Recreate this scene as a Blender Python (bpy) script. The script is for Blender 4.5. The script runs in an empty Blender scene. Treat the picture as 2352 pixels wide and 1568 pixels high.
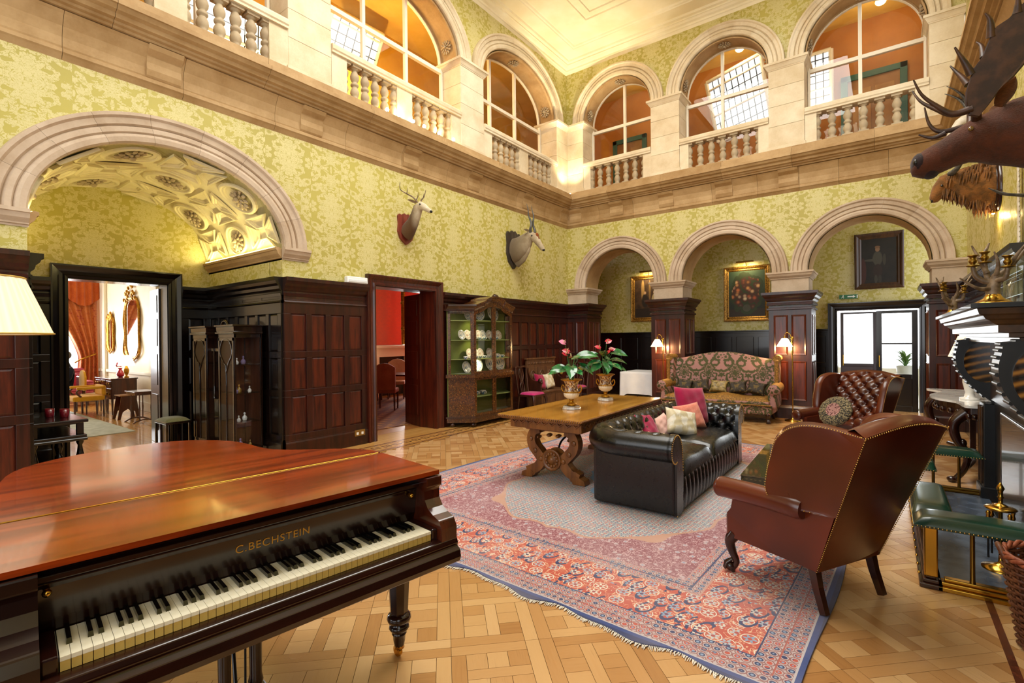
import bpy, bmesh, math, random
from mathutils import Matrix, Vector
random.seed(7)
PI=math.pi
S=bpy.context.scene
COL=S.collection
W=7.74                       # room width; left wall x=0, back wall y=0
# ---------------------------------------------------------------- camera
cd=bpy.data.cameras.new('camera'); cam=bpy.data.objects.new('camera',cd); COL.objects.link(cam)
cd.sensor_width=36.0; cd.lens=1140/2352*36; cd.clip_start=.05; cd.clip_end=100
ax=Vector((1511,12,1140)).normalized(); ay=Vector((860,12.5,-1140)); ay=(ay-ax*ax.dot(ay)).normalized(); az=ax.cross(ay)
cam.matrix_world=Matrix(((ax.x,ax.y,ax.z,6.65),(ay.x,ay.y,ay.z,-11.27),(az.x,az.y,az.z,1.62),(0,0,0,1)))
S.camera=cam
# ---------------------------------------------------------------- world, lights, exposure
wd=bpy.data.worlds.new('world'); S.world=wd; wd.use_nodes=True
bg=wd.node_tree.nodes['Background']; bg.inputs[0].default_value=(.93,.96,1,1); bg.inputs[1].default_value=3.0
def area(name,loc,rot,sx,sy,e,col=(1,1,1),spread=PI):
    l=bpy.data.lights.new(name,'AREA'); l.shape='RECTANGLE'; l.size=sx; l.size_y=sy; l.energy=e; l.color=col; l.spread=spread
    o=bpy.data.objects.new(name,l); COL.objects.link(o); o.location=loc; o.rotation_euler=rot; return o
def point(name,loc,e,col=(1,.72,.38),r=.05,parent=None):
    l=bpy.data.lights.new(name,'POINT'); l.energy=e; l.color=col; l.shadow_soft_size=r
    o=bpy.data.objects.new(name,l); COL.objects.link(o); o.location=loc; o.parent=parent; return o
def spot(name,loc,to,e,col=(1,.75,.4),ang=70,r=.04,blend=.6):
    l=bpy.data.lights.new(name,'SPOT'); l.energy=e; l.color=col; l.spot_size=math.radians(ang); l.spot_blend=blend; l.shadow_soft_size=r
    o=bpy.data.objects.new(name,l); COL.objects.link(o); o.location=loc
    o.rotation_euler=(Vector(to)-Vector(loc)).to_track_quat('-Z','Y').to_euler(); return o
area('roof_lantern_daylight',(3.9,-6.4,9.5),(0,0,0),4.2,6.6,720,(1,.94,.82))
area('front_window_daylight',(3.6,-14.3,3.2),(PI/2,0,0),5.4,4.6,95,(.96,.98,1))
area('right_window_daylight',(7.6,-12.7,2.6),(0,PI/2,0),3.4,1.9,50,(.9,.95,1))
area('drawing_room_daylight',(-11.2,-8.8,2.05),(0,-PI/2,0),2.6,2.1,190,(.95,.98,1))
area('dining_room_daylight',(-5.3,-.35,1.9),(0,-PI/2,0),1.9,1.1,160,(1,.97,.95))
area('porch_daylight',(6.5,6.4,1.8),(-PI/2,0,0),2.6,2.1,110,(.95,.98,1))
vs=S.view_settings; vs.view_transform='Standard'; vs.look='None'; vs.gamma=1.0; vs.exposure=-0.04; vs.use_curve_mapping=False
# ---------------------------------------------------------------- node helpers
class E:
    def __init__(s,t,k): s.t=t; s.k=k
    def _m(s,op,*a):
        n=s.t.nodes.new('ShaderNodeMath'); n.operation=op
        for i,q in enumerate((s,)+a):
            if isinstance(q,E): s.t.links.new(q.k,n.inputs[i])
            else: n.inputs[i].default_value=q
        return E(s.t,n.outputs[0])
    def __add__(s,o): return s._m('ADD',o)
    __radd__=__add__
    def __sub__(s,o): return s._m('SUBTRACT',o)
    def __rsub__(s,o): return (s*-1.0)+o
    def __mul__(s,o): return s._m('MULTIPLY',o)
    __rmul__=__mul__
    def __truediv__(s,o): return s._m('DIVIDE',o)
    def __neg__(s): return s*-1.0
    def sin(s): return s._m('SINE')
    def cos(s): return s._m('COSINE')
    def abs(s): return s._m('ABSOLUTE')
    def fract(s): return s._m('FRACT')
    def floor(s): return s._m('FLOOR')
    def sqrt(s): return s._m('SQRT')
    def mod(s,o): return s._m('FLOORED_MODULO',o)
    def pw(s,o): return s._m('POWER',o)
    def mn(s,o): return s._m('MINIMUM',o)
    def mx(s,o): return s._m('MAXIMUM',o)
    def lt(s,o): return s._m('LESS_THAN',o)
    def gt(s,o): return s._m('GREATER_THAN',o)
    def atan2(s,o): return s._m('ARCTAN2',o)
    def ss(s,a,b):
        n=s.t.nodes.new('ShaderNodeMapRange'); n.interpolation_type='SMOOTHSTEP'
        s.t.links.new(s.k,n.inputs[0]); n.inputs[1].default_value=a; n.inputs[2].default_value=b
        return E(s.t,n.outputs[0])
def hyp(a,b): return (a*a+b*b).sqrt()
class M_:
    def __init__(s,name):
        s.m=bpy.data.materials.new(name); s.m.use_nodes=True; s.t=s.m.node_tree; s.b=s.t.nodes['Principled BSDF']
    def node(s,ty,**k):
        n=s.t.nodes.new('ShaderNode'+ty)
        for a,v in k.items(): setattr(n,a,v)
        return n
    def coord(s,kind='Object'):
        if kind=='World': o=s.node('NewGeometry').outputs['Position']
        else: o=s.node('TexCoord').outputs[kind]
        x=s.node('SeparateXYZ'); s.t.links.new(o,x.inputs[0]); s.vec=o
        return [E(s.t,x.outputs[i]) for i in range(3)]
    def comb(s,x,y,z=0.0):
        n=s.node('CombineXYZ')
        for i,q in enumerate((x,y,z)):
            if isinstance(q,E): s.t.links.new(q.k,n.inputs[i])
            else: n.inputs[i].default_value=q
        return n.outputs[0]
    def noise(s,vec,scale,detail=4,rough=.55,dist=0.0):
        n=s.node('TexNoise'); n.inputs['Scale'].default_value=scale; n.inputs['Detail'].default_value=detail; n.inputs['Roughness'].default_value=rough; n.inputs['Distortion'].default_value=dist
        if vec is not None: s.t.links.new(vec,n.inputs['Vector'])
        return E(s.t,n.outputs[0])
    def voro(s,vec,scale,feature='F1',rnd=1.0,out=0):
        n=s.node('TexVoronoi'); n.feature=feature; n.inputs['Scale'].default_value=scale; n.inputs['Randomness'].default_value=rnd
        s.t.links.new(vec,n.inputs['Vector'])
        return E(s.t,n.outputs[out])
    def mix(s,f,a,b):
        n=s.node('Mix',data_type='RGBA'); n.clamp_factor=True
        for i,q in ((0,f),(6,a),(7,b)):
            if isinstance(q,E): s.t.links.new(q.k,n.inputs[i])
            elif hasattr(q,'links'): s.t.links.new(q,n.inputs[i])
            elif i==0: n.inputs[0].default_value=q
            else: n.inputs[i].default_value=tuple(q)+(1,)
        return n.outputs[2]
    def ramp(s,f,stops):
        n=s.node('ValToRGB'); e=n.color_ramp.elements
        while len(e)<len(stops): e.new(.5)
        for q,(p,c) in zip(e,stops): q.position=p; q.color=tuple(c)+(1,)
        s.t.links.new(f.k,n.inputs[0]); return n.outputs[0]
    def set(s,**k):
        for a,v in k.items():
            i=s.b.inputs[{'col':'Base Color','rough':'Roughness','metal':'Metallic','spec':'Specular IOR Level','coat':'Coat Weight','coatr':'Coat Roughness','sheen':'Sheen Weight','emit':'Emission Color','estr':'Emission Strength','alpha':'Alpha','trans':'Transmission Weight','sss':'Subsurface Weight'}[a]]
            if isinstance(v,E): s.t.links.new(v.k,i)
            elif hasattr(v,'links'): s.t.links.new(v,i)
            elif isinstance(v,tuple): i.default_value=v+(1,)
            else: i.default_value=v
        return s
    def bump(s,h,strength=.3,dist=.01):
        n=s.node('Bump'); n.inputs['Strength'].default_value=strength; n.inputs['Distance'].default_value=dist
        s.t.links.new(h.k,n.inputs['Height']); s.t.links.new(n.outputs[0],s.b.inputs['Normal']); return s
def plain(name,col,rough=.5,metal=0.0,**k): return M_(name).set(col=col,rough=rough,metal=metal,**k).m
def mottled(name,c1,c2,scale=8,rough=.5,metal=0.0,bump=0.0,detail=5,**k):
    m=M_(name); m.coord('Object'); n=m.noise(m.vec,scale,detail)
    m.set(col=m.mix(n.ss(.35,.65),c1,c2),rough=rough,metal=metal,**k)
    if bump: m.bump(n,bump)
    return m.m
def wood(name,c1,c2,rough=.3,scale=14,stretch=(1,1,.08),coat=.0,bump=.05,world=False,coatr=.08,spec=.5):
    m=M_(name); x,y,z=m.coord('World' if world else 'Object')
    v=m.comb(x*stretch[0],y*stretch[1],z*stretch[2]); n=m.noise(v,scale,6,.6,.6); n2=m.noise(v,scale*5,3,.6)
    f=(n*.75+n2*.25).ss(.34,.66)
    m.set(col=m.mix(f,c1,c2),rough=rough,coat=coat,coatr=coatr,spec=spec)
    if bump: m.bump(n2,bump,.002)
    return m.m
def emis(name,col,st): return M_(name).set(col=col,emit=col,estr=st,rough=.6).m
def thin_glass(name,tint=(1,1,1),refl=.06,rough=.0):
    m=bpy.data.materials.new(name); m.use_nodes=True; t=m.node_tree; t.nodes.clear()
    o=t.nodes.new('ShaderNodeOutputMaterial'); mx=t.nodes.new('ShaderNodeMixShader'); a=t.nodes.new('ShaderNodeBsdfTransparent'); b=t.nodes.new('ShaderNodeBsdfGlossy'); fr=t.nodes.new('ShaderNodeLayerWeight')
    a.inputs[0].default_value=tint+(1,); b.inputs['Roughness'].default_value=rough; fr.inputs[0].default_value=.18
    ad=t.nodes.new('ShaderNodeMath'); ad.operation='MULTIPLY_ADD'; ad.inputs[1].default_value=.5; ad.inputs[2].default_value=refl
    t.links.new(fr.outputs['Fresnel'],ad.inputs[0]); t.links.new(ad.outputs[0],mx.inputs[0]); t.links.new(a.outputs[0],mx.inputs[1]); t.links.new(b.outputs[0],mx.inputs[2]); t.links.new(mx.outputs[0],o.inputs[0])
    return m
# ---------------------------------------------------------------- mesh helpers
class G:
    def __init__(s): s.v=[]; s.f=[]; s.sm=[]
    def add(s,vs,fs,sm=False):
        b=len(s.v); s.v+=[tuple(p) for p in vs]; s.f+=[tuple(b+i for i in f) for f in fs]; s.sm+=[sm]*len(fs); return s
    def box(s,x0,x1,y0,y1,z0,z1,fn=None):
        vs=[(x,y,z) for z in (z0,z1) for y in (y0,y1) for x in (x0,x1)]
        if fn: vs=[fn(*p) for p in vs]
        return s.add(vs,[(0,2,3,1),(4,5,7,6),(0,1,5,4),(2,6,7,3),(0,4,6,2),(1,3,7,5)])
    def cbox(s,cx,cy,cz,sx,sy,sz,rz=0):
        c,q=math.cos(rz),math.sin(rz)
        return s.box(-sx/2,sx/2,-sy/2,sy/2,-sz/2,sz/2,lambda x,y,z:(cx+x*c-y*q,cy+x*q+y*c,cz+z))
    def prism(s,poly,lo,hi,fn=lambda a,b,c:(a,b,c),sm=False):
        n=len(poly); vs=[fn(a,b,lo) for a,b in poly]+[fn(a,b,hi) for a,b in poly]
        s.add(vs,[tuple(range(n))[::-1],tuple(range(n,2*n))])
        return s.add(vs,[(i,(i+1)%n,n+(i+1)%n,n+i) for i in range(n)],sm)
    def lathe(s,prof,n=20,c=(0,0,0),fn=None,sm=True,sq=None):
        vs=[]; m=len(prof)
        for r,z in prof:
            for i in range(n):
                a=2*PI*i/n; rr=r*(sq(a) if sq else 1); p=(c[0]+rr*math.cos(a),c[1]+rr*math.sin(a),c[2]+z); vs.append(fn(*p) if fn else p)
        fs=[(j*n+i,j*n+(i+1)%n,(j+1)*n+(i+1)%n,(j+1)*n+i) for j in range(m-1) for i in range(n)]
        s.add(vs,fs,sm); 
        s.add(vs[:n],[tuple(range(n))[::-1]]); s.add(vs[-n:],[tuple(range(n))]); return s
    def loft(s,rings,cap=True,sm=True,closed=True):
        n=len(rings[0]); vs=[p for r in rings for p in r]; k=n if closed else n-1
        s.add(vs,[(j*n+i,j*n+(i+1)%n,(j+1)*n+(i+1)%n,(j+1)*n+i) for j in range(len(rings)-1) for i in range(k)],sm)
        if cap: s.add(rings[0],[tuple(range(n))[::-1]],sm); s.add(rings[-1],[tuple(range(n))],sm)
        return s
    def tube(s,pts,r,n=8,up=(0,0,1),cap=True,sm=True,closed=False):
        P=[Vector(p) for p in pts]; m=len(P); rings=[]; last=None
        for i,p in enumerate(P):
            if closed: d=P[(i+1)%m]-P[i-1]
            else: d=P[min(i+1,m-1)]-P[max(i-1,0)]
            d.normalize(); ref=last if last is not None else Vector(up)
            x=ref-d*ref.dot(d)
            if x.length<1e-4: x=Vector((1,0,0))-d*d.x
            if x.length<1e-4: x=Vector((0,1,0))
            x.normalize(); last=x; y=d.cross(x)
            q=r[i] if isinstance(r,(list,tuple)) else r
            a,b=q if isinstance(q,(list,tuple)) else (q,q)
            rings.append([tuple(p+x*(a*math.cos(2*PI*k/n))+y*(b*math.sin(2*PI*k/n))) for k in range(n)])
        if closed: rings.append(rings[0]); cap=False
        return s.loft(rings,cap,sm)
    def grid(s,nu,nv,fn,sm=True):
        vs=[fn(i/nu,j/nv) for j in range(nv+1) for i in range(nu+1)]; k=nu+1
        return s.add(vs,[(j*k+i,j*k+i+1,(j+1)*k+i+1,(j+1)*k+i) for j in range(nv) for i in range(nu)],sm)
    def ball(s,c,r,n=12,m=8,fn=None):
        rx,ry,rz=r if isinstance(r,(tuple,list)) else (r,r,r)
        vs=[(0,0,-1)]+[(math.cos(2*PI*i/n)*math.sin(PI*j/m),math.sin(2*PI*i/n)*math.sin(PI*j/m),-math.cos(PI*j/m)) for j in range(1,m) for i in range(n)]+[(0,0,1)]
        vs=[(c[0]+rx*x,c[1]+ry*y,c[2]+rz*z) for x,y,z in vs]
        if fn: vs=[fn(*p) for p in vs]
        fs=[(0,1+(i+1)%n,1+i) for i in range(n)]
        for j in range(m-2): fs+=[(1+j*n+i,1+j*n+(i+1)%n,1+(j+1)*n+(i+1)%n,1+(j+1)*n+i) for i in range(n)]
        t=len(vs)-1; b=1+(m-2)*n; fs+=[(b+i,b+(i+1)%n,t) for i in range(n)]
        return s.add(vs,fs,True)
    def xf(s,fn,i0=0):
        for i in range(i0,len(s.v)): s.v[i]=tuple(fn(*s.v[i]))
        return s
    def mesh(s,name):
        me=bpy.data.meshes.new(name); me.from_pydata(s.v,[],s.f); me.polygons.foreach_set('use_smooth',s.sm); me.update(); return me
    def build(s,name,mat,parent=None,loc=None,rot=None,bevel=0,sub=0,merge=False,seg=2):
        me=s.mesh(name)
        if merge:
            bm=bmesh.new(); bm.from_mesh(me); bmesh.ops.remove_doubles(bm,verts=bm.verts,dist=1e-5); bmesh.ops.recalc_face_normals(bm,faces=bm.faces); bm.to_mesh(me); bm.free()
        o=bpy.data.objects.new(name,me); COL.objects.link(o); me.materials.append(mat)
        if parent: o.parent=parent
        if loc: o.location=loc
        if rot: o.rotation_euler=rot
        if bevel:
            b=o.modifiers.new('bevel','BEVEL'); b.width=bevel; b.segments=seg; b.limit_method='ANGLE'; b.angle_limit=.6
        if sub:
            b=o.modifiers.new('sub','SUBSURF'); b.levels=sub; b.render_levels=sub
        return o
def thing(name,label,cat,loc=(0,0,0),rz=0,group=None):
    o=bpy.data.objects.new(name,None); COL.objects.link(o); o.location=loc; o.rotation_euler=(0,0,rz); o.empty_display_size=.1
    return tag(o,label,cat,group)
def tag(o,label,cat,group=None):
    o['label']=label; o['category']=cat
    if group: o['group']=group
    return o
def struct(o,label=None):
    o['kind']='structure'
    if label: o['label']=label
    return o
def inst(o,parent=None,loc=None,rot=None,name=None):
    c=o.copy(); COL.objects.link(c)
    if name: c.name=name
    if parent is not None: c.parent=parent
    if loc is not None: c.location=loc
    if rot is not None: c.rotation_euler=rot
    return c
def dup(root,loc,rz,label=None,rot=None):
    r=inst(root,None,loc,(0,0,rz) if rot is None else rot)
    if label: r['label']=label
    for ch in list(root.children):
        c=inst(ch,r)
        for g in list(ch.children): inst(g,c)
    return r
def wave(a,b,t): return a+(b-a)*t
def rect(w,d): return [(-w/2,-d/2),(w/2,-d/2),(w/2,d/2),(-w/2,d/2)]
def rod(a,b,r0,r1=None,n=10): 
    return G().tube([a,b],[r0,r1 if r1 is not None else r0],n)
# ---------------------------------------------------------------- materials
def h(s): return tuple(((int(s[i:i+2],16)/255+.055)/1.055)**2.4 if int(s[i:i+2],16)>10 else int(s[i:i+2],16)/255/12.92 for i in (0,2,4))
def damask(name,ground,figure,pu=.62,pv=1.12,rough=.55,kind='World',soft=.02,sheen=0.0,fig_r=None,jitter=.02,both=True):
    m=M_(name); x,y,z=m.coord(kind)
    if kind=='World': u=x+y; v=z
    else: u=x; v=z+y*.9
    w=m.noise(m.vec,9,2); w2=m.noise(m.vec,(26 if kind=='World' else 40),3,.7); u=u+(w-.5)*jitter*2+(w2-.5)*jitter*2.2; v=v+(w-.5)*jitter*1.4-(w2-.5)*jitter*2.0
    U=u/pu; V=v/pv
    def petal_(p,q,r,n,amp): return hyp(p,q)-(((q.atan2(p)*n).cos()*amp+1.0)*r)
    def motif(U,V):
        a=(U.fract()-.5).abs(); b=V.fract()-.5           # mirrored cell, a 0..0.5
        A=a*pu; B=b*pv
        def petal(cx,cz,r,n,amp,ph=0.0):
            p=A-cx; q=B-cz; rr=hyp(p,q); th=q.atan2(p)
            return (rr-(((th*n+ph).cos()*amp+1.0)*r))
        d=petal(0.0,.20,.125,9,.22,.4)                        # palmette head
        d=d.mx(-(petal(0.0,.20,.075,9,.3,.4).abs()-.010))
        lf=petal(.17,-.02,.085,7,.26,1.0); lf=lf.mx(-(hyp(A-.19,B+.01)-.045).abs()+.012); d=d.mn(lf)
        d=d.mn(petal(0.0,-.28,.12,11,.2).mx(-(petal(0.0,-.30,.07,5,.3).abs()-.012)))
        sc=(hyp(A-.21,B-.33)-.085).abs()-.026; d=d.mn(sc.mx(B-.40))
        st=(A-(((B*11.0).sin()*.06)+.10)).abs()-.020; d=d.mn(st.mx((B+.1).abs()-.3))
        d=d.mn(petal(.25,.16,.05,5,.35,.6))
        d=d.mn((hyp(A-.12,B+.15)-.075).abs()-.022)
        return d
    if kind=='World':
        # mirrored foliage: organic leaf shapes folded about vertical axes, half-dropped
        col=U.floor(); a=((U.fract()-.5).abs())*pu; Vd=V+col.mod(2.0)*.5
        def leafy(a,b,sc,sd): return m.noise(m.comb(a,b,sd),sc,2.2,.5,1.6)
        b=((Vd.fract()-.5).abs())*pv
        n1=leafy(a,b,8.5,3.7); n2=leafy(a,b,24.0,8.1)
        pal=petal_(a,b-.10,.13,9,.24); pal2=petal_(a,b-.45,.10,7,.3)
        body=(n1-.485).mx((.0-pal.mn(pal2))*3.0)
        vein=((n2-.5).abs()-.018)
        f=body.ss(-.012,.014)*vein.ss(-.006,.012)
        big=m.noise(m.vec,.7,2); gcol=m.mix(big.ss(.35,.7),ground,tuple(c*.88 for c in ground))
        m.set(col=m.mix(f,gcol,figure),rough=f*-.12+rough); m.bump(f,.12,.003); return m.m
    d1=motif(U,V); d2=motif(U+.5,V+.5)
    d=d1.mn(d2) if both else d1
    f=1.0-d.ss(-soft*.4,soft*.6)
    big=m.noise(m.vec,.7,2)
    gcol=m.mix(big.ss(.35,.7),ground,tuple(c*.86 for c in ground))
    m.set(col=m.mix(f,gcol,figure),rough=(f*-.12+rough) if fig_r is None else f*(fig_r-rough)+rough,sheen=sheen)
    m.bump(f,.15,.003)
    return m.m
MD=damask('green_damask',h('b5a850'),h('cdc286'),rough=.5,jitter=.004,pu=.66,pv=1.2)
MDs=damask('gold_damask_fabric',h('8f7f35'),h('c0ad62'))
def stone_mat(name,c1,c2,sc=3.0,rough=.7):
    m=M_(name); m.coord('World'); n=m.noise(m.vec,sc,6,.6); n2=m.noise(m.vec,sc*12,3)
    info=m.node('ObjectInfo'); r=E(m.t,info.outputs['Random'])
    f=(n*.7+n2*.15+r*.16).ss(.25,.8)
    m.set(col=m.mix(f,c1,c2),rough=rough); m.bump(n2,.12,.004); return m.m
MS=stone_mat('buff_sandstone',h('e2d4b8'),h('c4ae88'))
MSc=stone_mat('honey_sandstone',h('bc9c6e'),h('94703f'))
MSv=stone_mat('vault_plaster_stone',h('ded2ae'),h('c8b98d'))
MSa=stone_mat('rosy_arch_stone',h('cdb9a2'),h('ab9378'))
MSd=stone_mat('weathered_baluster_stone',h('b9a787'),h('9c876a'))
MW=wood('dark_mahogany',h('1e0a05'),h('3c150a'),rough=.34,world=True,coat=.12)
MWr=wood('red_mahogany_panel',h('2c0e07'),h('58200d'),rough=.34,world=True,coat=.12)
MWb=wood('black_stained_oak',h('080403'),h('140906'),rough=.25,world=True,coat=.3)
MWp=plain('ivory_paint',h('efe6d2'),.5)
MCe=mottled('cream_plaster',h('f3e8c8'),h('ebddb6'),1.5,.7)
MOr=mottled('orange_wall_paint',h('b5732a'),h('a3621e'),1.2,.6)
MTe=plain('teal_door_paint',h('2f5b50'),.4)
MGl=thin_glass('window_glass',(.97,.98,.97),.05)
MBr=M_('polished_brass').set(col=h('c79a3e'),rough=.2,metal=1.0).m
MBd=M_('aged_brass').set(col=h('8a6a2c'),rough=.32,metal=1.0).m
MGold=mottled('gilt',h('c58f2c'),h('8f5f16'),30,.35,.85,.2)
MBlk=plain('black_iron',h('0b0b0d'),.35)
# ---------------------------------------------------------------- planes:  u along wall, d out of wall into the room, z up
def PL(u,d,z): return (d,u,z)
def PB(u,d,z): return (u,-d,z)
def PR(u,d,z): return (W-d,u,z)
def offp(pl,d0):
    return lambda u,d,z:pl(u,d+d0,z)
def ell(o,t): # point on an opening's arch, t 0..1
    a=(o[1]-o[0])/2; c=(o[0]+o[1])/2
    return c-a*math.cos(PI*t), o[2]+o[3]*math.sin(PI*t)
def wall_mesh(pl,u0,u1,z0,z1,th,ops,n=28):
    """ops: (u0,u1,spring,rise,sill)"""
    g=G(); ops=sorted(ops); cur=u0
    def bx(a,b,c,d): g.box(a,b,-th,0,c,d,pl)
    for o in ops:
        bx(cur,o[0],z0,z1)
        if o[4]>z0: bx(o[0],o[1],z0,o[4])
        if o[3]<=0: bx(o[0],o[1],o[2],z1)
        else:
            P=[ell(o,i/n) for i in range(n+1)]
            for k in (0,-th):
                vs=[pl(p[0],k,p[1]) for p in P]+[pl(p[0],k,z1) for p in P]
                fs=[(i,i+1,n+2+i,n+1+i) for i in range(n)]
                g.add(vs,fs if k==0 else [f[::-1] for f in fs])
            g.add([pl(p[0],0,p[1]) for p in P]+[pl(p[0],-th,p[1]) for p in P],[(i,n+1+i,n+2+i,i+1) for i in range(n)],True)
            g.add([pl(o[0],0,z1),pl(o[1],0,z1),pl(o[1],-th,z1),pl(o[0],-th,z1)],[(0,1,2,3)])
        cur=o[1]
    bx(cur,u1,z0,z1); return g
def moulding(g,prof,pl,u0,u1,m0=0,m1=0):
    """extrude (d,z) profile along u; m: mitre sign (u shifts by m*d at that end)"""
    n=len(prof)
    a=[pl(u0+m0*d,d,z) for d,z in prof]; b=[pl(u1+m1*d,d,z) for d,z in prof]
    g.add(a+b,[(i,i+1,n+i+1,n+i) for i in range(n-1)]+[tuple(range(n))[::-1],tuple(range(n,2*n))]); return g
AV=[(.0,.0),(.0,.035),(.015,.05),(.06,.055),(.085,.05),(.095,.03),(.11,.045),(.15,.045),(.17,.02),(.185,.04),(.24,.045),(.26,.06),(.29,.06),(.30,.035),(.30,.0)]
def archivolt(pl,o,band,parent,mat,pieces=7,n=6,name='voussoir',gap=.0009,depth=1.5):
    """moulded arch ring outside opening o, in separate voussoirs"""
    a=(o[1]-o[0])/2; b=o[3]; c=(o[0]+o[1])/2; k=band/.30
    for p in range(pieces):
        g=G(); rings=[]
        for i in range(n+1):
            t=PI*(p+i/n)/pieces
            if i==0: t+=gap
            if i==n: t-=gap
            r=[]
            for w,d in AV:
                w*=k; r.append(pl(c-(a+w)*math.cos(t),d*depth-.02 if d==0 else d*depth,o[2]+(b+w)*math.sin(t)))
            rings.append(r)
        g.loft(rings,True,False,True)
        g.build(name,mat,parent)
def rosette(c,nrm,r,mat,parent,up=(0,0,1)):
    """carved flower: two rings of petals and a boss"""
    N=Vector(nrm).normalized(); X=Vector(up)-N*N.dot(Vector(up)); X.normalize(); Y=N.cross(X); C=Vector(c); g=G()
    for ring,(k,rr,s,zz) in enumerate(((12,.68,.24,.03),(7,.36,.19,.06))):
        for i in range(k):
            a=2*PI*i/k+ring*.3; q=X*math.cos(a)+Y*math.sin(a)
            p=C+q*(r*rr)+N*(r*zz*3)
            t=N.cross(q)
            g.ball((0,0,0),1,6,4,lambda x,y,z:tuple(p+q*(x*r*s*1.15)+t*(y*r*s*.62)+N*(z*r*.10)))
    g.ball((0,0,0),1,8,5,lambda x,y,z:tuple(C+N*(r*.3)+(X*x+Y*y)*r*.2+N*(z*r*.16)))
    g.build('carved_rosette',mat,parent)
# ---------------------------------------------------------------- wainscot
CAPP=[(.0,2.26),(.03,2.26),(.035,2.30),(.02,2.31),(.02,2.33),(.05,2.36),(.06,2.40),(.09,2.43),(.105,2.47),(.12,2.47),(.12,2.52),(.0,2.52)]
FIL=[(.0,2.16),(.035,2.165),(.05,2.18),(.035,2.20),(.0,2.205)]
BAS=[(.0,.0),(.05,.0),(.05,.21),(.045,.225),(.035,.23),(.035,.245),(.022,.25),(.022,.262),(.0,.27)]
def wainscot(pl,u0,u1,cols,parent,rows=((.33,.86),(.95,1.40),(1.49,2.02)),top=2,mat=None,pmat=None,mit=(0,0),cap=True,st=.085,edge=.10):
    mat=mat or MW; pmat=pmat or MWr
    e0,e1=mit; g=G()
    w=(u1-u0-2*edge-(cols-1)*st)/cols
    us=[u0+edge+i*(w+st) for i in range(cols)]
    zs=[r for r in rows]; Z=[.0]+[q for r in zs for q in r]+[2.18]
    # rails
    g.box(u0,u1,-.02,.03,0,zs[0][0],pl)
    for a,b in zip(zs[:-1],zs[1:]): g.box(u0,u1,-.02,.03,a[1],b[0],pl)
    g.box(u0,u1,-.02,.03,zs[-1][1],2.22,pl)
    for a,b in zs:
        g.box(u0,u0+edge,-.02,.03,a,b,pl); g.box(u1-edge,u1,-.02,.03,a,b,pl)
        for i in range(cols-1): g.box(us[i]+w,us[i]+w+st,-.02,.03,a,b,pl)
    g.box(u0,u1,-.02,.022,2.22,2.28,pl)
    g.build('wainscot_frame',mat,parent,bevel=.004)
    for a,b in zs:
        for u in us:
            p=G(); m=.028
            vs=[]
            for (x,y,d) in ((0,0,.006),(1,0,.006),(1,1,.006),(0,1,.006)):
                vs.append(pl(u+x*w,d,a+y*(b-a)))
            for (x,y) in ((0,0),(1,0),(1,1),(0,1)):
                vs.append(pl(u+(m if x==0 else w-m),.016,a+(m if y==0 else b-a-m)))
            p.add(vs,[(0,1,5,4),(1,2,6,5),(2,3,7,6),(3,0,4,7),(4,5,6,7)])
            p.build('panel',pmat,parent)
    g=G(); moulding(g,CAPP,pl,u0,u1,e0,e1).build('dado_cornice',mat,parent) if cap else None
    g=G(); moulding(g,FIL,pl,u0,u1,e0,e1).build('fillet',mat,parent)
    g=G(); moulding(g,BAS,pl,u0,u1,e0,e1).build('skirting',mat,parent)
    if top:
        g=G()
        k=(u1-u0)/top
        for i in range(top):
            a=u0+i*k
            g.box(a,a+.05,.0,.025,2.2,2.27,pl); g.box(a+k-.05,a+k,.0,.025,2.2,2.27,pl)
        g.build('frieze_stile',mat,parent)
def casing(pl,u0,u1,zt,wd,parent,mat,d0=0):
    """moulded door surround round opening u0..u1, top zt"""
    prof=[(0,.0),(0,.05),(.03,.055),(.05,.03),(.09,.035),(.11,.05),(wd-.02,.075),(wd,.075),(wd,0)]
    path=[(u0,0,-1,0),(u0,zt,-1,1),(u1,zt,1,1),(u1,0,1,0)]
    g=G(); rings=[[pl(u+sx*w,d0+d,z+sz*w) for w,d in prof] for u,z,sx,sz in path]
    g.loft(rings,True,False); return g.build('door_casing',mat,parent,merge=True)
# ---------------------------------------------------------------- the hall's shell
OPL=[(-10.25,-7.70,2.92,.96,0),(-6.17,-4.83,2.53,0,0)]
wl=struct(wall_mesh(PL,-15,0,0,4.6,.35,OPL,40).build('wall_left',MD))
OPB=[(.53,2.33,2.92,.90,0),(2.98,4.80,2.92,.91,0),(5.43,7.30,2.92,.935,0)]
wb=struct(wall_mesh(PB,0,W,0,4.6,.62,OPB,32).build('wall_back',MD))
wr=struct(wall_mesh(PR,-15,0.62,0,4.6,.3,[]).build('wall_right',MD))
wf=struct(wall_mesh(lambda u,d,z:(u,-14.6+d,z),0,W,0,8.6,.3,[(.9,6.3,5.5,0,.8)]).build('wall_front',MD))
# arch rings
archivolt(PL,OPL[0],.33,wl,MSa,9,6)
for o in OPB: archivolt(PB,o,.30,wb,MSa,7,5)
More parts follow.
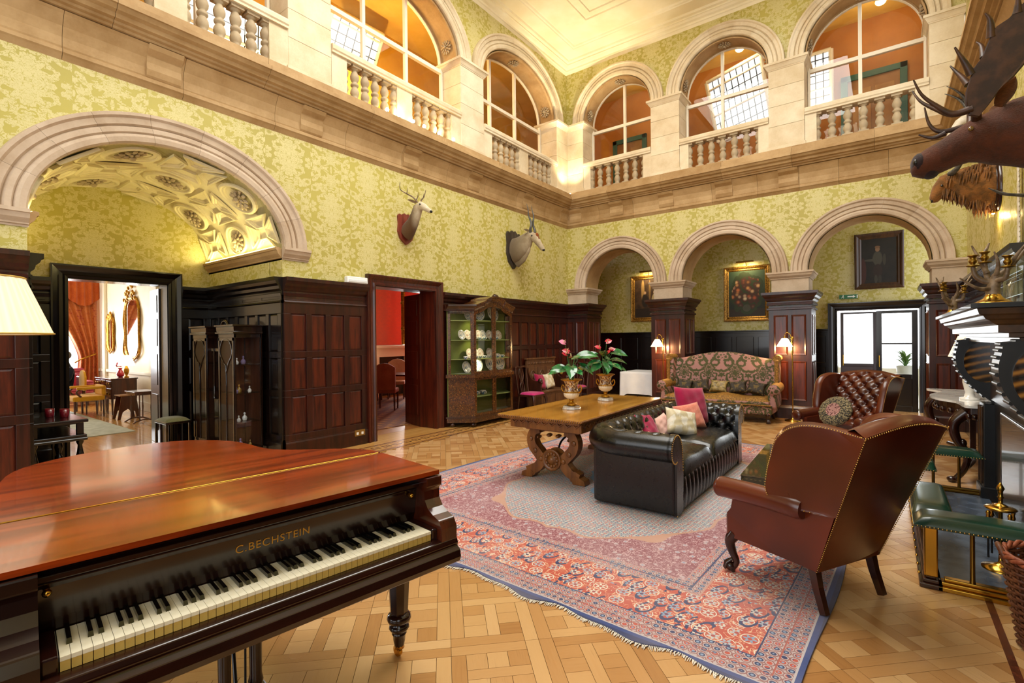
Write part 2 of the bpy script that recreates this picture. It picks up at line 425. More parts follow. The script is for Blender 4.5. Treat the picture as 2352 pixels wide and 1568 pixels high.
# back arch soffits & piers in stone
for o in OPB:
    g=G(); n=24; P=[ell(o,i/n) for i in range(n+1)]
    c=(o[0]+o[1])/2
    def sh(p,k): return (c+(p[0]-c)*k,o[2]+(p[1]-o[2])*k)
    A=[PB(p[0],.01,p[1]) for p in (sh(p,.985) for p in P)]; B=[PB(p[0],-.63,p[1]) for p in (sh(p,.985) for p in P)]
    g.add(A+B,[(i,n+1+i,n+2+i,i+1) for i in range(n)],True)
    g.build('arch_soffit',MSc,wb)
IMP=[(.0,2.76),(.0,2.78),(.02,2.785),(.02,2.80),(.03,2.81),(.06,2.84),(.075,2.885),(.09,2.89),(.09,2.925),(.0,2.925)]
def pier_block(fn,w0,w1,d0,d1,prof,name,mat,parent):
    """rectangular ring of moulding round a pier; prof (out,z)"""
    g=G(); rings=[]
    for e,z in prof: rings.append([fn(w0-e,d1+e,z),fn(w1+e,d1+e,z),fn(w1+e,d0-e,z),fn(w0-e,d0-e,z)])
    g.loft(rings,True,False); return g.build(name,mat,parent,merge=True)
PIERS=[(-.05,.53),(2.33,2.98),(4.80,5.43),(7.30,W+.05)]
for a,b in PIERS:
    pier_block(PB,a,b,-.62,.0,[(.012,2.5),(.012,2.76)]+[(e+.012,z) for e,z in IMP[1:-1]],'impost',MSa,wb)
def pier_panels(a,b,side=True):
    c=.10
    pier_block(PB,a-.06,b+.06,-.68,.06,[(0,0),(0,2.25)],'pier_core',MW,wb)
    pier_block(PB,a-.06,b+.06,-.68,.06,[(0,.0),(.05,.0),(.05,.21),(.03,.24),(.0,.26)],'skirting',MW,wb)
    pier_block(PB,a-.06,b+.06,-.68,.06,[(0,2.16),(.03,2.17),(.03,2.2),(0,2.21)],'fillet',MW,wb)
    pier_block(PB,a-.06,b+.06,-.68,.06,[(d,z) for d,z in CAPP[1:-1]],'dado_cornice',MW,wb)
    for fn,u0,u1 in ((offp(PB,.06),a-.06,b+.06),(lambda u,d,z:(b+.06+d,u,z),-.06,.68),(lambda u,d,z:(a-.06-d,u,z),-.06,.68)):
        w=(u1-u0-.24)/2
        for i in range(2):
            for z0,z1 in ((.36,1.14),(1.26,2.06)):
                u=u0+.09+i*(w+.06); p=G()
                m=.03
                q=[(u,.004,z0),(u+w,.004,z0),(u+w,.004,z1),(u,.004,z1),(u+.012,-.0,z0+.012)]
                o4=[fn(x,.002,z) for x,z in ((u,z0),(u+w,z0),(u+w,z1),(u,z1))]; m4=[fn(x,.014,z) for x,z in ((u+.01,z0+.01),(u+w-.01,z0+.01),(u+w-.01,z1-.01),(u+.01,z1-.01))]
                i4=[fn(x,.004,z) for x,z in ((u+.035,z0+.035),(u+w-.035,z0+.035),(u+w-.035,z1-.035),(u+.035,z1-.035))]
                p.add(o4+m4+i4,[(0,1,5,4),(1,2,6,5),(2,3,7,6),(3,0,4,7),(4,5,9,8),(5,6,10,9),(6,7,11,10),(7,4,8,11),(8,9,10,11)])
                p.build('panel',MWr,wb)
for a,b in PIERS: pier_panels(a,b)
# left wall panelling
wainscot(PL,-7.70,-6.34,4,wl,mit=(0,0))
wainscot(PL,-4.66,-.02,13,wl,mit=(0,-1),top=4)
wainscot(PL,-15,-10.25,12,wl,mit=(0,0),top=5)
casing(PL,-6.17,-4.83,2.53,.17,wl,MWr)
# impost of the big arch on the wall face
for (a,b,m0,m1) in ((-7.71,-7.32,0,0),(-10.62,-10.24,0,0)):
    g=G(); moulding(g,[(d+.01,z) for d,z in IMP],PL,a,b); g.build('impost',MSa,wl)
# ---------------------------------------------------------------- alcove with coffered barrel vault
AX=-2.35
al=struct(wall_mesh(lambda u,d,z:(AX+d,u,z),-10.25,-7.70,0,4.2,.3,[(-9.50,-8.30,2.54,0,0)]).build('wall_alcove',MD))
def PAr(u,d,z): return (u,-7.70-d,z)      # right side wall of the alcove (faces -y), u=x
def PAl(u,d,z): return (u,-10.25+d,z)
g=G(); g.box(AX,-.34,-.2,0,0,2.86,PAr); wa=struct(g.build('wall_alcove_right',MD))
g=G(); g.box(AX,-.34,-.2,0,0,2.86,PAl); wc=struct(g.build('wall_alcove_left',MD))
wainscot(PAr,AX,-.0,7,wa,mit=(0,0),mat=MWb,pmat=MWb,top=4)
wainscot(PAl,AX,-.0,7,wc,mit=(0,0),mat=MWb,pmat=MWb,top=4)
def PAb(u,d,z): return (AX+d,u,z)
wainscot(PAb,-10.25,-9.68,2,al,mat=MWb,pmat=MWb,top=1); wainscot(PAb,-8.12,-7.70,1,al,mat=MWb,pmat=MWb,top=1)
casing(PAb,-9.50,-8.30,2.54,.18,al,MWb)
for fn in (PAr,PAl):
    g=G(); moulding(g,[(d,z) for d,z in IMP[:-1]]+[(.09,2.925),(.05,2.93),(.0,2.90)],fn,AX,.0); g.build('impost',MSc,wa if fn is PAr else wc)
# vault shell with coffers
VO=OPL[0]
def VP(x,t,k=1.0):
    a=(VO[1]-VO[0])/2; c=(VO[0]+VO[1])/2
    return (x,c-a*k*math.cos(PI*t),VO[2]+VO[3]*k*math.sin(PI*t))
g=G(); g.grid(4,40,lambda i,j:VP(AX+(0-AX)*i,j,1.0)); va=struct(g.build('ceiling_alcove_vault',MSv))
def vframe(x0,x1,t0,t1,ins,d,name,mat,poly=None,k=10):
    """raised or recessed frame ring between outer and inner outlines in (x,t)"""
def vloop(pts,k): return [VP(x,t,k) for x,t in pts]
def ringmesh(pts,ctr,ws,name,mat,parent):
    """stepped coffer frame; ws list of (shrink,k)"""
    rings=[[VP(ctr[0]+(x-ctr[0])*s,ctr[1]+(t-ctr[1])*s,k) for x,t in pts] for s,k in ws]
    g=G(); g.loft(rings,False,False); return g.build(name,mat,parent)
tl=1/ (PI*1.12)     # metres -> t near the haunch
NB=6
for r in range(3):
    xc=AX+(0-AX)*(r+.5)/3
    for b in range(NB):
        tc=(b+.5)/NB; circ=(b+r)%2==0
        if circ:
            pts=[(xc+.30*math.cos(2*PI*i/28),tc+.265*tl*math.sin(2*PI*i/28)) for i in range(28)]
            ringmesh(pts,(xc,tc),[(1,1.0),(1,.975),(.93,.962),(.88,.962),(.84,.978),(.76,.978),(.73,.998)],'coffer_ring',MSv,va)
            c=VP(xc,tc,.995); d=VP(xc,tc,.9); rosette(c,Vector(d)-Vector(c),.19,MSd,va,(1,0,0))
        else:
            q=[(-.42,-.42),(-.14,-.42),(0,-.2),(.14,-.42),(.42,-.42),(.42,-.14),(.2,0),(.42,.14),(.42,.42),(.14,.42),(0,.2),(-.14,.42),(-.42,.42),(-.42,.14),(-.2,0),(-.42,-.14)]
            for sx,sy in ((-1,0),(1,0),(0,-1),(0,1)):
                if sx: tri=[(sx*.46,-.36),(sx*.46,.36),(sx*.14,.12),(sx*.14,-.12)]
                else: tri=[(-.36,sy*.46),(.36,sy*.46),(.12,sy*.14),(-.12,sy*.14)]
                pts=[(xc+x*.78,tc+y*.60*tl) for x,y in tri]; cx=sum(p[0] for p in pts)/4; ct=sum(p[1] for p in pts)/4
                ringmesh(pts,(cx,ct),[(1,1.0),(1,.968),(.86,.968),(.80,.982),(.66,.982),(.60,.997),(.02,.997)],'coffer_panel',MSv,va)
for k in range(9):     # ribs between
    pass
# ---------------------------------------------------------------- great cornice below the gallery, in blocks
FRZ=[(.0,4.50),(.035,4.55),(.05,4.565),(.05,4.60),(.03,4.615),(.035,4.63),(.035,4.72),(.06,4.82),(.12,4.92),(.14,4.945),(.0,4.945)]
COR=[(.0,4.945),(.13,4.955),(.16,4.96),(.165,4.985),(.20,4.995),(.205,5.02),(.25,5.03),(.265,5.07),(.31,5.09),(.335,5.13),(.355,5.135),(.355,5.185),(.30,5.195),(.28,5.20),(.28,5.30),(.16,5.31),(.16,5.36),(.13,5.375),(.0,5.375)]
gal=struct(G().box(-.6,0.0,-15,.0,4.6,5.2).box(-.6,W+.6,0,.62,4.6,5.2).box(W,W+.6,-15,0,4.6,5.2).build('trim_1',MSc))
gal.name='trim_1'; gal['label']='honey stone cornice running below the gallery'
def blocks(prof,pl,cuts,m0,m1,name,mat,parent):
    for i,(a,b) in enumerate(zip(cuts[:-1],cuts[1:])):
        g=G(); moulding(g,prof,pl,a+(0 if i==0 else .002),b-(0 if i==len(cuts)-2 else .002),m0 if i==0 else 0,m1 if i==len(cuts)-2 else 0); g.build(name,mat,parent)
cl=[-15,-13.2,-12.1,-11.0,-9.98,-8.9,-7.8,-6.7,-5.6,-4.5,-3.4,-2.3,-1.15,0]
cb=[0,.95,1.85,2.75,3.65,4.55,5.3,5.95,6.7,W]
blocks(FRZ,PL,cl,0,-1,'frieze_block',MSc,gal); blocks(FRZ,PB,cb,1,-1,'frieze_block',MSc,gal); blocks(FRZ,PR,cl,0,-1,'frieze_block',MSc,gal)
cl2=[-15,-12.8,-11.2,-9.6,-8.0,-6.4,-4.8,-3.2,-1.6,0]; cb2=[0,1.3,2.6,3.9,5.2,6.5,W]
blocks(COR,PL,cl2,0,-1,'cornice_block',MSc,gal); blocks(COR,PB,cb2,1,-1,'cornice_block',MSc,gal); blocks(COR,PR,cl2,0,-1,'cornice_block',MSc,gal)
# scroll brackets under the cornice
def bracket(pl,u):
    g=G(); P=[(.035,4.62),(.05,4.64),(.07,4.70),(.06,4.78),(.075,4.85),(.14,4.90),(.17,4.945),(0,4.945),(0,4.62)]
    g.prism([(a,b) for a,b in P],u-.17,u+.17,lambda a,b,c:pl(c,a,b)); g.build('bracket',MSc,gal)
for u in (-9.1,-7.27,-3.75,-5.4,-.28,-1.9): bracket(PL,u)
for u in (.28,2.65,5.11,1.42,3.9): bracket(PB,u)
# ---------------------------------------------------------------- gallery arcade
OGL=[(-13.75,-11.10,7.13,.93,0),(-10.44,-7.61,7.13,.93,0),(-6.94,-4.11,7.13,.93,0),(-3.42,-.58,7.13,.93,0)]
OGB=[(.52,2.30,7.13,.89,0),(2.96,4.77,7.13,.905,0),(5.40,7.27,7.13,.935,0)]
g1=struct(wall_mesh(PL,-15,0,7.05,8.75,.5,OGL,28).build('wall_gallery_left',MD))
g2=struct(wall_mesh(PB,0,W,7.05,8.75,.5,OGB,24).build('wall_gallery_back',MD))
g3=struct(wall_mesh(PR,-15,0,5.2,8.75,.5,[(-3.4,-.75,7.13,.93,5.2),(-6.9,-4.1,7.13,.93,5.2),(-10.4,-7.6,7.13,.93,5.2)],20).build('wall_gallery_right',MD))
for o in OGL: archivolt(PL,o,.31,g1,MS,7,6)
for o in OGB: archivolt(PB,o,.30,g2,MS,7,5)
def soffit(pl,o,parent):
    g=G(); n=24; c=(o[0]+o[1])/2
    def q(i,k): p=ell(o,i/n); return (c+(p[0]-c)*k,o[2]+(p[1]-o[2])*k)
    A=[pl(q(i,.985)[0],.02,q(i,.985)[1]) for i in range(n+1)]; B=[pl(q(i,.985)[0],-.5,q(i,.985)[1]) for i in range(n+1)]
    g.add(A+B,[(i,n+1+i,n+2+i,i+1) for i in range(n)],True); g.build('arch_soffit',MSc,parent)
    for t in (.09,.5,.91):
        p=ell(o,t); m=.975; C=pl(c+(p[0]-c)*m,-.23,o[2]+(p[1]-o[2])*m); D=pl(c+(p[0]-c)*.8,-.23,o[2]+(p[1]-o[2])*.8)
        u=Vector(pl(0,1,0))-Vector(pl(0,0,0)); rosette(C,Vector(D)-Vector(C),.15,MSd,parent,u)
    # raised rim bands of the soffit panels
    for dd in ((-.0,-.05),(-.41,-.46)):
        g=G(); A=[pl(q(i,.984)[0],dd[0],q(i,.984)[1]) for i in range(n+1)]; A2=[pl(q(i,.96)[0],dd[0],q(i,.96)[1]) for i in range(n+1)]
        B2=[pl(q(i,.96)[0],dd[1],q(i,.96)[1]) for i in range(n+1)]; B=[pl(q(i,.984)[0],dd[1],q(i,.984)[1]) for i in range(n+1)]
        g.loft([[A[i],A2[i],B2[i],B[i]] for i in range(n+1)],True,False); g.build('soffit_band',MSc,parent)
for o in OGL[1:]: soffit(PL,o,g1)
for o in OGB: soffit(PB,o,g2)
GIMP=[(.0,6.98),(.012,6.99),(.012,7.0),(.022,7.01),(.045,7.05),(.065,7.075),(.08,7.08),(.08,7.125),(.0,7.125)]
def gpier(pl,a,b,parent):
    zs=[5.30,5.46,5.86,6.26,6.64,6.985]
    for i,(z0,z1) in enumerate(zip(zs[:-1],zs[1:])):
        g=G(); w=.02 if i==0 else 0; g.box(a-w,b+w,-.5,.06+w,z0,z1-.004,pl); g.build('stone_block',MS,parent,bevel=.004)
    pier_block(pl,a,b,-.5,.06,GIMP,'impost',MS,parent)
for a,b in ((-11.10,-10.44),(-7.61,-6.94),(-4.11,-3.42),(-.58,.03)): gpier(PL,a,b,g1)
for a,b in ((.06,.52),(2.30,2.96),(4.77,5.40),(7.27,W-.02)): gpier(PB,a,b,g2)
BALP=[(.075,0),(.075,.045),(.05,.05),(.058,.065),(.04,.08),(.052,.11),(.064,.15),(.060,.19),(.042,.235),(.036,.25),(.054,.262),(.058,.28),(.054,.298),(.036,.31),(.042,.33),(.060,.37),(.064,.41),(.052,.45),(.036,.49),(.034,.505),(.056,.515),(.056,.53),(.07,.535)]
bg_=G(); bg_.lathe([(r*1.12,z) for r,z in BALP],14); bg_.box(-.082,.082,-.082,.082,0,.045).box(-.08,.08,-.08,.08,.53,.575)
bal_me=bg_.mesh('baluster'); bal_me.materials.append(MSd)
def balustrade(pl,o,runs,label):
    t=thing('balustrade',label,'balustrade',pl((o[0]+o[1])/2,-.03,5.375),group='stone gallery balustrades')
    L=Vector(t.location)
    def P(u,d,z): p=pl(u,d,z); return (p[0]-L.x,p[1]-L.y,p[2]-L.z)
    g=G(); R=[(-.15,5.95),(-.15,5.98),(-.165,6.0),(-.165,6.05),(-.15,6.08),(.085,6.08),(.10,6.05),(.10,6.0),(.085,5.98),(.085,5.95)]
    moulding(g,R+[R[0]],P,o[0]+.005,o[1]-.005); g.build('rail',MS,t)
    g=G(); g.box(o[0]+.005,o[1]-.005,-.14,.075,5.377,5.378,P)
    cur=o[0]
    for a,b,k in runs+[(o[1],o[1],0)]:
        g=G(); g.box(cur+.006,a,-.12,.055,5.378,5.95,P); g.build('pedestal',MS,t)
        if k:
            for i in range(k+1):
                u=a+(b-a)*i/k
                c=bpy.data.objects.new('baluster',bal_me); COL.objects.link(c); c.parent=t; c.location=P(u,-.03,5.377)
        cur=b
for i,o in enumerate(OGL[1:]):
    m=(o[0]+o[1])/2; balustrade(PL,o,[(o[0]+.27,m-.17,5),(m+.17,o[1]-.27,5)],('stone gallery balustrade at the top left corner of the photo','stone gallery balustrade in the large bay above the deer head','stone gallery balustrade in the left-hand bay beside the bright corner pier')[i])
for i,o in enumerate(OGB):
    balustrade(PB,o,[(o[0]+.2,o[1]-.2,6)],('stone gallery balustrade just right of the bright corner pier','middle stone gallery balustrade of the back wall','stone gallery balustrade nearest the moose antlers')[i])
# gallery windows
def gwindow(pl,o,mull,zt,n,D=-.45,sill=5.38):
    root=None; fw=.03; c=(o[0]+o[1])/2; a=(o[1]-o[0])/2
    def top(u):
        k=max(0,1-((u-c)/a)**2); return o[2]+o[3]*math.sqrt(k)*.985
    g=G(); N=24
    rings=[]
    for i in range(N+1):
        p=ell(o,i/N); k1,k2=.985,.945
        rings.append([pl(c+(p[0]-c)*k,D+dd,o[2]+(p[1]-o[2])*k) for k,dd in ((k1,-.03),(k2,-.03),(k2,.03),(k1,.03))])
    g.loft(rings,True,False); g.box(o[0]+.01,o[0]+.05,D-.03,D+.03,sill,o[2]+.01,pl); g.box(o[1]-.05,o[1]-.01,D-.03,D+.03,sill,o[2]+.01,pl)
    root=struct(g.build('window_%d'%n,MWp))
    for u in mull:
        g=G(); g.box(u-fw,u+fw,D-.03,D+.035,sill,top(u)-.01,pl); g.build('mullion',MWp,root)
    g=G(); g.box(o[0]+.04,o[1]-.04,D-.03,D+.04,zt-.035,zt+.035,pl); g.build('transom',MWp,root)
    us=[o[0]+.03]+list(mull)+[o[1]-.03]
    for x0,x1 in zip(us[:-1],us[1:]):
        g=G(); g.add([pl(x0,D,sill),pl(x1,D,sill),pl(x1,D,zt),pl(x0,D,zt)],[(0,1,2,3)]); g.build('pane',MGl,root)
        k=8; P=[(x0,zt),(x1,zt)]+[(x1+(x0-x1)*i/k,max(zt+.01,top(x1+(x0-x1)*i/k))) for i in range(k+1)]
        g=G(); g.add([pl(x,D,z) for x,z in P],[tuple(range(len(P)))]); g.build('pane',MGl,root)
gwindow(PL,OGL[1],(-9.5,-8.56),6.98,1); gwindow(PL,OGL[2],(-6.0,-5.06),6.98,2); gwindow(PL,OGL[3],(-2.62,-1.68),6.92,3)
gwindow(PB,OGB[0],(1.44,),6.98,4); gwindow(PB,OGB[1],(3.77,),6.96,5); gwindow(PB,OGB[2],(6.28,),6.98,6)
# gallery corridors
gc=G(); gc.box(-2.7,-.5,-15,2.7,5.1,5.2).box(-.5,W+.5,.5,2.7,5.1,5.2); struct(gc.build('floor_gallery',wood('gallery_boards',h('6b3f1c'),h('8a5527'),.5,world=True)))
g=G(); g.box(-2.7,-2.6,-15,2.7,5.2,8.8); wgo=struct(g.build('wall_gallery_outer_left',mottled('amber_wall_paint',h('e2b450'),h('d6a23c'),1.2,.5)))
g=G(); g.box(-2.7,W+.6,2.5,2.6,5.2,8.8); wgb=struct(g.build('wall_gallery_outer_back',MOr))
g=G(); g.box(W+.5,W+.6,.5,2.6,5.2,8.8); struct(g.build('wall_gallery_outer_right',MOr))
g=G(); g.box(-2.7,-.4,-15,2.7,8.75,8.85).box(-.4,W+.6,.45,2.7,8.75,8.85); struct(g.build('ceiling_gallery',mottled('amber_ceiling_paint',h('e0b860'),h('d0a448'),1.2,.6)))
# glowing lattices added behind the gallery windows, imitating the lantern's reflection in their glass
MLanRefl=emis('lantern_reflection_glow',(.84,.92,1.0),.85)
def lattice(name,label,o0,ex,ey,nu,nv,n):
    """glowing panel imitating a reflection: corner o0, edge vectors ex, ey"""
    O=Vector(o0); X=Vector(ex); Y=Vector(ey); N=X.cross(Y).normalized()
    def Q(a,b,c=0): return tuple(O+X*a+Y*b+N*c)
    g=G(); r=.02
    root=None
    fr=G()
    for a,b in (((0,0),(1,0)),((1,0),(1,1)),((1,1),(0,1)),((0,1),(0,0))): fr.tube([Q(*a),Q(*b)],.05,4)
    root=struct(fr.build(name,MWp))
    for i in range(1,nu): G().tube([Q(i/nu,0,.01),Q(i/nu,1,.01)],.011,4).build('glazing_bar',MBlk,root)
    for j in range(1,nv): G().tube([Q(0,j/nv,.01),Q(1,j/nv,.01)],.03 if j%3==0 else .011,4).build('glazing_bar',MWp if j%3==0 else MBlk,root)
    G().add([Q(0,0,-.01),Q(1,0,-.01),Q(1,1,-.01),Q(0,1,-.01)],[(0,1,2,3)]).build('pane',MLanRefl,root)
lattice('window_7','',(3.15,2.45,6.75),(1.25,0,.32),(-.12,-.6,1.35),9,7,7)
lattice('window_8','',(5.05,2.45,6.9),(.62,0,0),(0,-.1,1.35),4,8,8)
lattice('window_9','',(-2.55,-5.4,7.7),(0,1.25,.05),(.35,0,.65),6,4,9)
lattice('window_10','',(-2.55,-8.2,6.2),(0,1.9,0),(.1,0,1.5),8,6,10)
# teal door frames on the gallery back wall
for x0,x1,zt,nn in ((.16,1.20,7.5,1),(5.85,7.05,7.55,2)):
    g=G()
    for a,b,c,d in ((x0,x0+.13,5.2,zt),(x1-.13,x1,5.2,zt),(x0,x1,zt-.13,zt)): g.box(a,b,2.42,2.5,c,d)
    dr=struct(g.build('door_%d'%nn,MTe,bevel=.01))
    g=G(); g.box(x0+.13,x1-.13,2.46,2.5,5.2,zt-.13); g.build('door_leaf',mottled('brown_door_%d'%nn,h('9a6a3a'),h('8a5a2c'),3),dr)
    for z0,z1 in ((5.35,5.9),(6.05,7.2)):
        g=G(); m=(x0+x1)/2; g.box(x0+.22,m-.04,2.45,2.46,z0,z1).box(m+.04,x1-.22,2.45,2.46,z0,z1); g.build('panel',mottled('brown_panel_%d%d'%(nn,int(z0)),h('a8783f'),h('946432'),3),dr,bevel=.01)
# ---------------------------------------------------------------- ceiling with coved cornice and lantern
CP=[(.0,8.50),(.03,8.55),(.05,8.56),(.055,8.60),(.10,8.62),(.13,8.655),(.15,8.66),(.15,8.69),(.21,8.70),(.22,8.745),(.54,8.745),(.55,8.765),(.58,8.775),(.60,8.805),(.63,8.81)]
ZC=8.81
g=G(); L0,L1,M0,M1=1.9,5.9,-9.6,-3.2
g.box(-.3,L0,-15,.3,ZC,ZC+.1).box(L1,W+.3,-15,.3,ZC,ZC+.1).box(L0,L1,M1,.3,ZC,ZC+.1).box(L0,L1,-15,M0,ZC,ZC+.1)
ce=struct(g.build('ceiling',MCe))
g=G(); paths=[[(d,-14.6,z),(d,-d,z),(W-d,-d,z),(W-d,-14.6,z)] for d,z in CP]
g.loft([[p[i] for p in paths] for i in range(4)],False,False,False); g.build('ceiling_cornice',MCe,ce)
for dd in (1.25,1.45):
    g=G(); CP2=[(dd,ZC),(dd+.01,ZC-.025),(dd+.05,ZC-.03),(dd+.06,ZC)]
    paths=[[(d,-14.6,z),(d,-d,z),(W-d,-d,z),(W-d,-14.6,z)] for d,z in CP2]; g.loft([[p[i] for p in paths] for i in range(4)],False,False,False); g.build('ceiling_moulding',MCe,ce)
lt=G()
for a,b,c,d in ((L0,L1,M0-.1,M0),(L0,L1,M1,M1+.1),(L0-.1,L0,M0,M1),(L1,L1+.1,M0,M1)): lt.box(a,b,c,d,ZC,ZC+.6)
lt.build('lantern_kerb',MWp,ce)
# ---------------------------------------------------------------- floor: diagonal parquet panels
def oak(name,world):
    m=M_(name); at=m.node('Attribute'); at.attribute_name='tone'; r=E(m.t,at.outputs['Fac'])
    dr=m.node('Attribute'); dr.attribute_name='dirn'; dv=E(m.t,dr.outputs['Fac'])
    x,y,z=m.coord('World'); k=.7071
    a=(x+y)*k; b=(y-x)*k; p=a*dv+b*(1.0-dv); q=b*dv+a*(1.0-dv)
    n=m.noise(m.comb(p*2.5,q*38.0,r*9.0),1.6,5,.6,.4); n2=m.noise(m.vec,1.1,2)
    c=m.ramp(r*.78+n*.26,[(.0,h('966638')),(.2,h('b07f4a')),(.5,h('bf915c')),(.8,h('caa06b')),(1,h('d4ad7c'))])
    m.set(col=m.mix(n.ss(.55,.8)*.35,c,h('8a5a2c')),rough=n2*.12+.2,coat=.25,coatr=.12); m.bump(n,.06,.002); return m.m
MOak=oak('oak_parquet',True)
PANEL=.47
def panel_pieces(i,j,rnd):
    """pieces (a0,a1,b0,b1,dir) in panel coordinates 0..1"""
    w=.16; P=[(0,1-w,0,w,1),(1-w,1,0,1-w,0),(w,1,1-w,1,1),(0,w,w,1,0)]
    s=(1-2*w); x0=w; x1=w+s*.40; x2=x1+s*.22; x3=1-w
    kind=rnd.random()
    P.append((x1,x2,w,1-w,0))
    for (a,b) in ((x0,x1),(x2,x3)):
        k=2 if rnd.random()<.45 else 3
        for q in range(k): P.append((a,b,w+s*q/k,w+s*(q+1)/k,1))
    if (i+j)%2: P=[(b0,b1,a0,a1,1-d) for a0,a1,b0,b1,d in P]
    return P
rnd=random.Random(3); pieces=[]
k7=.70710678
for i in range(-40,40):
    for j in range(-40,40):
        cx=4.14+((i+.5)-(j+.5))*PANEL*k7; cy=-9.386+((i+.5)+(j+.5))*PANEL*k7
        if not(-.1<cx<W+.3 and -12.2<cy<2.6): continue
        pass
        dep=(Vector((cx-6.65,cy+11.27))).dot(Vector((-.602,.798))); lat=Vector((cx-6.65,cy+11.27)).dot(Vector((.798,.602)))
        if dep<.3 or abs(lat)>dep*1.2+.5: continue
        for p in panel_pieces(i,j,rnd):
            a=(p[0]+p[1])/2; b=(p[2]+p[3])/2
            x=4.14+((i+a)-(j+b))*PANEL*k7; y=-9.386+((i+a)+(j+b))*PANEL*k7
            if x>W-.02 or x<.72: continue
            onrug=2.2<x<6.3 and -8.5<y<-2.9
            vis=math.hypot(x-6.65,y+11.27)
            pieces.append((vis+(50 if onrug else 0)+(30 if (x<4.6 and y<-9.9) else 0)+(30 if y<-10.3 else 0),i,j,p,rnd.random()))
pieces.sort(key=lambda q:q[0])
fl=struct(G().box(-3,W+.4,-15,2.6,-.12,-.014).build('floor',plain('floor_joint',h('7a5228'),.5)))
def plank_verts(i,j,p):
    gp=.0012/PANEL; a0,a1,b0,b1=p[0]+gp,p[1]-gp,p[2]+gp,p[3]-gp
    return [(4.14+((i+a)-(j+b))*PANEL*k7,-9.386+((i+a)+(j+b))*PANEL*k7) for a,b in ((a0,b0),(a1,b0),(a1,b1),(a0,b1))]
def attr(me,name,vals):
    at=me.attributes.new(name,'FLOAT','FACE'); at.data.foreach_set('value',vals)
def planks(lst,one):
    vs=[];fs=[];tone=[];dn=[]
    for _,i,j,p,r in lst:
        q=plank_verts(i,j,p); b=len(vs)
        vs+=[(x,y,0) for x,y in q]+[(x,y,-.014) for x,y in q]
        F=[(0,1,2,3),(4,5,1,0),(5,6,2,1),(6,7,3,2),(7,4,0,3)]; fs+=[tuple(b+t for t in f) for f in F]; tone+=[r]*5; dn+=[float(p[4])]*5
    me=bpy.data.meshes.new('plank'); me.from_pydata(vs,[],fs); attr(me,'tone',tone); attr(me,'dirn',dn); me.materials.append(MOak)
    o=bpy.data.objects.new('plank' if one else 'parquet_planks',me); COL.objects.link(o); o.parent=fl; return o
for q in pieces[:300]: planks([q],True)
rest=planks(pieces[300:],False); rest['kind']='stuff'
# inlaid border strip by the left wall, and floors of the side rooms
MOb=wood('oak_border',h('b0803f'),h('cd9d5a'),.25,world=True,stretch=(1,.06,1),coat=.25)
MWal=wood('walnut_inlay',h('4a2414'),h('6a3520'),.25,world=True,coat=.25)
g=G(); g.box(-.4,.72,-15,.0,-.014,0); g.build('border_board',MOb,fl)
for a,b in ((.28,.315),(.345,.36),(.62,.635),(.665,.70)):
    g=G(); g.box(a,b,-15,0,-.01,.0008); g.build('inlay_line',MWal,fl)
for i in range(40):
    y=-7.2+i*.2
    if y>-.2: break
    g=G()
    g.box(.42,.56,y,y+.02,-.01,.0008).box(.42,.44,y,y+.13,-.01,.0008).box(.42,.53,y+.12,y+.14,-.01,.0008).box(.51,.53,y+.05,y+.14,-.01,.0008).box(.47,.53,y+.05,y+.07,-.01,.0008)
    g.build('inlay_key',MWal,fl)
for a,b in ((W-.62,W-.585),(W-.5,W-.42)):
    g=G(); g.box(a,b,-12,-7.05,-.01,.001); g.build('inlay_line',MWal,fl)
for i in range(14):
    g=G(); y=-10.25+i*.183; g.box(AX-.3,-.402,y+.001,y+.182,-.014,0); g.build('floorboard',MOb,fl)
g=G(); g.box(-1.5,.72,.0,2.6,-.014,-.0005); g.build('border_board',MOb,fl)
# ---------------------------------------------------------------- corridor behind the back arches
CY=2.25
def PC(u,d,z): return (u,CY-d,z)
cw=struct(wall_mesh(PC,-1.5,W+.3,0,4.6,.3,[(5.76,7.2,2.2,0,0)]).build('wall_corridor',MD))
g=G(); g.box(-1.6,-1.5,.35,CY,0,4.6); struct(g.build('wall_corridor_left',MD))
g=G(); g.box(-1.6,W+.3,.60,CY+.3,4.45,4.6); struct(g.build('ceiling_corridor',MCe))
def low_dado(pl,u0,u1,parent,n):
    g=G(); g.box(u0,u1,-.02,.03,0,1.75,pl); g.build('wainscot_frame',MWb,parent)
    g=G(); moulding(g,[(.0,1.72),(.05,1.73),(.05,1.76),(.07,1.77),(.07,1.80),(.0,1.80)],pl,u0,u1); g.build('dado_cornice',MWb,parent)
    g=G(); moulding(g,BAS,offp(pl,.03),u0,u1); g.build('skirting',MWb,parent)
    w=(u1-u0)/n
    for i in range(n):
        for z0,z1 in ((.34,.92),(1.02,1.64)):
            g=G(); g.box(u0+i*w+.05,u0+(i+1)*w-.05,.02,.042,z0,z1,pl); g.build('panel',MWb,parent,bevel=.012)
low_dado(PC,-1.5,5.58,cw,14); low_dado(PC,7.38,W,cw,1)
casing(PC,5.76,7.2,2.2,.18,cw,MWb)
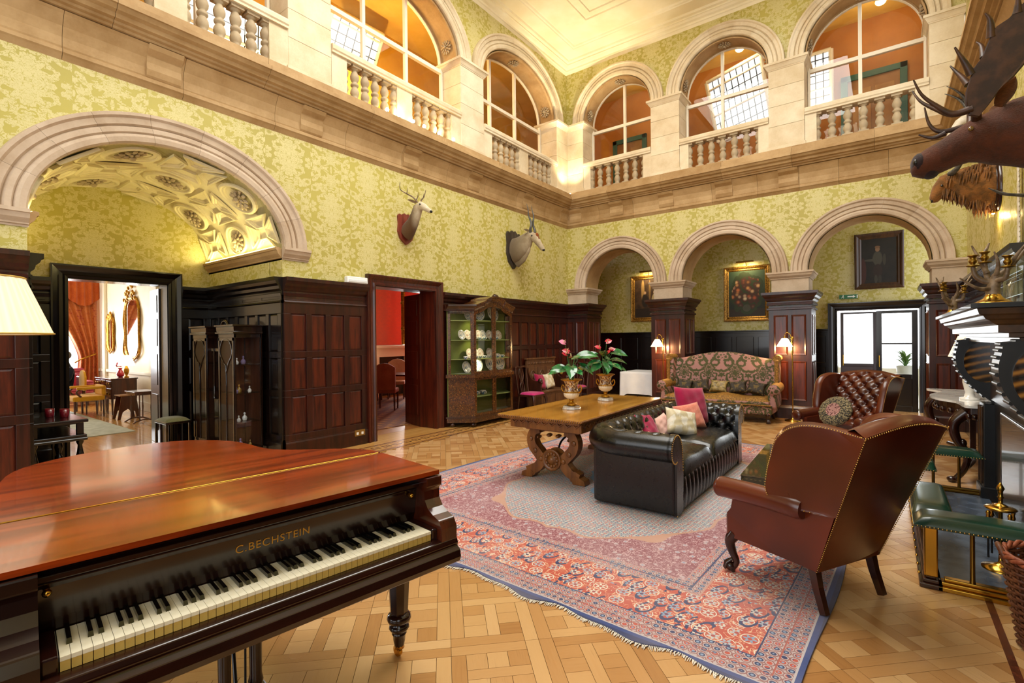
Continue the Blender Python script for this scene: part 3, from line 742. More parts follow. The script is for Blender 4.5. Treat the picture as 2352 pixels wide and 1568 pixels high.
# porch beyond the glazed doors
po=struct(G().box(4.5,9,CY+.3,6.6,-.1,0).build('floor_porch',mottled('porch_stone',h('b9b4ac'),h('a5a097'),2)))
pw=G(); pw.box(4.4,4.5,CY+.3,6.6,0,3.4).box(8.9,9,CY+.3,6.6,0,3.4).box(4.4,9,CY+.3,6.6,3.3,3.4).box(4.4,5.2,6.5,6.6,0,3.3).box(7.9,9,6.5,6.6,0,3.3).box(5.2,7.9,6.5,6.6,0,.7).box(5.2,7.9,6.5,6.6,2.9,3.3); struct(pw.build('wall_porch',mottled('porch_render',h('e9e4d8'),h('d8d2c4'),2)))
# ---------------------------------------------------------------- drawing room beyond the alcove
MCrm=mottled('cream_drawing_room_paint',h('f6ead2'),h('efe0c2'),1.2,.5)
dr_=struct(G().box(-11.6,AX-.0,-12.5,-6.9,-.1,.001).build('floor_drawing_room',wood('honey_oak_boards',h('c08a45'),h('d9a55e'),.22,stretch=(.06,1,1),world=True,coat=.3)))
def PD(u,d,z): return (u,-7.05-d,z)
dw=struct(wall_mesh(PD,-11.6,AX-.3,0,4.2,.2,[]).build('wall_drawing_room_right',MCrm))
def PF(u,d,z): return (-11.3+d,u,z)
df=struct(wall_mesh(PF,-12.5,-6.9,0,4.2,.2,[(-9.9,-7.30,3.4,0,.7)]).build('wall_drawing_room_far',MCrm))
struct(G().box(-11.6,AX-.2,-12.6,-12.5,0,4.2).build('wall_drawing_room_left',MCrm)); struct(G().box(-11.6,AX-.3,-12.5,-6.9,4.0,4.2).build('ceiling_drawing_room',MCe))
struct(G().box(AX-.31,AX-.30,-12.5,-10.25,0,4.2).box(AX-.31,AX-.3,-7.7,-7.0,0,4.2).box(AX-.31,AX-.3,-10.25,-9.5,0,4.2).box(AX-.31,AX-.3,-8.3,-7.7,0,4.2).box(AX-.31,AX-.3,-9.5,-8.3,2.54,4.2).build('wall_drawing_room_near',MCrm))
g=G()
for u in (-5.1,-6.75,-10.65):
    g.box(u-.12,u+.12,0,.07,.0,4.0,PD); g.box(u-.15,u+.15,0,.10,0,.42,PD)
g.box(-11.4,-2.7,0,.04,0,.22,PD).box(-11.4,-2.7,0,.05,.86,.93,PD); g.build('pilaster',MWp,dw,bevel=.008)
# ---------------------------------------------------------------- dining room beyond the panelled door
MRed=damask('red_dining_damask',h('c62a12'),h('b02010'),.5,.9)
struct(G().box(-5.6,-.35,-6.9,1.0,-.1,.001).build('floor_dining_room',wood('dining_boards',h('8a5526'),h('a56c34'),.3,world=True)))
def PE(u,d,z): return (-5.4+d,u,z)
struct(wall_mesh(PE,-6.9,1.0,0,4.0,.2,[(-.95,.25,2.9,0,.9)]).build('wall_dining_far',MRed))
struct(G().box(-5.6,-.35,.9,1.1,0,4).build('wall_dining_right',MRed)); struct(G().box(-5.6,-.35,-6.95,-6.85,0,4).build('wall_dining_left',MRed)); struct(G().box(-5.6,-.3,-6.9,1.1,3.9,4).build('ceiling_dining',MCe))
struct(G().box(-.37,-.36,-6.9,-6.2,0,4).box(-.37,-.36,-4.8,1,0,4).box(-.37,-.36,-6.2,-4.8,2.6,4).build('wall_dining_near',MRed))
# door reveals (linings) in the thickness of the walls
for nm,pl,u0,u1,zt,t,m_ in (('trim_2',PL,-6.17,-4.83,2.53,.37,MWr),('trim_3',PAb,-9.50,-8.30,2.54,.32,MWb)):
    g=G(); g.box(u0-.01,u0+.012,-t,.01,0,zt,pl).box(u1-.012,u1+.01,-t,.01,0,zt,pl).box(u0,u1,-t,.01,zt-.012,zt+.01,pl); struct(g.build(nm,m_))
# ================================================================ grand piano
MPi=wood('piano_mahogany',h('5a1805'),h('9c3a0c'),.18,scale=9,stretch=(.09,1,1),coat=.45,coatr=.06,bump=.03)
MPd=wood('piano_dark_mahogany',h('150603'),h('2a0e07'),.18,scale=9,stretch=(.09,1,1),coat=.2,coatr=.06,bump=.02)
MPa=wood('piano_arm_mahogany',h('2c0d05'),h('521f0c'),.2,scale=5,stretch=(1,1,.1),coat=.4)
MPl=plain('piano_dark_end',h('1a0804'),.22,coat=.2)
MIv=mottled('ivory_key',h('f1ead2'),h('e6dcbc'),12,.25); MIvf=mottled('ivory_key_front',h('d9b660'),h('c9a24a'),12,.4)
MEb=plain('ebony_key',h('070707'),.15,coat=.5)
pn=thing('grand_piano','mahogany grand piano in the foreground with its keyboard open','piano',(4.93,-9.578,0),math.radians(82))
LID=[(0,.55),(.0,.62),(-.03,.70),(-.12,.82),(-.264,.937),(-.372,1.05),(-.42,1.18),(-.436,1.36),(-.47,1.52),(-.549,1.66),(-.646,1.765),(-.778,1.825),(-.92,1.84),(-1.056,1.815),(-1.25,1.745),(-1.40,1.62),(-1.47,1.47),(-1.50,1.25),(-1.51,.55)]
def smooth_poly(P,it=2):
    for _ in range(it):
        Q=[P[0]]
        for a,b in zip(P[:-1],P[1:]): Q+=[(a[0]*.75+b[0]*.25,a[1]*.75+b[1]*.25),(a[0]*.25+b[0]*.75,a[1]*.25+b[1]*.75)]
        P=Q+[P[-1]]
    return P
LS=smooth_poly(LID,1)
G().prism(LS,.978,1.0).build('lid',MPi,pn,bevel=.006)
G().prism([(0,0),(0,.535),(-1.51,.535),(-1.52,0)],.98,1.0).build('lid_flap',MPi,pn,bevel=.006)
G().tube([(-.02,.542,1.0),(-1.50,.542,1.0)],.0035,8).build('piano_hinge',MBr,pn)
inn=[(x*.975-.018,y*.975+.01) for x,y in LS]
inn=[(-.03,.12)]+inn+[(-1.485,.12)]
G().prism(inn,.66,.978).build('case',MPd,pn)
G().prism([(x*1.005+.004,y) for x,y in inn[1:-1]]+[(-1.49,.3),(-.03,.3)],.655,.70).build('case_moulding',MPd,pn,bevel=.01)
# arms
for s,x0,x1 in ((1,-.085,.0),(-1,-1.53,-1.40)):
    prof=[(.30,.62),(-.10,.62),(-.125,.66),(-.125,.765),(-.105,.80),(-.06,.815),(-.02,.835),(.005,.87),(.008,.91),(.0,.925),(-.012,.93),(-.012,.975),(.30,.975)]
    G().prism(prof,x0,x1,lambda a,b,c:(c,a,b)).build('arm',MPa if s>0 else MPl,pn,bevel=.008)
# key bed and slip
SL=[(.30,.60),(-.10,.60),(-.145,.605),(-.155,.63),(-.15,.66),(-.13,.675),(-.135,.69),(-.125,.71),(-.10,.715),(.30,.715)]
G().prism(SL,-1.53,.0,lambda a,b,c:(c,a,b)).build('key_slip',MPd,pn,bevel=.004)
# key blocks
for a,b in ((-.112,-.085),(-1.40,-1.362)): G().box(a,b,-.09,.10,.71,.765).build('key_block',MPd,pn,bevel=.006)
# fallboard & nameboard
FB=[(.105,.755),(.085,.80),(.075,.90),(.07,.915),(.085,.93),(.085,.978),(.13,.978),(.13,.755)]
G().prism(FB,-1.40,-.085,lambda a,b,c:(c,a,b)).build('fallboard',MPd,pn,bevel=.003)
G().prism([(.05,.925),(.05,.945),(.1,.945),(.1,.925)],-1.40,-.085,lambda a,b,c:(c,a,b)).build('music_shelf_moulding',MPd,pn,bevel=.004)
fc=bpy.data.curves.new('lettering','FONT'); fc.body='C.BECHSTEIN'; fc.size=.042; fc.extrude=.0006; fc.space_character=1.12; fc.align_x='CENTER'
tmp=bpy.data.objects.new('tmp',fc); COL.objects.link(tmp); lm=bpy.data.meshes.new_from_object(tmp.evaluated_get(bpy.context.evaluated_depsgraph_get())); bpy.data.objects.remove(tmp); ft=bpy.data.objects.new('lettering',lm); COL.objects.link(ft); lm.materials.clear(); lm.materials.append(plain('gilt_lettering',h('b8862e'),.35,.6)); ft.parent=pn
ft.location=(-.735,.0790,.842); ft.rotation_euler=(math.radians(95.7),0,0)
# keys
kw=1.245/52; x0=-1.36; wk=G(); wk.box(.0006,kw-.0006,-.085,.10,.745,.757); wk.box(.001,kw-.001,-.083,.10,.716,.745)
wm=bpy.data.meshes.new('white_key'); q=wk.mesh('white_key'); q.materials.append(MIv); q.materials.append(MIvf)
for i,p in enumerate(q.polygons): p.material_index=1 if i>=6 else 0
for i in range(52):
    c=bpy.data.objects.new('white_key',q); COL.objects.link(c); c.parent=pn; c.location=(x0+i*kw,0,0)
bk=G(); bw=.0070; bk.add([(-bw,-.018,.757),(bw,-.018,.757),(bw,.10,.757),(-bw,.10,.757),(-bw*.82,-.010,.7705),(bw*.82,-.010,.7705),(bw*.82,.10,.7705),(-bw*.82,.10,.7705)],[(0,3,2,1),(4,5,6,7),(0,1,5,4),(1,2,6,5),(2,3,7,6),(3,0,4,7)])
bm_=bk.mesh('black_key'); bm_.materials.append(MEb)
for i in range(51):
    n=(i+5)%7      # first white key is A
    if n in (2,6): continue
    c=bpy.data.objects.new('black_key',bm_); COL.objects.link(c); c.parent=pn; c.location=(x0+(i+1)*kw,0,0)
for x in (-.13,-1.38): G().tube([(x,.07,.895),(x,.05,.895)],[.008,.012],10).ball((x,.048,.895),.012,8,6).build('brass_knob',MBr,pn)
def octleg():
    g=G(); g.lathe([(.072,.60),(.072,.585),(.06,.575),(.068,.56),(.068,.55),(.058,.54)],8,sm=False)
    g.lathe([(.066,.545),(.060,.50),(.046,.24),(.043,.225)],8,sm=False)
    g.lathe([(.040,.23),(.056,.222),(.062,.205),(.056,.188),(.038,.182),(.034,.175),(.048,.168),(.052,.155),(.044,.142),(.032,.138),(.032,.128),(.038,.124),(.032,.118),(.03,.09),(.022,.05)],16); return g
for x,y in ((-.06,.28),(-1.45,.28),(-1.02,1.52)):
    L=octleg().build('leg',MPd,pn,loc=(x,y,0))
    c=G(); c.lathe([(.024,.075),(.026,.05),(.012,.045),(.012,.03)],10); c.lathe([(.028,-.010),(.03,-.004),(.03,.004),(.028,.010)],16,fn=lambda a,b,z:(z+.0,a+.014,b+.03)); c.build('castor',MBr,L)
# pedal lyre
ly=None
for x in (-.84,-.72):
    g=G(); g.lathe([(.034,.60),(.034,.57),(.026,.56),(.03,.545),(.024,.53),(.02,.50),(.026,.34),(.024,.20),(.03,.17),(.024,.15),(.03,.13),(.03,.10)],14); g.build('lyre_post',MPd,pn,loc=(x,.36,0))
G().box(-.90,-.66,.28,.44,.06,.11).build('lyre_box',MPd,pn,bevel=.01)
for x in (-.81,-.75): 
    G().tube([(x,.31,.09),(x,.22,.065),(x,.15,.045)],[(.008,.018),(.008,.02),(.006,.024)],8).build('pedal',MBr,pn)
    G().tube([(x,.40,.1),(x+.01,.42,.6)],.005,6).build('pedal_rod',MBlk,pn)
G().tube([(-.78,.42,.10),(-.70,.85,.62)],.009,6).build('lyre_brace',MBlk,pn)
# ================================================================ Persian rug
def rug_mat():
    m=M_('persian_rug'); x,y,z=m.coord('Object'); HW,HL=2.07,2.80
    ax=x.abs(); ay=y.abs(); nz=m.noise(m.vec,40,2)
    d=(HW-ax).mn(HL-ay)
    fold=m.comb(ax,ay)
    # flowers
    v1=m.voro(fold,9.0,rnd=.9); c1=m.node('TexVoronoi'); c1.inputs['Scale'].default_value=9.0; c1.inputs['Randomness'].default_value=.9; m.t.links.new(fold,c1.inputs['Vector']); sep=m.node('SeparateColor'); m.t.links.new(c1.outputs['Color'],sep.inputs[0])
    r1=E(m.t,sep.outputs[0]); r2=E(m.t,sep.outputs[1])
    pos=m.node('SeparateXYZ'); vm=m.node('VectorMath',operation='SUBTRACT'); m.t.links.new(fold,vm.inputs[0]); m.t.links.new(c1.outputs['Position'],vm.inputs[1]); m.t.links.new(vm.outputs[0],pos.inputs[0])
    px,py=E(m.t,pos.outputs[0]),E(m.t,pos.outputs[1])
    th=py.atan2(px); rr=hyp(px,py)
    pet=rr-((th*6.0+r1*6.0).cos()*.011+.026); ringo=(rr-.044).abs()-.003
    pais=(hyp(px-.02,py*.6+px*.4)-.040).abs()-.008
    scroll=(m.noise(fold,16,2,.5,1.2)-.5).abs()
    red=h('b84c36'); navy=h('1f2f5c'); blue=h('7f9bb8'); cream=h('d9d2c2'); mar=h('8a3644'); teal=h('2f6a70')
    bor=m.mix(scroll.lt(.022),red,h('dcae8a')); bor=m.mix(ringo.lt(0.0)*(r2.gt(.35)),bor,cream); bor=m.mix((pais.lt(0.0))*(r2.lt(.5)),bor,navy); bor=m.mix(pet.lt(0.0),bor,m.mix(r1,blue,cream)); bor=m.mix(rr.lt(.012),bor,m.mix(r2,navy,red))
    # guard stripes: little hexagons along the edge
    v2=m.voro(fold,21,rnd=.2); g2=m.mix(v2.lt(.33),h('b9a9a8'),m.mix(m.noise(fold,9,1).gt(.5),navy,red)); g2=m.mix(v2.lt(.17),g2,blue); g2=m.mix(((v2-.5).abs()).lt(.06),g2,h('8f5a55'))
    # field: small lattice of buds
    v3=m.voro(fold,26,rnd=.15); v3c=m.noise(fold,19,1)
    fld=m.mix(v3.lt(.36),h('c9c3b8'),m.mix(v3c.gt(.5),h('4c6484'),h('a8443e'))); fld=m.mix(v3.lt(.15),fld,h('ddd6c6')); fld=m.mix((v3-.48).abs().lt(.06),fld,h('7d8894'))
    # spandrels: claret with pale scrolling flowers
    v4=m.voro(fold,15,rnd=.8); sp=m.mix(v4.lt(.30),h('84404c'),h('b3a2a8')); sp=m.mix(v4.lt(.16),sp,h('7c8fae')); sp=m.mix((m.noise(fold,24,2,.5,1.5)-.5).abs().lt(.03),sp,h('c3a2a4'))
    fx=1.42; fy=2.12
    lob=(ay*11.0).sin()*.06+(ax*12.0).sin()*.06
    el=hyp(ax/1.36,ay/1.96)
    e2=el+((th*0.0)+lob)*.55
    fieldcol=m.mix(e2.gt(.93),fld,m.mix(e2.gt(.955),h('b88a72'),sp))
    med=(ax/.62+ay/.95)+(((ay*16.0).sin()*.05)+((ax*20.0).sin()*.04))
    fieldcol=m.mix(med.lt(1.0),fieldcol,m.mix(med.lt(.93),h('6f9cc4'),sp))
    c=fieldcol
    for lim,colr in ((.80,h('b08a86')),(.79,g2),(.735,navy),(.723,g2),(.66,h('b98a78')),(.648,bor),(.235,navy),(.227,g2),(.135,h('a85446')),(.127,g2),(.05,h('b9b2b4')),(.040,h('27407c')),(.012,navy)):
        c=m.mix(d.lt(lim),c,colr)
    big=m.noise(m.vec,1.3,3); c=m.mix(big.ss(.3,.75)*.2+.05,c,h('c9bfc2'))
    m.set(col=c,rough=.95,sheen=.15,spec=.1); m.bump(nz,.25,.004); return m.m
HW,HL=2.07,2.80
rg=thing('persian_rug','large red and cream Persian rug with a fringed edge on the parquet','rug',(4.39,-5.90,.001),math.radians(-2.6))
def rugp(i,j):
    x=-HW+2*HW*i; y=-HL+2*HL*j
    e=max(0,1-j*9)
    return (x+ (.015*math.sin(y*3.1) if i>.98 or i<.02 else 0),y+e*(.022*math.sin(x*9)+.015*math.sin(x*17+1)),.011+e*.004*max(0,math.sin(x*9+1)))
g=G(); g.grid(70,60,rugp)
edge=[rugp(k/70,0) for k in range(71)]+[rugp(1,k/60) for k in range(1,61)]+[rugp(1-k/70,1) for k in range(1,71)]+[rugp(0,1-k/60) for k in range(1,61)]
g.add(edge+[(x,y,0) for x,y,z in edge],[(i,len(edge)+i,len(edge)+(i+1)%len(edge),(i+1)%len(edge)) for i in range(len(edge))])
g.build('pile',rug_mat(),rg)
g=G(); rr_=random.Random(5)
for k in range(520):
    i=k/520; x,y,z=rugp(i,0); L=.018+rr_.random()*.02; dx=rr_.uniform(-.012,.012)
    g.tube([(x,y+.004,.006),(x+dx*.5,y-L*.5,.007),(x+dx,y-L,.003)],[.0035,.003,.0015],4)
    x,y,z=rugp(i,1); g.tube([(x,y-.004,.006),(x+dx,y+L,.003)],[.0035,.0015],4)
f_=g.build('fringe',plain('wool_fringe',h('e6dfd0'),.95),rg); f_['kind']='stuff'
# ================================================================ carved refectory table
MTo=wood('table_oak_top',h('a06a1e'),h('c78f3a'),.2,scale=8,stretch=(1,.07,1),coat=.5,coatr=.08)
MTc=wood('table_oak_carved',h('5f3512'),h('8c5620'),.38,scale=10,coat=.15)
tb=thing('refectory_table','long oak table with carved lyre ends behind the black sofa','table',(3.585,-5.60,.017),math.radians(1.2))
TW,TL,TH=1.07,2.42,.76
g=G(); g.prism([(x,y) for x,y in rect(TW,TL)],TH-.028,TH); g.build('tabletop',MTo,tb,bevel=.004)
g=G(); g.prism(rect(TW-.06,TL-.06),TH-.052,TH-.028); g.build('underboard',MTc,tb,bevel=.01)
rope=G(); k=0
for (a,b) in (((-TW/2,-TL/2),(TW/2,-TL/2)),((TW/2,-TL/2),(TW/2,TL/2)),((TW/2,TL/2),(-TW/2,TL/2)),((-TW/2,TL/2),(-TW/2,-TL/2))):
    n=int(math.hypot(b[0]-a[0],b[1]-a[1])/.026)
    for i in range(n):
        t=(i+.5)/n; rope.ball((a[0]+(b[0]-a[0])*t,a[1]+(b[1]-a[1])*t,TH-.016),(.012,.012,.013),6,4)
rope.build('rope_edge',MTc,tb)
g=G(); g.prism(rect(TW-.14,TL-.30),.60,TH-.05); fz=g.build('frieze',MTc,tb,bevel=.006)
cv=G()
for s in (-1,1):
    for i in range(9):
        x=(-.40+.1*i); cv.tube([(x-.045,s*(TL/2-.15),.69),(x,s*(TL/2-.147),.655),(x+.045,s*(TL/2-.15),.69)],.011,6); cv.ball((x,s*(TL/2-.15),.69),(.018,.012,.018),8,5)
    for i in range(21):
        y=(-1.0+.1*i); cv.tube([(s*(TW/2-.07),y-.045,.69),(s*(TW/2-.067),y,.655),(s*(TW/2-.07),y+.045,.69)],.011,6); cv.ball((s*(TW/2-.07),y,.69),(.012,.018,.018),8,5)
cv.build('carving',MTc,fz)
def ribbon(path,widths,y0,y1):
    """flat band following path in x-z, extruded in y"""
    P=[Vector((p[0],0,p[1])) for p in path]; A=[];B=[]
    for i,p in enumerate(P):
        d=(P[min(i+1,len(P)-1)]-P[max(i-1,0)]).normalized(); n=Vector((-d.z,0,d.x)); w=widths[i]/2
        A.append(p+n*w); B.append(p-n*w)
    return [[(a.x,y0,a.z),(b.x,y0,b.z),(b.x,y1,b.z),(a.x,y1,a.z)] for a,b in zip(A,B)]
def catmull(P,n=5):
    Q=[]; m=len(P)
    for i in range(m-1):
        p0,p1,p2,p3=P[max(i-1,0)],P[i],P[i+1],P[min(i+2,m-1)]
        for k in range(n):
            t=k/n; Q.append(tuple(.5*((2*b)+(-a+c)*t+(2*a-5*b+4*c-d)*t*t+(-a+3*b-3*c+d)*t*t*t) for a,b,c,d in zip(p0,p1,p2,p3)))
    return Q+[tuple(P[-1])]
for s in (-1,1):
    yc=s*(TL/2-.36)
    tr=G().box(-.36,.36,yc-.06,yc+.06,.555,.61).build('trestle',MTc,tb,bevel=.012)
    for q in (-1,1):
        pth=catmull([(q*.17,.57),(q*.25,.535),(q*.285,.45),(q*.26,.36),(q*.185,.28),(q*.145,.215),(q*.19,.14),(q*.27,.085),(q*.34,.06)],4)
        n=len(pth); wd=[.085+.035*math.sin(PI*i/(n-1))+(.03 if i>n-6 else 0) for i in range(n)]
        g=G(); g.loft(ribbon(pth,wd,yc-.055,yc+.055),True,False); g.build('leg',MTc,tr,bevel=.008)
        g=G(); g.prism([(q*.27,.0),(q*.42,.0),(q*.41,.05),(q*.36,.075),(q*.30,.09),(q*.25,.06)] if q>0 else [(q*.27,.0),(q*.25,.06),(q*.30,.09),(q*.36,.075),(q*.41,.05),(q*.42,.0)],yc-.06,yc+.06,lambda a,b,c:(a,c,b)); g.build('foot',MTc,tr,bevel=.008)
        g=G()
        for t in (.25,.45,.62): 
            p=pth[int(t*(n-1))]; 
            for yy in (-.058,.058): g.ball((p[0],yc+yy,p[1]),(.03,.012,.03),10,6)
        g.ball((q*.06,yc,.505),(.03,.05,.022),8,6).ball((q*.20,yc,.47),(.018,.05,.02),8,6); g.build('carving',MTc,tr)
    g=G()
    for yy in (-1,1): g.lathe([(.125,0),(.125,.015),(.11,.025),(.10,.015),(.045,.012),(.04,.03),(.0,.035)],28,fn=lambda a,b,z:(a,yc+yy*(.05+z),.235+b))
    for i in range(12):
        a=2*PI*i/12; g.ball((.072*math.cos(a),yc-.066,.235+.072*math.sin(a)),(.02,.01,.02),8,5); g.ball((.072*math.cos(a),yc+.066,.235+.072*math.sin(a)),(.02,.01,.02),8,5)
    g.box(-.13,.13,yc-.05,yc+.05,.16,.30); g.build('medallion',MTc,tr)
    G().tube(catmull([(0,yc-s*.05,.25),(0,yc-s*.15,.40),(0,yc-s*.32,.47),(0,yc-s*.45,.60)],5),.012,8).build('iron_stretcher',MBlk,tb)
# ================================================================ upholstery helpers
RZ=.017     # top of the rug
def leather(name,c1,c2,rough=.3,coat=.3):
    m=M_(name); m.coord('Object'); n=m.noise(m.vec,1.6,2); v=m.voro(m.vec,220); w=m.noise(m.vec,14,3,.6,.8)
    m.set(col=m.mix(n.ss(.3,.7),c1,c2),rough=w*.10+rough-.05,coat=coat,coatr=.2); m.bump(v*.3+w*.7,.05,.003); return m.m
MLb=leather('black_leather',h('020203'),h('050608'),.28,.15)
MLt=leather('tan_leather',h('401404'),h('66250a'),.30,.2)
MLg=leather('green_leather',h('0b2419'),h('163a29'),.25,.3)
MNail=M_('brass_nails').set(col=h('caa15a'),rough=.3,metal=1.0).m
MLegd=wood('dark_leg_wood',h('1c0b06'),h('3a170a'),.25,coat=.4)
def tuft(u,v,a,b,dep,sig):
    """dimple depth at (u,v) for a diamond lattice of buttons, spacing a along u, rows b apart"""
    j=round(v/b); best=9
    for jj in (j-1,j,j+1):
        off=.5*a if jj%2 else 0
        i=round((u-off)/a); du=u-(i*a+off); dv=(v-jj*b); best=min(best,math.hypot(du,dv))
    p=(u/a+v/(2*b)); q=(u/a-v/(2*b)); 
    cr=min(abs(p-round(p)),abs(q-round(q)))
    return -dep*math.exp(-(best/sig)**2)-dep*.45*math.exp(-(cr/.10)**2)
def pillow(w,hh,t,mat,name='cushion_cover',parent=None,n=14,pinch=.08,loc=None,rot=None,pipe=None):
    """square scatter cushion, thickness t along local y"""
    g=G()
    for s in (-1,1):
        def f(i,j):
            x=2*i-1; z=2*j-1
            k=max(0,(1-x**4)*(1-z**4))**.5
            cx=x*(1-pinch*(1-z*z)*abs(x)**3*.9); cz=z*(1-pinch*(1-x*x)*abs(z)**3*.9)
            wr=.012*math.sin(9*x+4*z)*k+.008*math.sin(13*z-5*x)*k
            return (cx*w/2,s*(t/2*k+wr*.5*k),cz*hh/2)
        b=len(g.v); g.grid(n,n,f)
        if s>0:
            for q in range(len(g.f)-n*n,len(g.f)): g.f[q]=g.f[q][::-1]
    return g.build(name,mat,parent,loc,rot,merge=True)
def fabric(name,c1,c2,sc=300,rough=.9,weave=True,sheen=.3):
    m=M_(name); x,y,z=m.coord('Object'); n=m.noise(m.vec,sc,2); q=m.noise(m.vec,4,3)
    m.set(col=m.mix((n*.5+q*.5).ss(.35,.65),c1,c2),rough=rough,sheen=sheen,spec=.2); m.bump(n,.3,.003); return m.m
# ================================================================ black chesterfield
sf=thing('chesterfield_sofa','black buttoned leather chesterfield sofa on the rug','sofa',(4.70,-5.66,RZ),PI/2)
SWd,SDp=2.46,.86      # inner faces measured below
hw=1.06; fy=-.44; by=.20; rc=.13
# path of the inner face: near arm front -> back -> far arm front (local x right, y back)
path=[]
def addseg(p,q,n):
    for i in range(n): path.append((p[0]+(q[0]-p[0])*i/n,p[1]+(q[1]-p[1])*i/n))
nrm=[]
pts=[]
def arc(cx,cy,a0,a1,n):
    for i in range(n+1):
        a=a0+(a1-a0)*i/n; pts.append((cx+rc*math.cos(a),cy+rc*math.sin(a),math.cos(a),math.sin(a)))
n=26
for i in range(n): pts.append((-hw,fy+(by-rc-fy)*i/n,-1,0))
arc(-hw+rc,by-rc,PI,PI/2,6)
n=80
for i in range(1,n): pts.append((-hw+rc+(2*hw-2*rc)*i/n,by,0,1))
arc(hw-rc,by-rc,PI/2,0,6)
n=26
for i in range(1,n+1): pts.append((hw,by-rc-(by-rc-fy)*i/n,1,0))
arcl=[0]
for a,b in zip(pts[:-1],pts[1:]): arcl.append(arcl[-1]+math.hypot(b[0]-a[0],b[1]-a[1])+ (.01 if a[2]*b[2]+a[3]*b[3]<.999 else 0))
sec=catmull([(-.01,.36),(.0,.46),(.005,.55),(.02,.63),(.06,.70),(.13,.745),(.205,.745),(.275,.705),(.31,.635),(.30,.56),(.255,.515),(.20,.50),(.165,.51)],4)
sl=[0]
for a,b in zip(sec[:-1],sec[1:]): sl.append(sl[-1]+math.hypot(b[0]-a[0],b[1]-a[1]))
rings=[]
for (x,y,nx,ny),s in zip(pts,arcl):
    r=[]
    for (o,z),t in zip(sec,sl):
        i=sec.index((o,z)); p,q=sec[max(i-1,0)],sec[min(i+1,len(sec)-1)]; dx,dz=q[0]-p[0],q[1]-p[1]; L=math.hypot(dx,dz); no,nz=-dz/L,dx/L
        d=tuft(s,t-.10,.165,.105,.028,.035) if .04<t<.52 else 0
        oo,zz=o+no*d*1.0,z+nz*d; r.append((x+nx*oo,y+ny*oo,zz))
    rings.append(r)
G().loft(rings,False,True,False).build('back_and_arms',MLb,sf)
bt=G()
for j in range(4):
    for i in range(30):
        s=i*.165+(.0825 if j%2 else 0); t=.10+j*.105
        if s>arcl[-1] or t>sl[-1]: continue
        k=min(range(len(arcl)),key=lambda q:abs(arcl[q]-s)); m=min(range(len(sl)),key=lambda q:abs(sl[q]-t)); bt.ball(rings[k][m],.014,8,5)
bt.build('button',MLb,sf)
# outer panels
g=G(); g.box(-hw-.18,-hw-.03,fy,by+.15,.02,.56).box(hw+.03,hw+.18,fy,by+.15,.02,.56).box(-hw-.165,hw+.165,by+.03,by+.17,.02,.56); g.build('outer_panel',MLb,sf,bevel=.02)
for s in (-1,1):      # scroll facings on the arm fronts
    o=[(a,b) for a,b in sec]+[(.17,.02),(-.0,.02)]
    cx=sum(p[0] for p in o)/len(o)
    g=G(); g.prism([(s*(hw+a),b) for a,b in (o if s>0 else o[::-1])],fy-.02,fy+.02,lambda a,b,c:(a,c,b)); fc_=g.build('arm_facing',MLb,sf,bevel=.008)
    nl=G()
    for a,b in o[2:-1:1]: nl.ball((s*(hw+a*.93+.01),fy-.022,b*.985),.006,6,4)
    nl.build('nail_trim',MNail,fc_)
g=G(); g.box(-hw,hw,fy+.02,by+.05,.08,.30); g.build('seat_base',MLb,sf)
# fluted, buttoned front apron
def apf(i,j):
    x=-hw+2*hw*i; z=.02+.29*j; 
    return (x,fy+.0-.028*abs(math.sin(PI*x/.115))**.6*math.sin(PI*min(1,j*1.0))**.5- .0,z)
G().grid(190,10,apf).build('front_apron',MLb,sf)
# seat cushions
for k,(a,b) in enumerate(((-hw+.01,-.03),(-.025,hw-.01))):
    def cf(i,j,a=a,b=b):
        x=2*i-1; y=2*j-1; kx=max(0,1-x**8); ky=max(0,1-y**8); 
        w=.005*math.sin(5*x+3*y)+.004*math.sin(9*y-4*x+k)
        return ((a+b)/2+(b-a)/2*x,(fy-.02+by)/2+(by-fy+.02)/2*y,.33+(.13+.04*(1-x*x)*(1-y*y)+w)*(kx*ky)**.35)
    g=G(); g.grid(22,20,cf); e=[cf(i/22,0) for i in range(23)]
    g.build('seat_cushion',MLb,sf)
for x in (-hw-.08,hw+.08):
    for y in (fy+.08,by+.08): G().lathe([(.03,.0),(.035,.03),(.03,.075)],12).build('foot',MLegd,sf,loc=(x,y,0.0))
# scatter cushions on the sofa (world placed)
MMag=fabric('magenta_velvet',h('8f0f3c'),h('b01c4c')); MPk=fabric('pink_chenille',h('c8705c'),h('d98d78'),120); MCr=damask('cream_silk_brocade',h('e6dfce'),h('cdbf9c'),.16,.24,kind='Object')
def cush(label,x,y,z,w,hh,t,mat,rx,ry,rz,piping=None,cat='cushion',group='scatter cushions on the black sofa'):
    o=pillow(w,hh,t,mat,'scatter_cushion'); o.rotation_euler=(rx,ry,rz); o.location=(x,y,z); tag(o,label,cat,group); return o
cush('large magenta velvet cushion leaning at the far end of the black sofa',4.62,-4.72,.74,.50,.50,.16,MMag,-.30,.08,math.radians(62))
cush('salmon pink woven cushion leaning on the large magenta cushion',4.70,-5.05,.645,.36,.34,.13,MPk,-.45,-.12,math.radians(52))
cush('cream silk brocade cushion propped in front of the salmon pink one',4.72,-5.42,.63,.40,.32,.14,MCr,-.5,.22,math.radians(48))
cush('small magenta cushion lying low against the sofa back',4.44,-5.82,.60,.38,.34,.12,MMag,-.6,.1,math.radians(75))
cush('small pale pink cushion peeping out behind the cream one',4.52,-5.50,.575,.28,.26,.11,fabric('pale_pink_cotton',h('d8a79a'),h('e3bcb0')),-.5,-.3,math.radians(70))
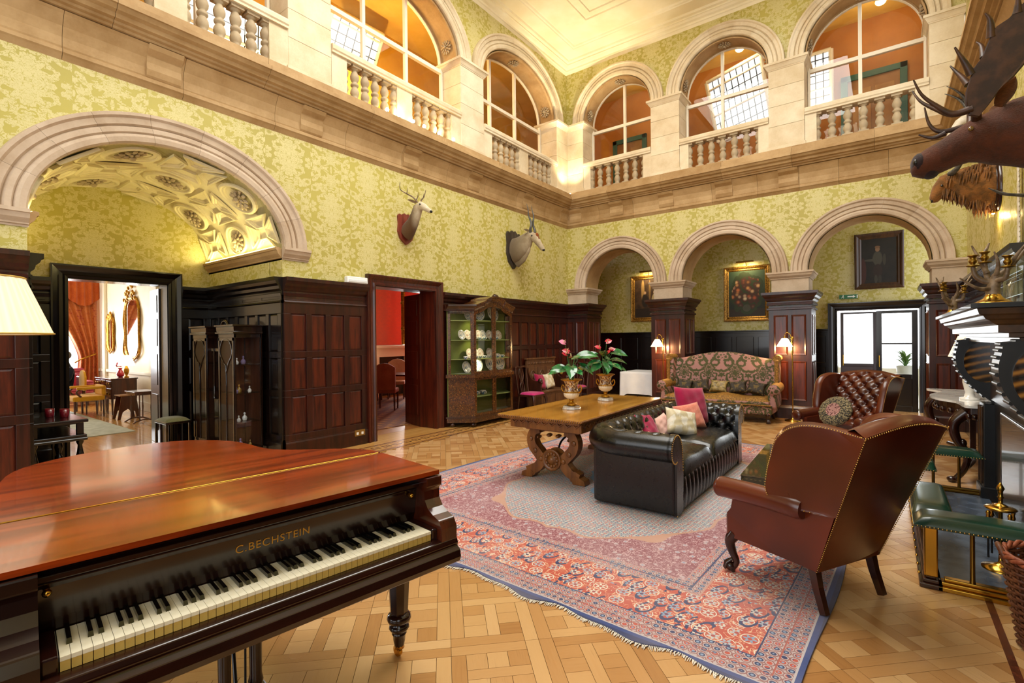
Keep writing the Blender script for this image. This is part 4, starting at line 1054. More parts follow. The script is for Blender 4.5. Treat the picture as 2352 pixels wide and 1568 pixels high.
# ================================================================ wing chairs
def cabriole(g,x,y,ht,sx,sy,s=1.0):
    p=catmull([(x,y,ht),(x+sx*.035,y+sy*.035,ht*.78),(x+sx*.02,y+sy*.02,ht*.5),(x-sx*.004,y-sy*.004,ht*.28),(x+sx*.012,y+sy*.012,ht*.12),(x+sx*.03,y+sy*.03,ht*.05)],4); n=len(p)
    r=[s*(.046-.026*math.sin(PI*.5*min(1,i/(n*.75)))+(.010 if i>n*.85 else 0)) for i in range(n)]
    g.tube(p,r,10); b=(x+sx*.035,y+sy*.035,.032); g.ball(b,(.034*s,.034*s,.032),10,7)
    for a in (-.7,0,.7):
        c,q=math.cos(a+math.atan2(sy,sx)),math.sin(a+math.atan2(sy,sx)); g.tube([(x+sx*.015,y+sy*.015,.085),(b[0]+c*.03,b[1]+q*.03,.055),(b[0]+c*.04,b[1]+q*.04,.015)],[.012,.011,.008],6)
    return g
def wing_chair(label,loc,rz,tufted):
    t=thing('wing_armchair',label,'armchair',loc,rz,'tan leather wing armchairs')
    wf=lambda z:.295+.085*max(0,min(1,(z-.25)/.85))       # half width grows with height
    def yb(z): return .30+.33*((z-.25)/.85)               # rear face leans back
    def topz(x): return 1.075+.055*math.cos(x*4.2)
    # back shell
    def outer(i,j):
        x=(2*i-1); z0=.24; zt=topz(x*.36); z=z0+(zt-z0)*j
        return (x*wf(z),yb(z)+.012*(1-x*x),z)
    def inner(i,j):
        x=(2*i-1); z0=.40; zt=topz(x*.36)+.012; z=z0+(zt-z0)*j
        d=.0
        if tufted: d=tuft(x*.3,(z-.52),.14,.075,.035,.04) if z>.5 else 0
        bul=.03*math.sin(PI*j)
        return (x*(wf(z)-.03),yb(z)-.13-bul-d*1.0,z)
    g=G(); g.grid(18,18,outer); k=len(g.f)
    g.build('back_panel',MLt,t)
    g=G(); g.grid(44,44,inner); ib=g.build('inside_back',MLt,t)
    if tufted:
        b=G()
        for jj in range(-0,8):
            for ii in range(-3,4):
                u=ii*.14+(.07 if jj%2 else 0); z=.52+jj*.075; x=u/.3
                if abs(x)<.95 and z<1.04:
                    b.ball((x*(wf(z)-.03),yb(z)-.13-.03*math.sin(PI*(z-.4)/.7)+.03,z),.012,8,5)
        b.build('button',MLt,ib)
    n=18; g=G(); g.loft([[outer(i/n,1),tuple(a*.5+b*.5+(.03 if q==2 else 0) for q,(a,b) in enumerate(zip(outer(i/n,1),inner(i/n,1)))),inner(i/n,1)] for i in range(n+1)],False,True,False); g.build('top_roll',MLt,t)
    nails=G()
    for i in range(49): p=outer(i/48,1); nails.ball((p[0],p[1]+.004,p[2]-.006),.0042,6,4)
    for s in (0,1):
        for j in range(70): p=outer(s,j/69); nails.ball((p[0]+(s-.5)*.004,p[1]+.005,p[2]),.0042,6,4)
    WG=catmull([(.36,.60),(.14,.60),(.07,.66),(.085,.78),(.115,.88),(.15,.98),(.215,1.055),(.31,1.095),(.42,1.10),(.53,1.085),(.62,1.075)],4)
    for s in (-1,1):
        # wing: outer and inner skin
        o=[];i_=[]
        for y,z in WG: 
            f=max(0,(.50-y))*.18
            o.append((s*(wf(z)+.005+f),y,z)); i_.append((s*(wf(z)-.075+f),y+.01,z))
        spine_o=[(s*wf(z),yb(z)-.003,z) for y,z in WG]; spine_o=[(s*wf(zz),yb(zz),zz) for zz in [.60+(1.078-.60)*k/(len(WG)-1) for k in range(len(WG))]]
        spine_i=[(s*(wf(p[2])-.05),p[1]-.14,p[2]) for p in spine_o]
        g=G(); nn=6
        def lerp(a,b,t): return tuple(q+(r-q)*t for q,r in zip(a,b))
        rr=[[lerp(a,b,q/nn) for q in range(nn+1)] for a,b in zip(o,spine_o)]
        g.loft(rr,False,True,False)
        rr=[[lerp(a,b,q/nn) for q in range(nn+1)] for a,b in zip(i_,spine_i)]
        g.loft(rr,False,True,False)
        rr=[[a,lerp(a,b,.5)[:1]+(a[1]-.03,a[2]+(.02 if a[1]>.1 else 0)),b] for a,b in zip(o,i_)]
        g.loft(rr,False,True,False); g.build('wing',MLt,t)
        for k in range(1,len(o)-1):
            for hh in (0,.5): 
                p=lerp(o[k],o[k+1],hh); nails.ball((p[0]+s*.003,p[1]-.002,p[2]+.004),.0042,6,4)
        # side below the arm
        P=[(.30,.24),(-.28,.26),(-.315,.30),(-.315,.40),(-.28,.44),(-.262,.50),(-.262,.57),(.28,.60),(.43,.60)]
        g=G(); g.prism(P,0,.06,lambda a,b,c:(s*(wf(b)-.055+c+.05*max(0,-a)),a,b)); g.build('side_panel',MLt,t,bevel=.015)
        # rolled arm
        ap=catmull([(s*.345,.26,.60),(s*.36,.10,.605),(s*.375,-.12,.60),(s*.385,-.30,.59)],4)
        g=G(); g.tube(ap,[.06]+[.068]*(len(ap)-2)+[.07],14); g.ball((s*.386,-.31,.589),(.069,.03,.069),12,8); g.build('arm',MLt,t)
    nails.build('nail_trim',MNail,t)
    def seatf(i,j):
        x=2*i-1; y=2*j-1; k=((1-x**6)*(1-y**6)); k=max(0,k)**.4
        return (x*(.275+.035*(1-j)),-.03+y*.32,.36+(.11+.03*(1-x*x)*(1-y*y))*k)
    g=G(); g.grid(18,18,seatf); g.build('seat_cushion',MLt,t)
    g=G(); g.prism([(-.33,-.33),(.33,-.33),(.29,.31),(-.29,.31)],.24,.38); g.build('seat_rail',MLt,t,bevel=.02)
    for s in (-1,1):
        cabriole(G(),s*.29,-.28,.26,s*.6,-.8).build('front_leg',MLegd,t)
        g=G(); p=[(s*.262,.26,.26),(s*.265,.285,.14),(s*.27,.33,.0)]; g.tube(p,[.034,.030,.026],4,up=(1,1,0),sm=False); g.build('rear_leg',MLegd,t)
    return t
# near chair seen from behind: rear legs at (6.334,-7.894),(6.588,-7.437); faces (-.874,.486)
wing_chair('tan leather wing armchair with its studded back to the camera',(6.20,-7.52,RZ),math.atan2(-.874,-.486)+PI/2*0 if False else math.atan2(.486,-.874)+PI/2,False)
fa=wing_chair('deep-buttoned tan leather wing armchair facing the camera by the fireplace',(6.20,-3.82,RZ),math.radians(-28),True)
# round cushion on the far chair
g=G(); g.ball((0,0,0),1,28,10,lambda x,y,z:(x*.20*(1+.02*math.sin(12*math.atan2(y,x))),y*.20*(1+.02*math.sin(12*math.atan2(y,x))),z*.065*(1-.45*math.exp(-(x*x+y*y)*14))))
def roundmat():
    m=M_('black_gold_ruched_fabric'); x,y,z=m.coord('Object'); r=hyp(x,y); th=y.atan2(x); n=m.noise(m.vec,70,2)
    c=m.mix(n.gt(.5),h('2a2620'),h('8a7a58')); c=m.mix(r.lt(.085),c,m.mix(m.voro(m.vec,45).lt(.4),h('b08078'),h('5a2a2c'))); m.set(col=c,rough=.8); m.bump((th*24.0).sin(),.5,.01); return m.m
rcu=g.build('round_cushion',roundmat()); rcu.location=(6.14,-3.99,.70); rcu.rotation_euler=(math.radians(62),0,math.radians(-28)); tag(rcu,'round ruched black and gold cushion on the buttoned armchair','cushion')
# ================================================================ footstool with glass top
MOt=damask('olive_tapestry',h('3a3218'),h('6d5f34'),.07,.11,kind='Object',soft=.008,jitter=.004)
ot=thing('footstool_table','long olive tapestry footstool with a glass top beside the black sofa','footstool',(6.03,-5.93,RZ),math.radians(2))
g=G(); g.prism(rect(.84,1.50),.24,.415); g.build('upholstered_body',MOt,ot,bevel=.05,seg=4)
G().tube([(x,y,.30) for x,y in rect(.85,1.51)],.008,6,closed=True).build('piping',MOt,ot)
G().prism(rect(.83,1.49),.418,.428).build('glass_top',M_('glass_top_dark').set(col=h('4a4526'),rough=.04,coat=1.0,spec=.8).m,ot,bevel=.003)
for sx in (-1,1):
    for sy in (-1,1): cabriole(G(),sx*.36,sy*.68,.25,sx*.7,sy*.7,.9).build('leg',MLegd,ot)
# ================================================================ tapestry settee against the pillars
def settee_mat():
    return damask('rose_and_green_tapestry',h('aa7c76'),h('45451f'),.52,.60,kind='Object',rough=.85,soft=.015,jitter=.03,both=False)
MSe=settee_mat(); MSg=mottled('gold_velvet_braid',h('a5772a'),h('6f4a18'),40,.7,bump=.4)
se=thing('high_back_settee','high-backed floral tapestry settee between the two brass floor lamps','sofa',(3.90,-.62,0),math.radians(0))
sw=.98
def sbz(x): return 1.16+.14*max(0,math.cos(x/sw*1.75))**1.3
def sb(i,j):
    x=(2*i-1)*sw; z=.42+(sbz(x)-.42)*j; return (x,.22+.10*j-.04*math.sin(PI*j),z)
def sbk(i,j):
    x=(2*i-1)*sw; z=.42+(sbz(x)-.42)*j; return (x,.32+.10*j,z)
g=G(); g.grid(30,14,sb); g.grid(30,14,sbk); g.loft([[sb(i/30,1),(sb(i/30,1)[0],.37,sb(i/30,1)[2]+.03),sbk(i/30,1)] for i in range(31)],False,True,False); g.build('backrest',MSe,se)
for s in (-1,1):
    x0=s*sw
    g=G(); g.prism([(.36,.45),(.10,.45),(.06,.62),(.07,.85),(.10,1.05),(.12,1.20),(.42,1.20)],0,.13,lambda a,b,c:(x0+s*(c-.03)+s*.06*max(0,(.3-a)),a,b)); g.build('wing',MSe,se,bevel=.02)
    g=G(); g.tube([(x0+s*.075,.10,1.20),(x0+s*.055,.42,1.20)],.075,14); g.build('wing_scroll',MSg,se)
    g=G(); g.box(min(x0+s*.04,x0+s*.11),max(x0+s*.04,x0+s*.11),.025,.075,.55,1.18); g.build('wing_braid',MSg,se,bevel=.015)
    g=G(); g.tube([(x0+s*.09,-.34,.63),(x0+s*.07,.25,.65)],.105,16); ar=g.build('arm',MSg,se)
    g=G(); g.lathe([(.105,0),(.098,.014),(.06,.016),(.05,.024),(0,.026)],20,fn=lambda a,b,z:(x0+s*.09+a,-.34-z,.63+b)); g.build('arm_facing',MSe,ar)
    g=G(); g.box(min(x0-s*.02,x0+s*.12),max(x0-s*.02,x0+s*.12),-.33,.30,.28,.60); g.build('arm_panel',MSe,se,bevel=.03)
def stf(i,j):
    x=2*i-1; y=2*j-1; k=max(0,(1-x**10)*(1-y**8))**.4
    return (x*(sw+.02),-.10+y*.33,.40+(.085+.02*math.sin(4*x+1)*(1-y*y)+.015*math.sin(9*x))*k)
g=G(); g.grid(40,14,stf); g.build('seat_cushion',MSg,se)
g=G(); g.box(-sw-.02,sw+.02,-.44,.28,.34,.41); g.build('seat_welt',MSe,se,bevel=.02)
g=G(); g.box(-sw-.06,sw+.06,-.42,.36,.17,.35); g.build('seat_rail',MSe,se,bevel=.02)
G().tube([(-sw-.05,-.44,.345),(sw+.05,-.44,.345)],.012,6).build('braid',MSg,se)
for s in (-1,1):
    cabriole(G(),s*(sw-.02),-.36,.20,s*.5,-.8,1.1).build('front_leg',MLegd,se)
    G().tube([(s*(sw-.05),.30,.2),(s*(sw-.03),.36,0)],[.03,.024],6).build('rear_leg',MLegd,se)
G().box(-sw+.1,sw-.1,.25,.29,.07,.11).build('stretcher',MLegd,se)
MSc2=damask('bronze_cushion_tapestry',h('6e5a32'),h('2e2416'),.2,.26,kind='Object',rough=.8); MSc3=damask('ochre_cushion_brocade',h('a08a52'),h('6f5c30'),.12,.16,kind='Object')
for i,(x,m_,lb,r) in enumerate(((-.70,MSc2,'leftmost bronze tapestry cushion in the row on the settee',.15),(-.36,MSc2,'second cushion from the left in the row on the settee',-.2),(.0,MSc3,'plain ochre brocade cushion in the middle of the settee',.05),(.36,MSc2,'second cushion from the right in the row on the settee',-.12),(.70,MSc2,'rightmost bronze tapestry cushion in the row on the settee',.2))):
    o=pillow(.40,.30,.15,m_,'settee_cushion',pinch=.3); o.location=(3.90+x,-.62+.03,.62); o.rotation_euler=(-.45,r,0); tag(o,lb,'cushion','tapestry cushions along the settee')
# ================================================================ brass reading lamps
MGlow=emis('lit_opal_glass',(1.0,.80,.48),5.0)
def flamp(label,x,y,rz):
    t=thing('floor_lamp',label,'floor lamp',(x,y,0),rz,'brass reading lamps in front of the pillars')
    G().lathe([(.14,0),(.14,.015),(.10,.03),(.03,.045),(.018,.08),(.018,.10)],20).build('base',MBr,t)
    G().lathe([(.011,.09),(.011,1.2),(.009,1.55)],10).lathe([(.017,.14),(.022,.16),(.017,.18)],10).lathe([(.009,1.50),(.02,1.52),(.009,1.56)],10).build('pole',MBr,t)
    G().tube(catmull([(0,0,1.55),(-.03,0,1.66),(-.09,0,1.71),(-.13,0,1.66)],5),.008,8).lathe([(.018,0),(.02,.03),(.012,.05)],10,c=(-.13,0,1.60)).build('swan_neck',MBr,t)
    G().ball((0,0,1.60),(.03,.012,.03),10,6).build('thumb_screw',MBr,t)
    g=G(); g.lathe([(.04,1.60),(.055,1.59),(.085,1.54),(.13,1.46),(.145,1.435)],24,c=(-.13,0,0)); g.build('shade',MGlow,t)
    point('lamp_bulb_light',(-.13,0,1.40),34,(1,.66,.30),.05,t); return t
flamp('brass floor lamp with glowing glass shade on the left-hand pillar',2.66,-.38,0.0)
flamp('brass floor lamp with glowing glass shade on the right-hand pillar',5.20,-.38,0.0)
# ================================================================ urn planters with anthuriums
def urnmat():
    m=M_('painted_gilt_porcelain'); x,y,z=m.coord('Object'); th=y.atan2(x); v=m.voro(m.comb(th*.22,z*1.2),26); n=m.noise(m.vec,30,3)
    c=m.mix(n.gt(.52),h('6a3a22'),h('c79a5a')); c=m.mix(v.lt(.25),c,h('3d2a44')); c=m.mix((v-.4).abs().lt(.06),c,h('e8d9b8')); m.set(col=c,rough=.2,coat=.6); return m.m
MUr=urnmat(); MUw=plain('white_porcelain',h('e9dfc8'),.18,coat=.5); MMar=mottled('pale_marble',h('d8d0c4'),h('a79d92'),9,.15,coat=.4)
MLf=M_('anthurium_leaf'); xx,yy,zz=MLf.coord('Object'); MLf.set(col=MLf.mix(MLf.noise(MLf.vec,14,2).ss(.35,.65),h('0f4a26'),h('2c7a3c')),rough=.18,coat=.4); MLf=MLf.m
MFl=plain('red_spathe',h('b80a2c'),.3,coat=.2); MFp=plain('pink_spathe',h('e07a9c'),.25,coat=.4); MSp=plain('cream_spadix',h('ead9a0'),.5); MSt=plain('green_stem',h('3c6a2c'),.5)
def heart(L,wd,fold=.25,droop=.5,n=9):
    g=G()
    def f(i,j):
        s=2*i-1; t=j
        w=wd*math.sin(PI*min(1,t*.93+.12))**.75*(1-.15*t)
        if t<.05: w*=.8
        y=L*t-.10*L*(abs(s)**1.5)*(1-t)**3*2.2
        return (s*w,y,-droop*L*t*t*.6+abs(s)*w*fold)
    g.grid(6,n,f); return g
leaf_me=heart(.17,.062).mesh('leaf'); leaf_me.materials.append(MLf)
sp_me=heart(.075,.036,.15,.15).mesh('spathe'); sp_me.materials.append(MFl); sp2=sp_me.copy(); sp2.materials.clear(); sp2.materials.append(MFp)
spx=G().tube([(0,.01,.0),(0,.02,.03),(0,.018,.055)],[.006,.006,.002],6).mesh('spadix'); spx.materials.append(MSp)
def aim(c,loc,a,slope,face,sc,R):
    D=Vector((math.cos(a),math.sin(a),math.tan(math.radians(max(-60,min(60,slope)))))).normalized(); N=Vector((.5*face+R.uniform(-.3,.3),-.87*face+R.uniform(-.3,.3),.75)); N=(N-D*N.dot(D)).normalized(); X=D.cross(N)
    c.matrix_local=Matrix.Translation(loc)@Matrix((X,D,N)).transposed().to_4x4()@Matrix.Scale(sc,4)
def planter(label,x,y,seed,flowers,leaves):
    t=thing('anthurium_urn',label,'plant',(x,y,TH+.0172),0,'gilt urns of anthuriums on the table'); R=random.Random(seed)
    G().lathe([(.112,.0),(.115,.012),(.108,.02),(.108,.034),(.098,.04),(.0,.04)],8,sm=False).build('marble_plinth',MMar,t)
    u=G().lathe([(.045,.04),(.06,.045),(.062,.06),(.04,.075),(.026,.085),(.024,.105),(.034,.115),(.022,.125)],20).build('urn_foot',MGold,t)
    fl_=lambda a:1+.035*math.cos(20*a)
    G().lathe([(.025,.12),(.055,.13),(.085,.155),(.094,.185),(.090,.20)],60,sq=fl_).build('urn_bowl',MUw,t)
    G().lathe([(.092,.198),(.096,.205),(.088,.212)],24).build('gilt_band',MGold,t)
    G().lathe([(.088,.21),(.078,.24),(.074,.28),(.082,.315),(.10,.345)],28).build('urn_body',MUr,t)
    G().lathe([(.10,.343),(.128,.352),(.13,.36),(.118,.363),(.095,.35),(.0,.335)],28).build('urn_rim',MGold,t)
    for s in (-1,1): G().tube(catmull([(s*.085,0,.20),(s*.12,0,.215),(s*.138,0,.25),(s*.128,0,.285),(s*.105,0,.275),(s*.098,0,.25)],4),[.009]*20+[.006],8).build('handle',MGold,t)
    for (a,r,z,tilt,sc) in leaves:
        a=math.radians(a); bx_,by_=r*math.cos(a),r*math.sin(a)
        G().tube(catmull([(.02*math.cos(a),.02*math.sin(a),.34),(bx_*.45,by_*.45,(z+.34)/2+.05),(bx_,by_,z)],4),.0035,5).build('stem',MSt,t)
        c=bpy.data.objects.new('leaf',leaf_me); COL.objects.link(c); c.parent=t; aim(c,(bx_,by_,z),a,tilt*.6,.45,sc*1.08,R)
    for (a,r,z,tilt,sc,pk) in flowers:
        a=math.radians(a); bx_,by_=r*math.cos(a),r*math.sin(a)
        G().tube(catmull([(.015*math.cos(a),.015*math.sin(a),.34),(bx_*.4,by_*.4,(z+.34)/2),(bx_,by_,z)],4),.003,5).build('stem',MSt,t)
        c=bpy.data.objects.new('flower',sp2 if pk else sp_me); COL.objects.link(c); c.parent=t; aim(c,(bx_,by_,z),a,20,.75,sc*.82,R)
        d=bpy.data.objects.new('spadix',spx); COL.objects.link(d); d.parent=c
    return t
# image right ~ (+.8,+.6); towards camera ~ (.6,-.8)
planter('gilt urn of pink and red anthuriums at the front of the table',3.605,-6.05,1,[(230,.08,.80,20,1.3,1),(215,.03,.69,-20,1.4,0),(235,.06,.66,10,1.1,0),(300,.05,.62,-10,1.2,0)],[(40,.06,.62,10,1.15),(25,.11,.64,20,1.1),(35,.12,.52,-40,1.0),(300,.06,.52,-40,1.15),(215,.12,.47,-10,.9),(200,.10,.50,20,.8),(235,.10,.48,10,.9),(330,.08,.46,5,.9),(90,.10,.50,0,1.0),(150,.10,.46,-5,1.0),(70,.05,.60,30,.9)])
planter('gilt urn of deep red anthuriums at the back of the table',3.56,-5.05,4,[(45,.02,.80,-15,1.4,0),(215,.07,.72,-15,1.3,0),(35,.08,.69,-25,1.1,0),(340,.03,.65,-15,1.2,0),(30,.06,.70,10,1.0,0)],[(280,.03,.62,60,.95),(35,.11,.66,-5,1.15),(45,.13,.55,-5,1.1),(310,.05,.54,-50,1.2),(230,.07,.50,-45,1.0),(210,.13,.62,10,1.05),(215,.10,.53,0,.8),(350,.09,.50,-15,1.0),(30,.12,.47,-15,1.0),(200,.10,.50,5,.9),(130,.10,.5,0,1.0),(90,.09,.56,10,1.0)])
# ================================================================ mounted heads
def ring_at(c,d,rx,rz,n=16,up=(0,0,1),lower=1.0):
    d=Vector(d).normalized(); u=Vector(up)-d*d.dot(Vector(up)); u.normalize(); s=d.cross(u); c=Vector(c); r=[]
    for k in range(n):
        a=2*PI*k/n; ca,sa=math.cos(a),math.sin(a)
        r.append(tuple(c+u*(rz*ca*(lower if ca<0 else 1))+s*(rx*sa)))
    return r
def body(spine,n=16,sub=1):
    """spine: list of (pos, rx, rz) -> continuous lofted neck and head"""
    P=[Vector(s[0]) for s in spine]; R=[]
    for i,(p,rx,rz) in enumerate(spine):
        d=P[min(i+1,len(P)-1)]-P[max(i-1,0)]
        R.append(ring_at(p,d,rx,rz,n))
    return G().loft(R,True,True)
def hide(name,c1,c2,c3,sc=6,bump=.5,split=None):
    m=M_(name); x,y,z=m.coord('World'); n=m.noise(m.vec,sc,5,.65,.6); f=m.noise(m.comb(x*8,y*8,z*60),5,3)
    cc=m.mix(f*.5,m.mix(n.ss(.35,.65),c1,c2),c3)
    if split: cc=m.mix(x.ss(split[0],split[1]),split[2],cc)
    m.set(col=cc,rough=.85,sheen=.2,spec=.15); m.bump(f,bump,.01); return m.m
def shield(pl,u,z,w,hh,name,mat,parent):
    P=[(-.5,.38),(-.42,.46),(-.3,.42),(-.12,.5),(0,.46),(.12,.5),(.3,.42),(.42,.46),(.5,.38),(.46,.15),(.5,-.1),(.36,-.32),(0,-.5),(-.36,-.32),(-.5,-.1),(-.46,.15)]
    g=G(); g.prism([(u+a*w,z+b*hh) for a,b in P],.0,.04,lambda a,b,c:pl(a,c,b)); return g.build(name,mat,parent,bevel=.012)
def ear(base,tip,w,mat,parent,back=(0,0,1)):
    B=Vector(base); T=Vector(tip); d=T-B; s=d.cross(Vector(back)).normalized(); n=s.cross(d).normalized(); L=d.length
    g=G(); g.grid(6,8,lambda i,j:tuple(B+d*j+s*((2*i-1)*w*math.sin(PI*min(1,.15+.85*j))**.8)+n*(((2*i-1)**2)*w*.6*(1-j*.6)))); 
    g.grid(6,8,lambda i,j:tuple(B+d*j+s*((2*i-1)*w*math.sin(PI*min(1,.15+.85*j))**.8)+n*(((2*i-1)**2)*w*.6*(1-j*.6)-.004)))
    return g.build('ear',mat,parent)
MAnt=mottled('antler_horn',h('8a7358'),h('5a452e'),20,.5,bump=.3); MHorn=mottled('dark_horn',h('3a3834'),h('5d5a55'),20,.4,bump=.3); MEye=plain('glass_eye',h('120a05'),.05,coat=1.0); MNose=plain('dark_nose',h('0d0908'),.35)
# red deer
hd=thing('mounted_deer','young deer head with slim antlers on a wooden shield above the doorway','trophy',(.0,-5.5,3.55)); o_=Vector((.0,-5.5,3.55))
def rel(L,o): return [((p[0]-o[0],p[1]-o[1],p[2]-o[2]),)+tuple(q) for p,*q in L]
def rp(p,o): return (p[0]-o[0],p[1]-o[1],p[2]-o[2])
shield(PL,-5.5,3.55,.36,.54,'shield',wood('red_shield_wood',h('6a2a1c'),h('8c4030'),.4),hd); hd.children[0].location=-o_
MDe=hide('deer_hide',h('9c8664'),h('6a5034'),h('b9a884'),9); MDf=hide('pale_deer_face',h('cbbda2'),h('b09c7a'),h('dccfb8'),9,.5,(.22,.40,h('5a4026')))
body(rel([((.03,-5.5,3.50),.12,.17),((.10,-5.5,3.54),.105,.145),((.20,-5.5,3.64),.085,.115),((.28,-5.5,3.76),.075,.10),((.33,-5.5,3.86),.075,.09),((.40,-5.495,3.895),.068,.075),((.47,-5.49,3.865),.052,.058),((.54,-5.485,3.815),.038,.043),((.60,-5.48,3.775),.036,.036),((.625,-5.478,3.758),.022,.022)],o_),18).build('head_and_neck',MDf,hd)
g=G(); g.ball(rp((.625,-5.478,3.765),o_),(.022,.03,.024),10,7); g.build('nose',MNose,hd)
for s in (-1,1):
    g=G(); g.ball(rp((.435,-5.492+s*.058,3.905),o_),.017,10,7); g.build('eye',MEye,hd)
    ear(rp((.34,-5.5+s*.06,3.93),o_),rp((.30,-5.5+s*.20,3.97),o_),.045,MDe,hd)
    a0=(.36,-5.5+s*.035,3.95)
    pts_=catmull([rp(p,o_) for p in (a0,(.32,-5.5+s*.09,4.03),(.25,-5.5+s*.19,4.09),(.20,-5.5+s*.27,4.15),(.22,-5.5+s*.29,4.26))],5)
    an=G().tube(pts_,[.016-.012*i/len(pts_) for i in range(len(pts_))],8).build('antler',MAnt,hd)
    G().tube([rp(p,o_) for p in ((.345,-5.5+s*.05,3.985),(.40,-5.5+s*.06,4.04),(.405,-5.5+s*.06,4.11))],[.010,.008,.002],7).build('tine',MAnt,an)
    G().tube([rp(p,o_) for p in ((.26,-5.5+s*.18,4.085),(.285,-5.5+s*.19,4.13),(.29,-5.5+s*.19,4.17))],[.008,.006,.002],7).build('tine',MAnt,an)
# eland
he=thing('mounted_antelope','pale antelope head with twisted upright horns on a dark shield','trophy',(.0,-2.4,3.62)); o_=Vector((.0,-2.4,3.62))
shield(PL,-2.4,3.62,.50,.86,'shield',wood('slate_shield_wood',h('2a2420'),h('4a403a'),.4),he); he.children[0].location=-o_
MEl=hide('eland_hide',h('a8977c'),h('8a765a'),h('c4b598'),7,.5,(.1,.6,h('6a5a44'))); MTuft=hide('rust_forelock',h('7a3a10'),h('5a2408'),h('9a5a24'),20)
body(rel([((.03,-2.4,3.60),.17,.30),((.14,-2.4,3.62),.16,.28),((.28,-2.4,3.70),.13,.23),((.40,-2.4,3.80),.105,.17),((.50,-2.4,3.87),.09,.115),((.58,-2.39,3.84),.085,.095),((.66,-2.385,3.74),.065,.075),((.73,-2.38,3.64),.05,.06),((.785,-2.375,3.565),.048,.05),((.81,-2.37,3.535),.03,.03)],o_),18).build('head_and_neck',MEl,he)
G().tube([rp(p,o_) for p in ((.10,-2.4,3.30),(.26,-2.4,3.42),(.40,-2.4,3.60),(.46,-2.4,3.70))],[(.10,.05),(.12,.05),(.10,.045),(.04,.03)],10).build('dewlap',MEl,he)
g=G(); g.ball(rp((.808,-2.37,3.54),o_),(.026,.04,.03),10,7); g.build('nose',MNose,he)
g=G(); g.ball(rp((.645,-2.385,3.845),o_),(.05,.05,.085),10,8); g.ball(rp((.69,-2.385,3.77),o_),(.035,.04,.06),8,6); g.build('forelock',MTuft,he)
for s in (-1,1):
    g=G(); g.ball(rp((.575,-2.39+s*.083,3.86),o_),.02,10,7); g.build('eye',MEye,he)
    ear(rp((.49,-2.4+s*.08,3.95),o_),rp((.46,-2.4+s*.20,3.99),o_),.05,MEl,he)
    P=[]; rr=[]; dd=[]
    for i in range(40):
        t=i/39; a=t*11+ (0 if s>0 else PI); w=.022*(1-t)**.7
        P.append(rp((.545-.03*t-.06*t*t+w*math.cos(a),-2.39+s*(.045+.05*t)+w*math.sin(a),3.94+.62*t),o_)); rr.append((.034*(1-t)**.8+.004,.026*(1-t)**.8+.004))
    G().tube(P,rr,8).build('horn',MHorn,he)
# moose over the fireplace (right wall): faces -x
mo=thing('mounted_moose','huge dark moose head with palmate antlers jutting from the right wall','trophy',(W,-5.75,3.2)); o_=Vector((W,-5.75,3.2))
MMo=hide('moose_hide',h('4e2412'),h('2a130b'),h('6a361a'),7,.9); MMn=hide('moose_muzzle',h('1a1014'),h('2a1c20'),h('3a2a2c'),10); MMa=mottled('moose_antler',h('2e1a10'),h('4a2c1a'),12,.45,bump=.2)
Y0=-5.75
body(rel([((6.835,Y0,3.075),.04,.035),((6.85,Y0,3.07),.085,.075),((6.89,Y0,3.065),.10,.105),((6.97,Y0,3.095),.10,.12),((7.06,Y0,3.135),.105,.125),((7.15,Y0,3.175),.125,.145),((7.23,Y0,3.20),.14,.175),((7.33,Y0,3.20),.145,.215),((7.45,Y0,3.21),.165,.26),((7.60,Y0,3.20),.20,.30),((7.735,Y0,3.18),.24,.33)],o_),20).build('head_and_neck',MMo,mo)
g=G(); g.ball(rp((6.885,Y0,3.085),o_),(.062,.108,.095),14,9); g.ball(rp((6.955,Y0,3.0),o_),(.06,.07,.05),12,7); g.build('muzzle',MMn,mo)
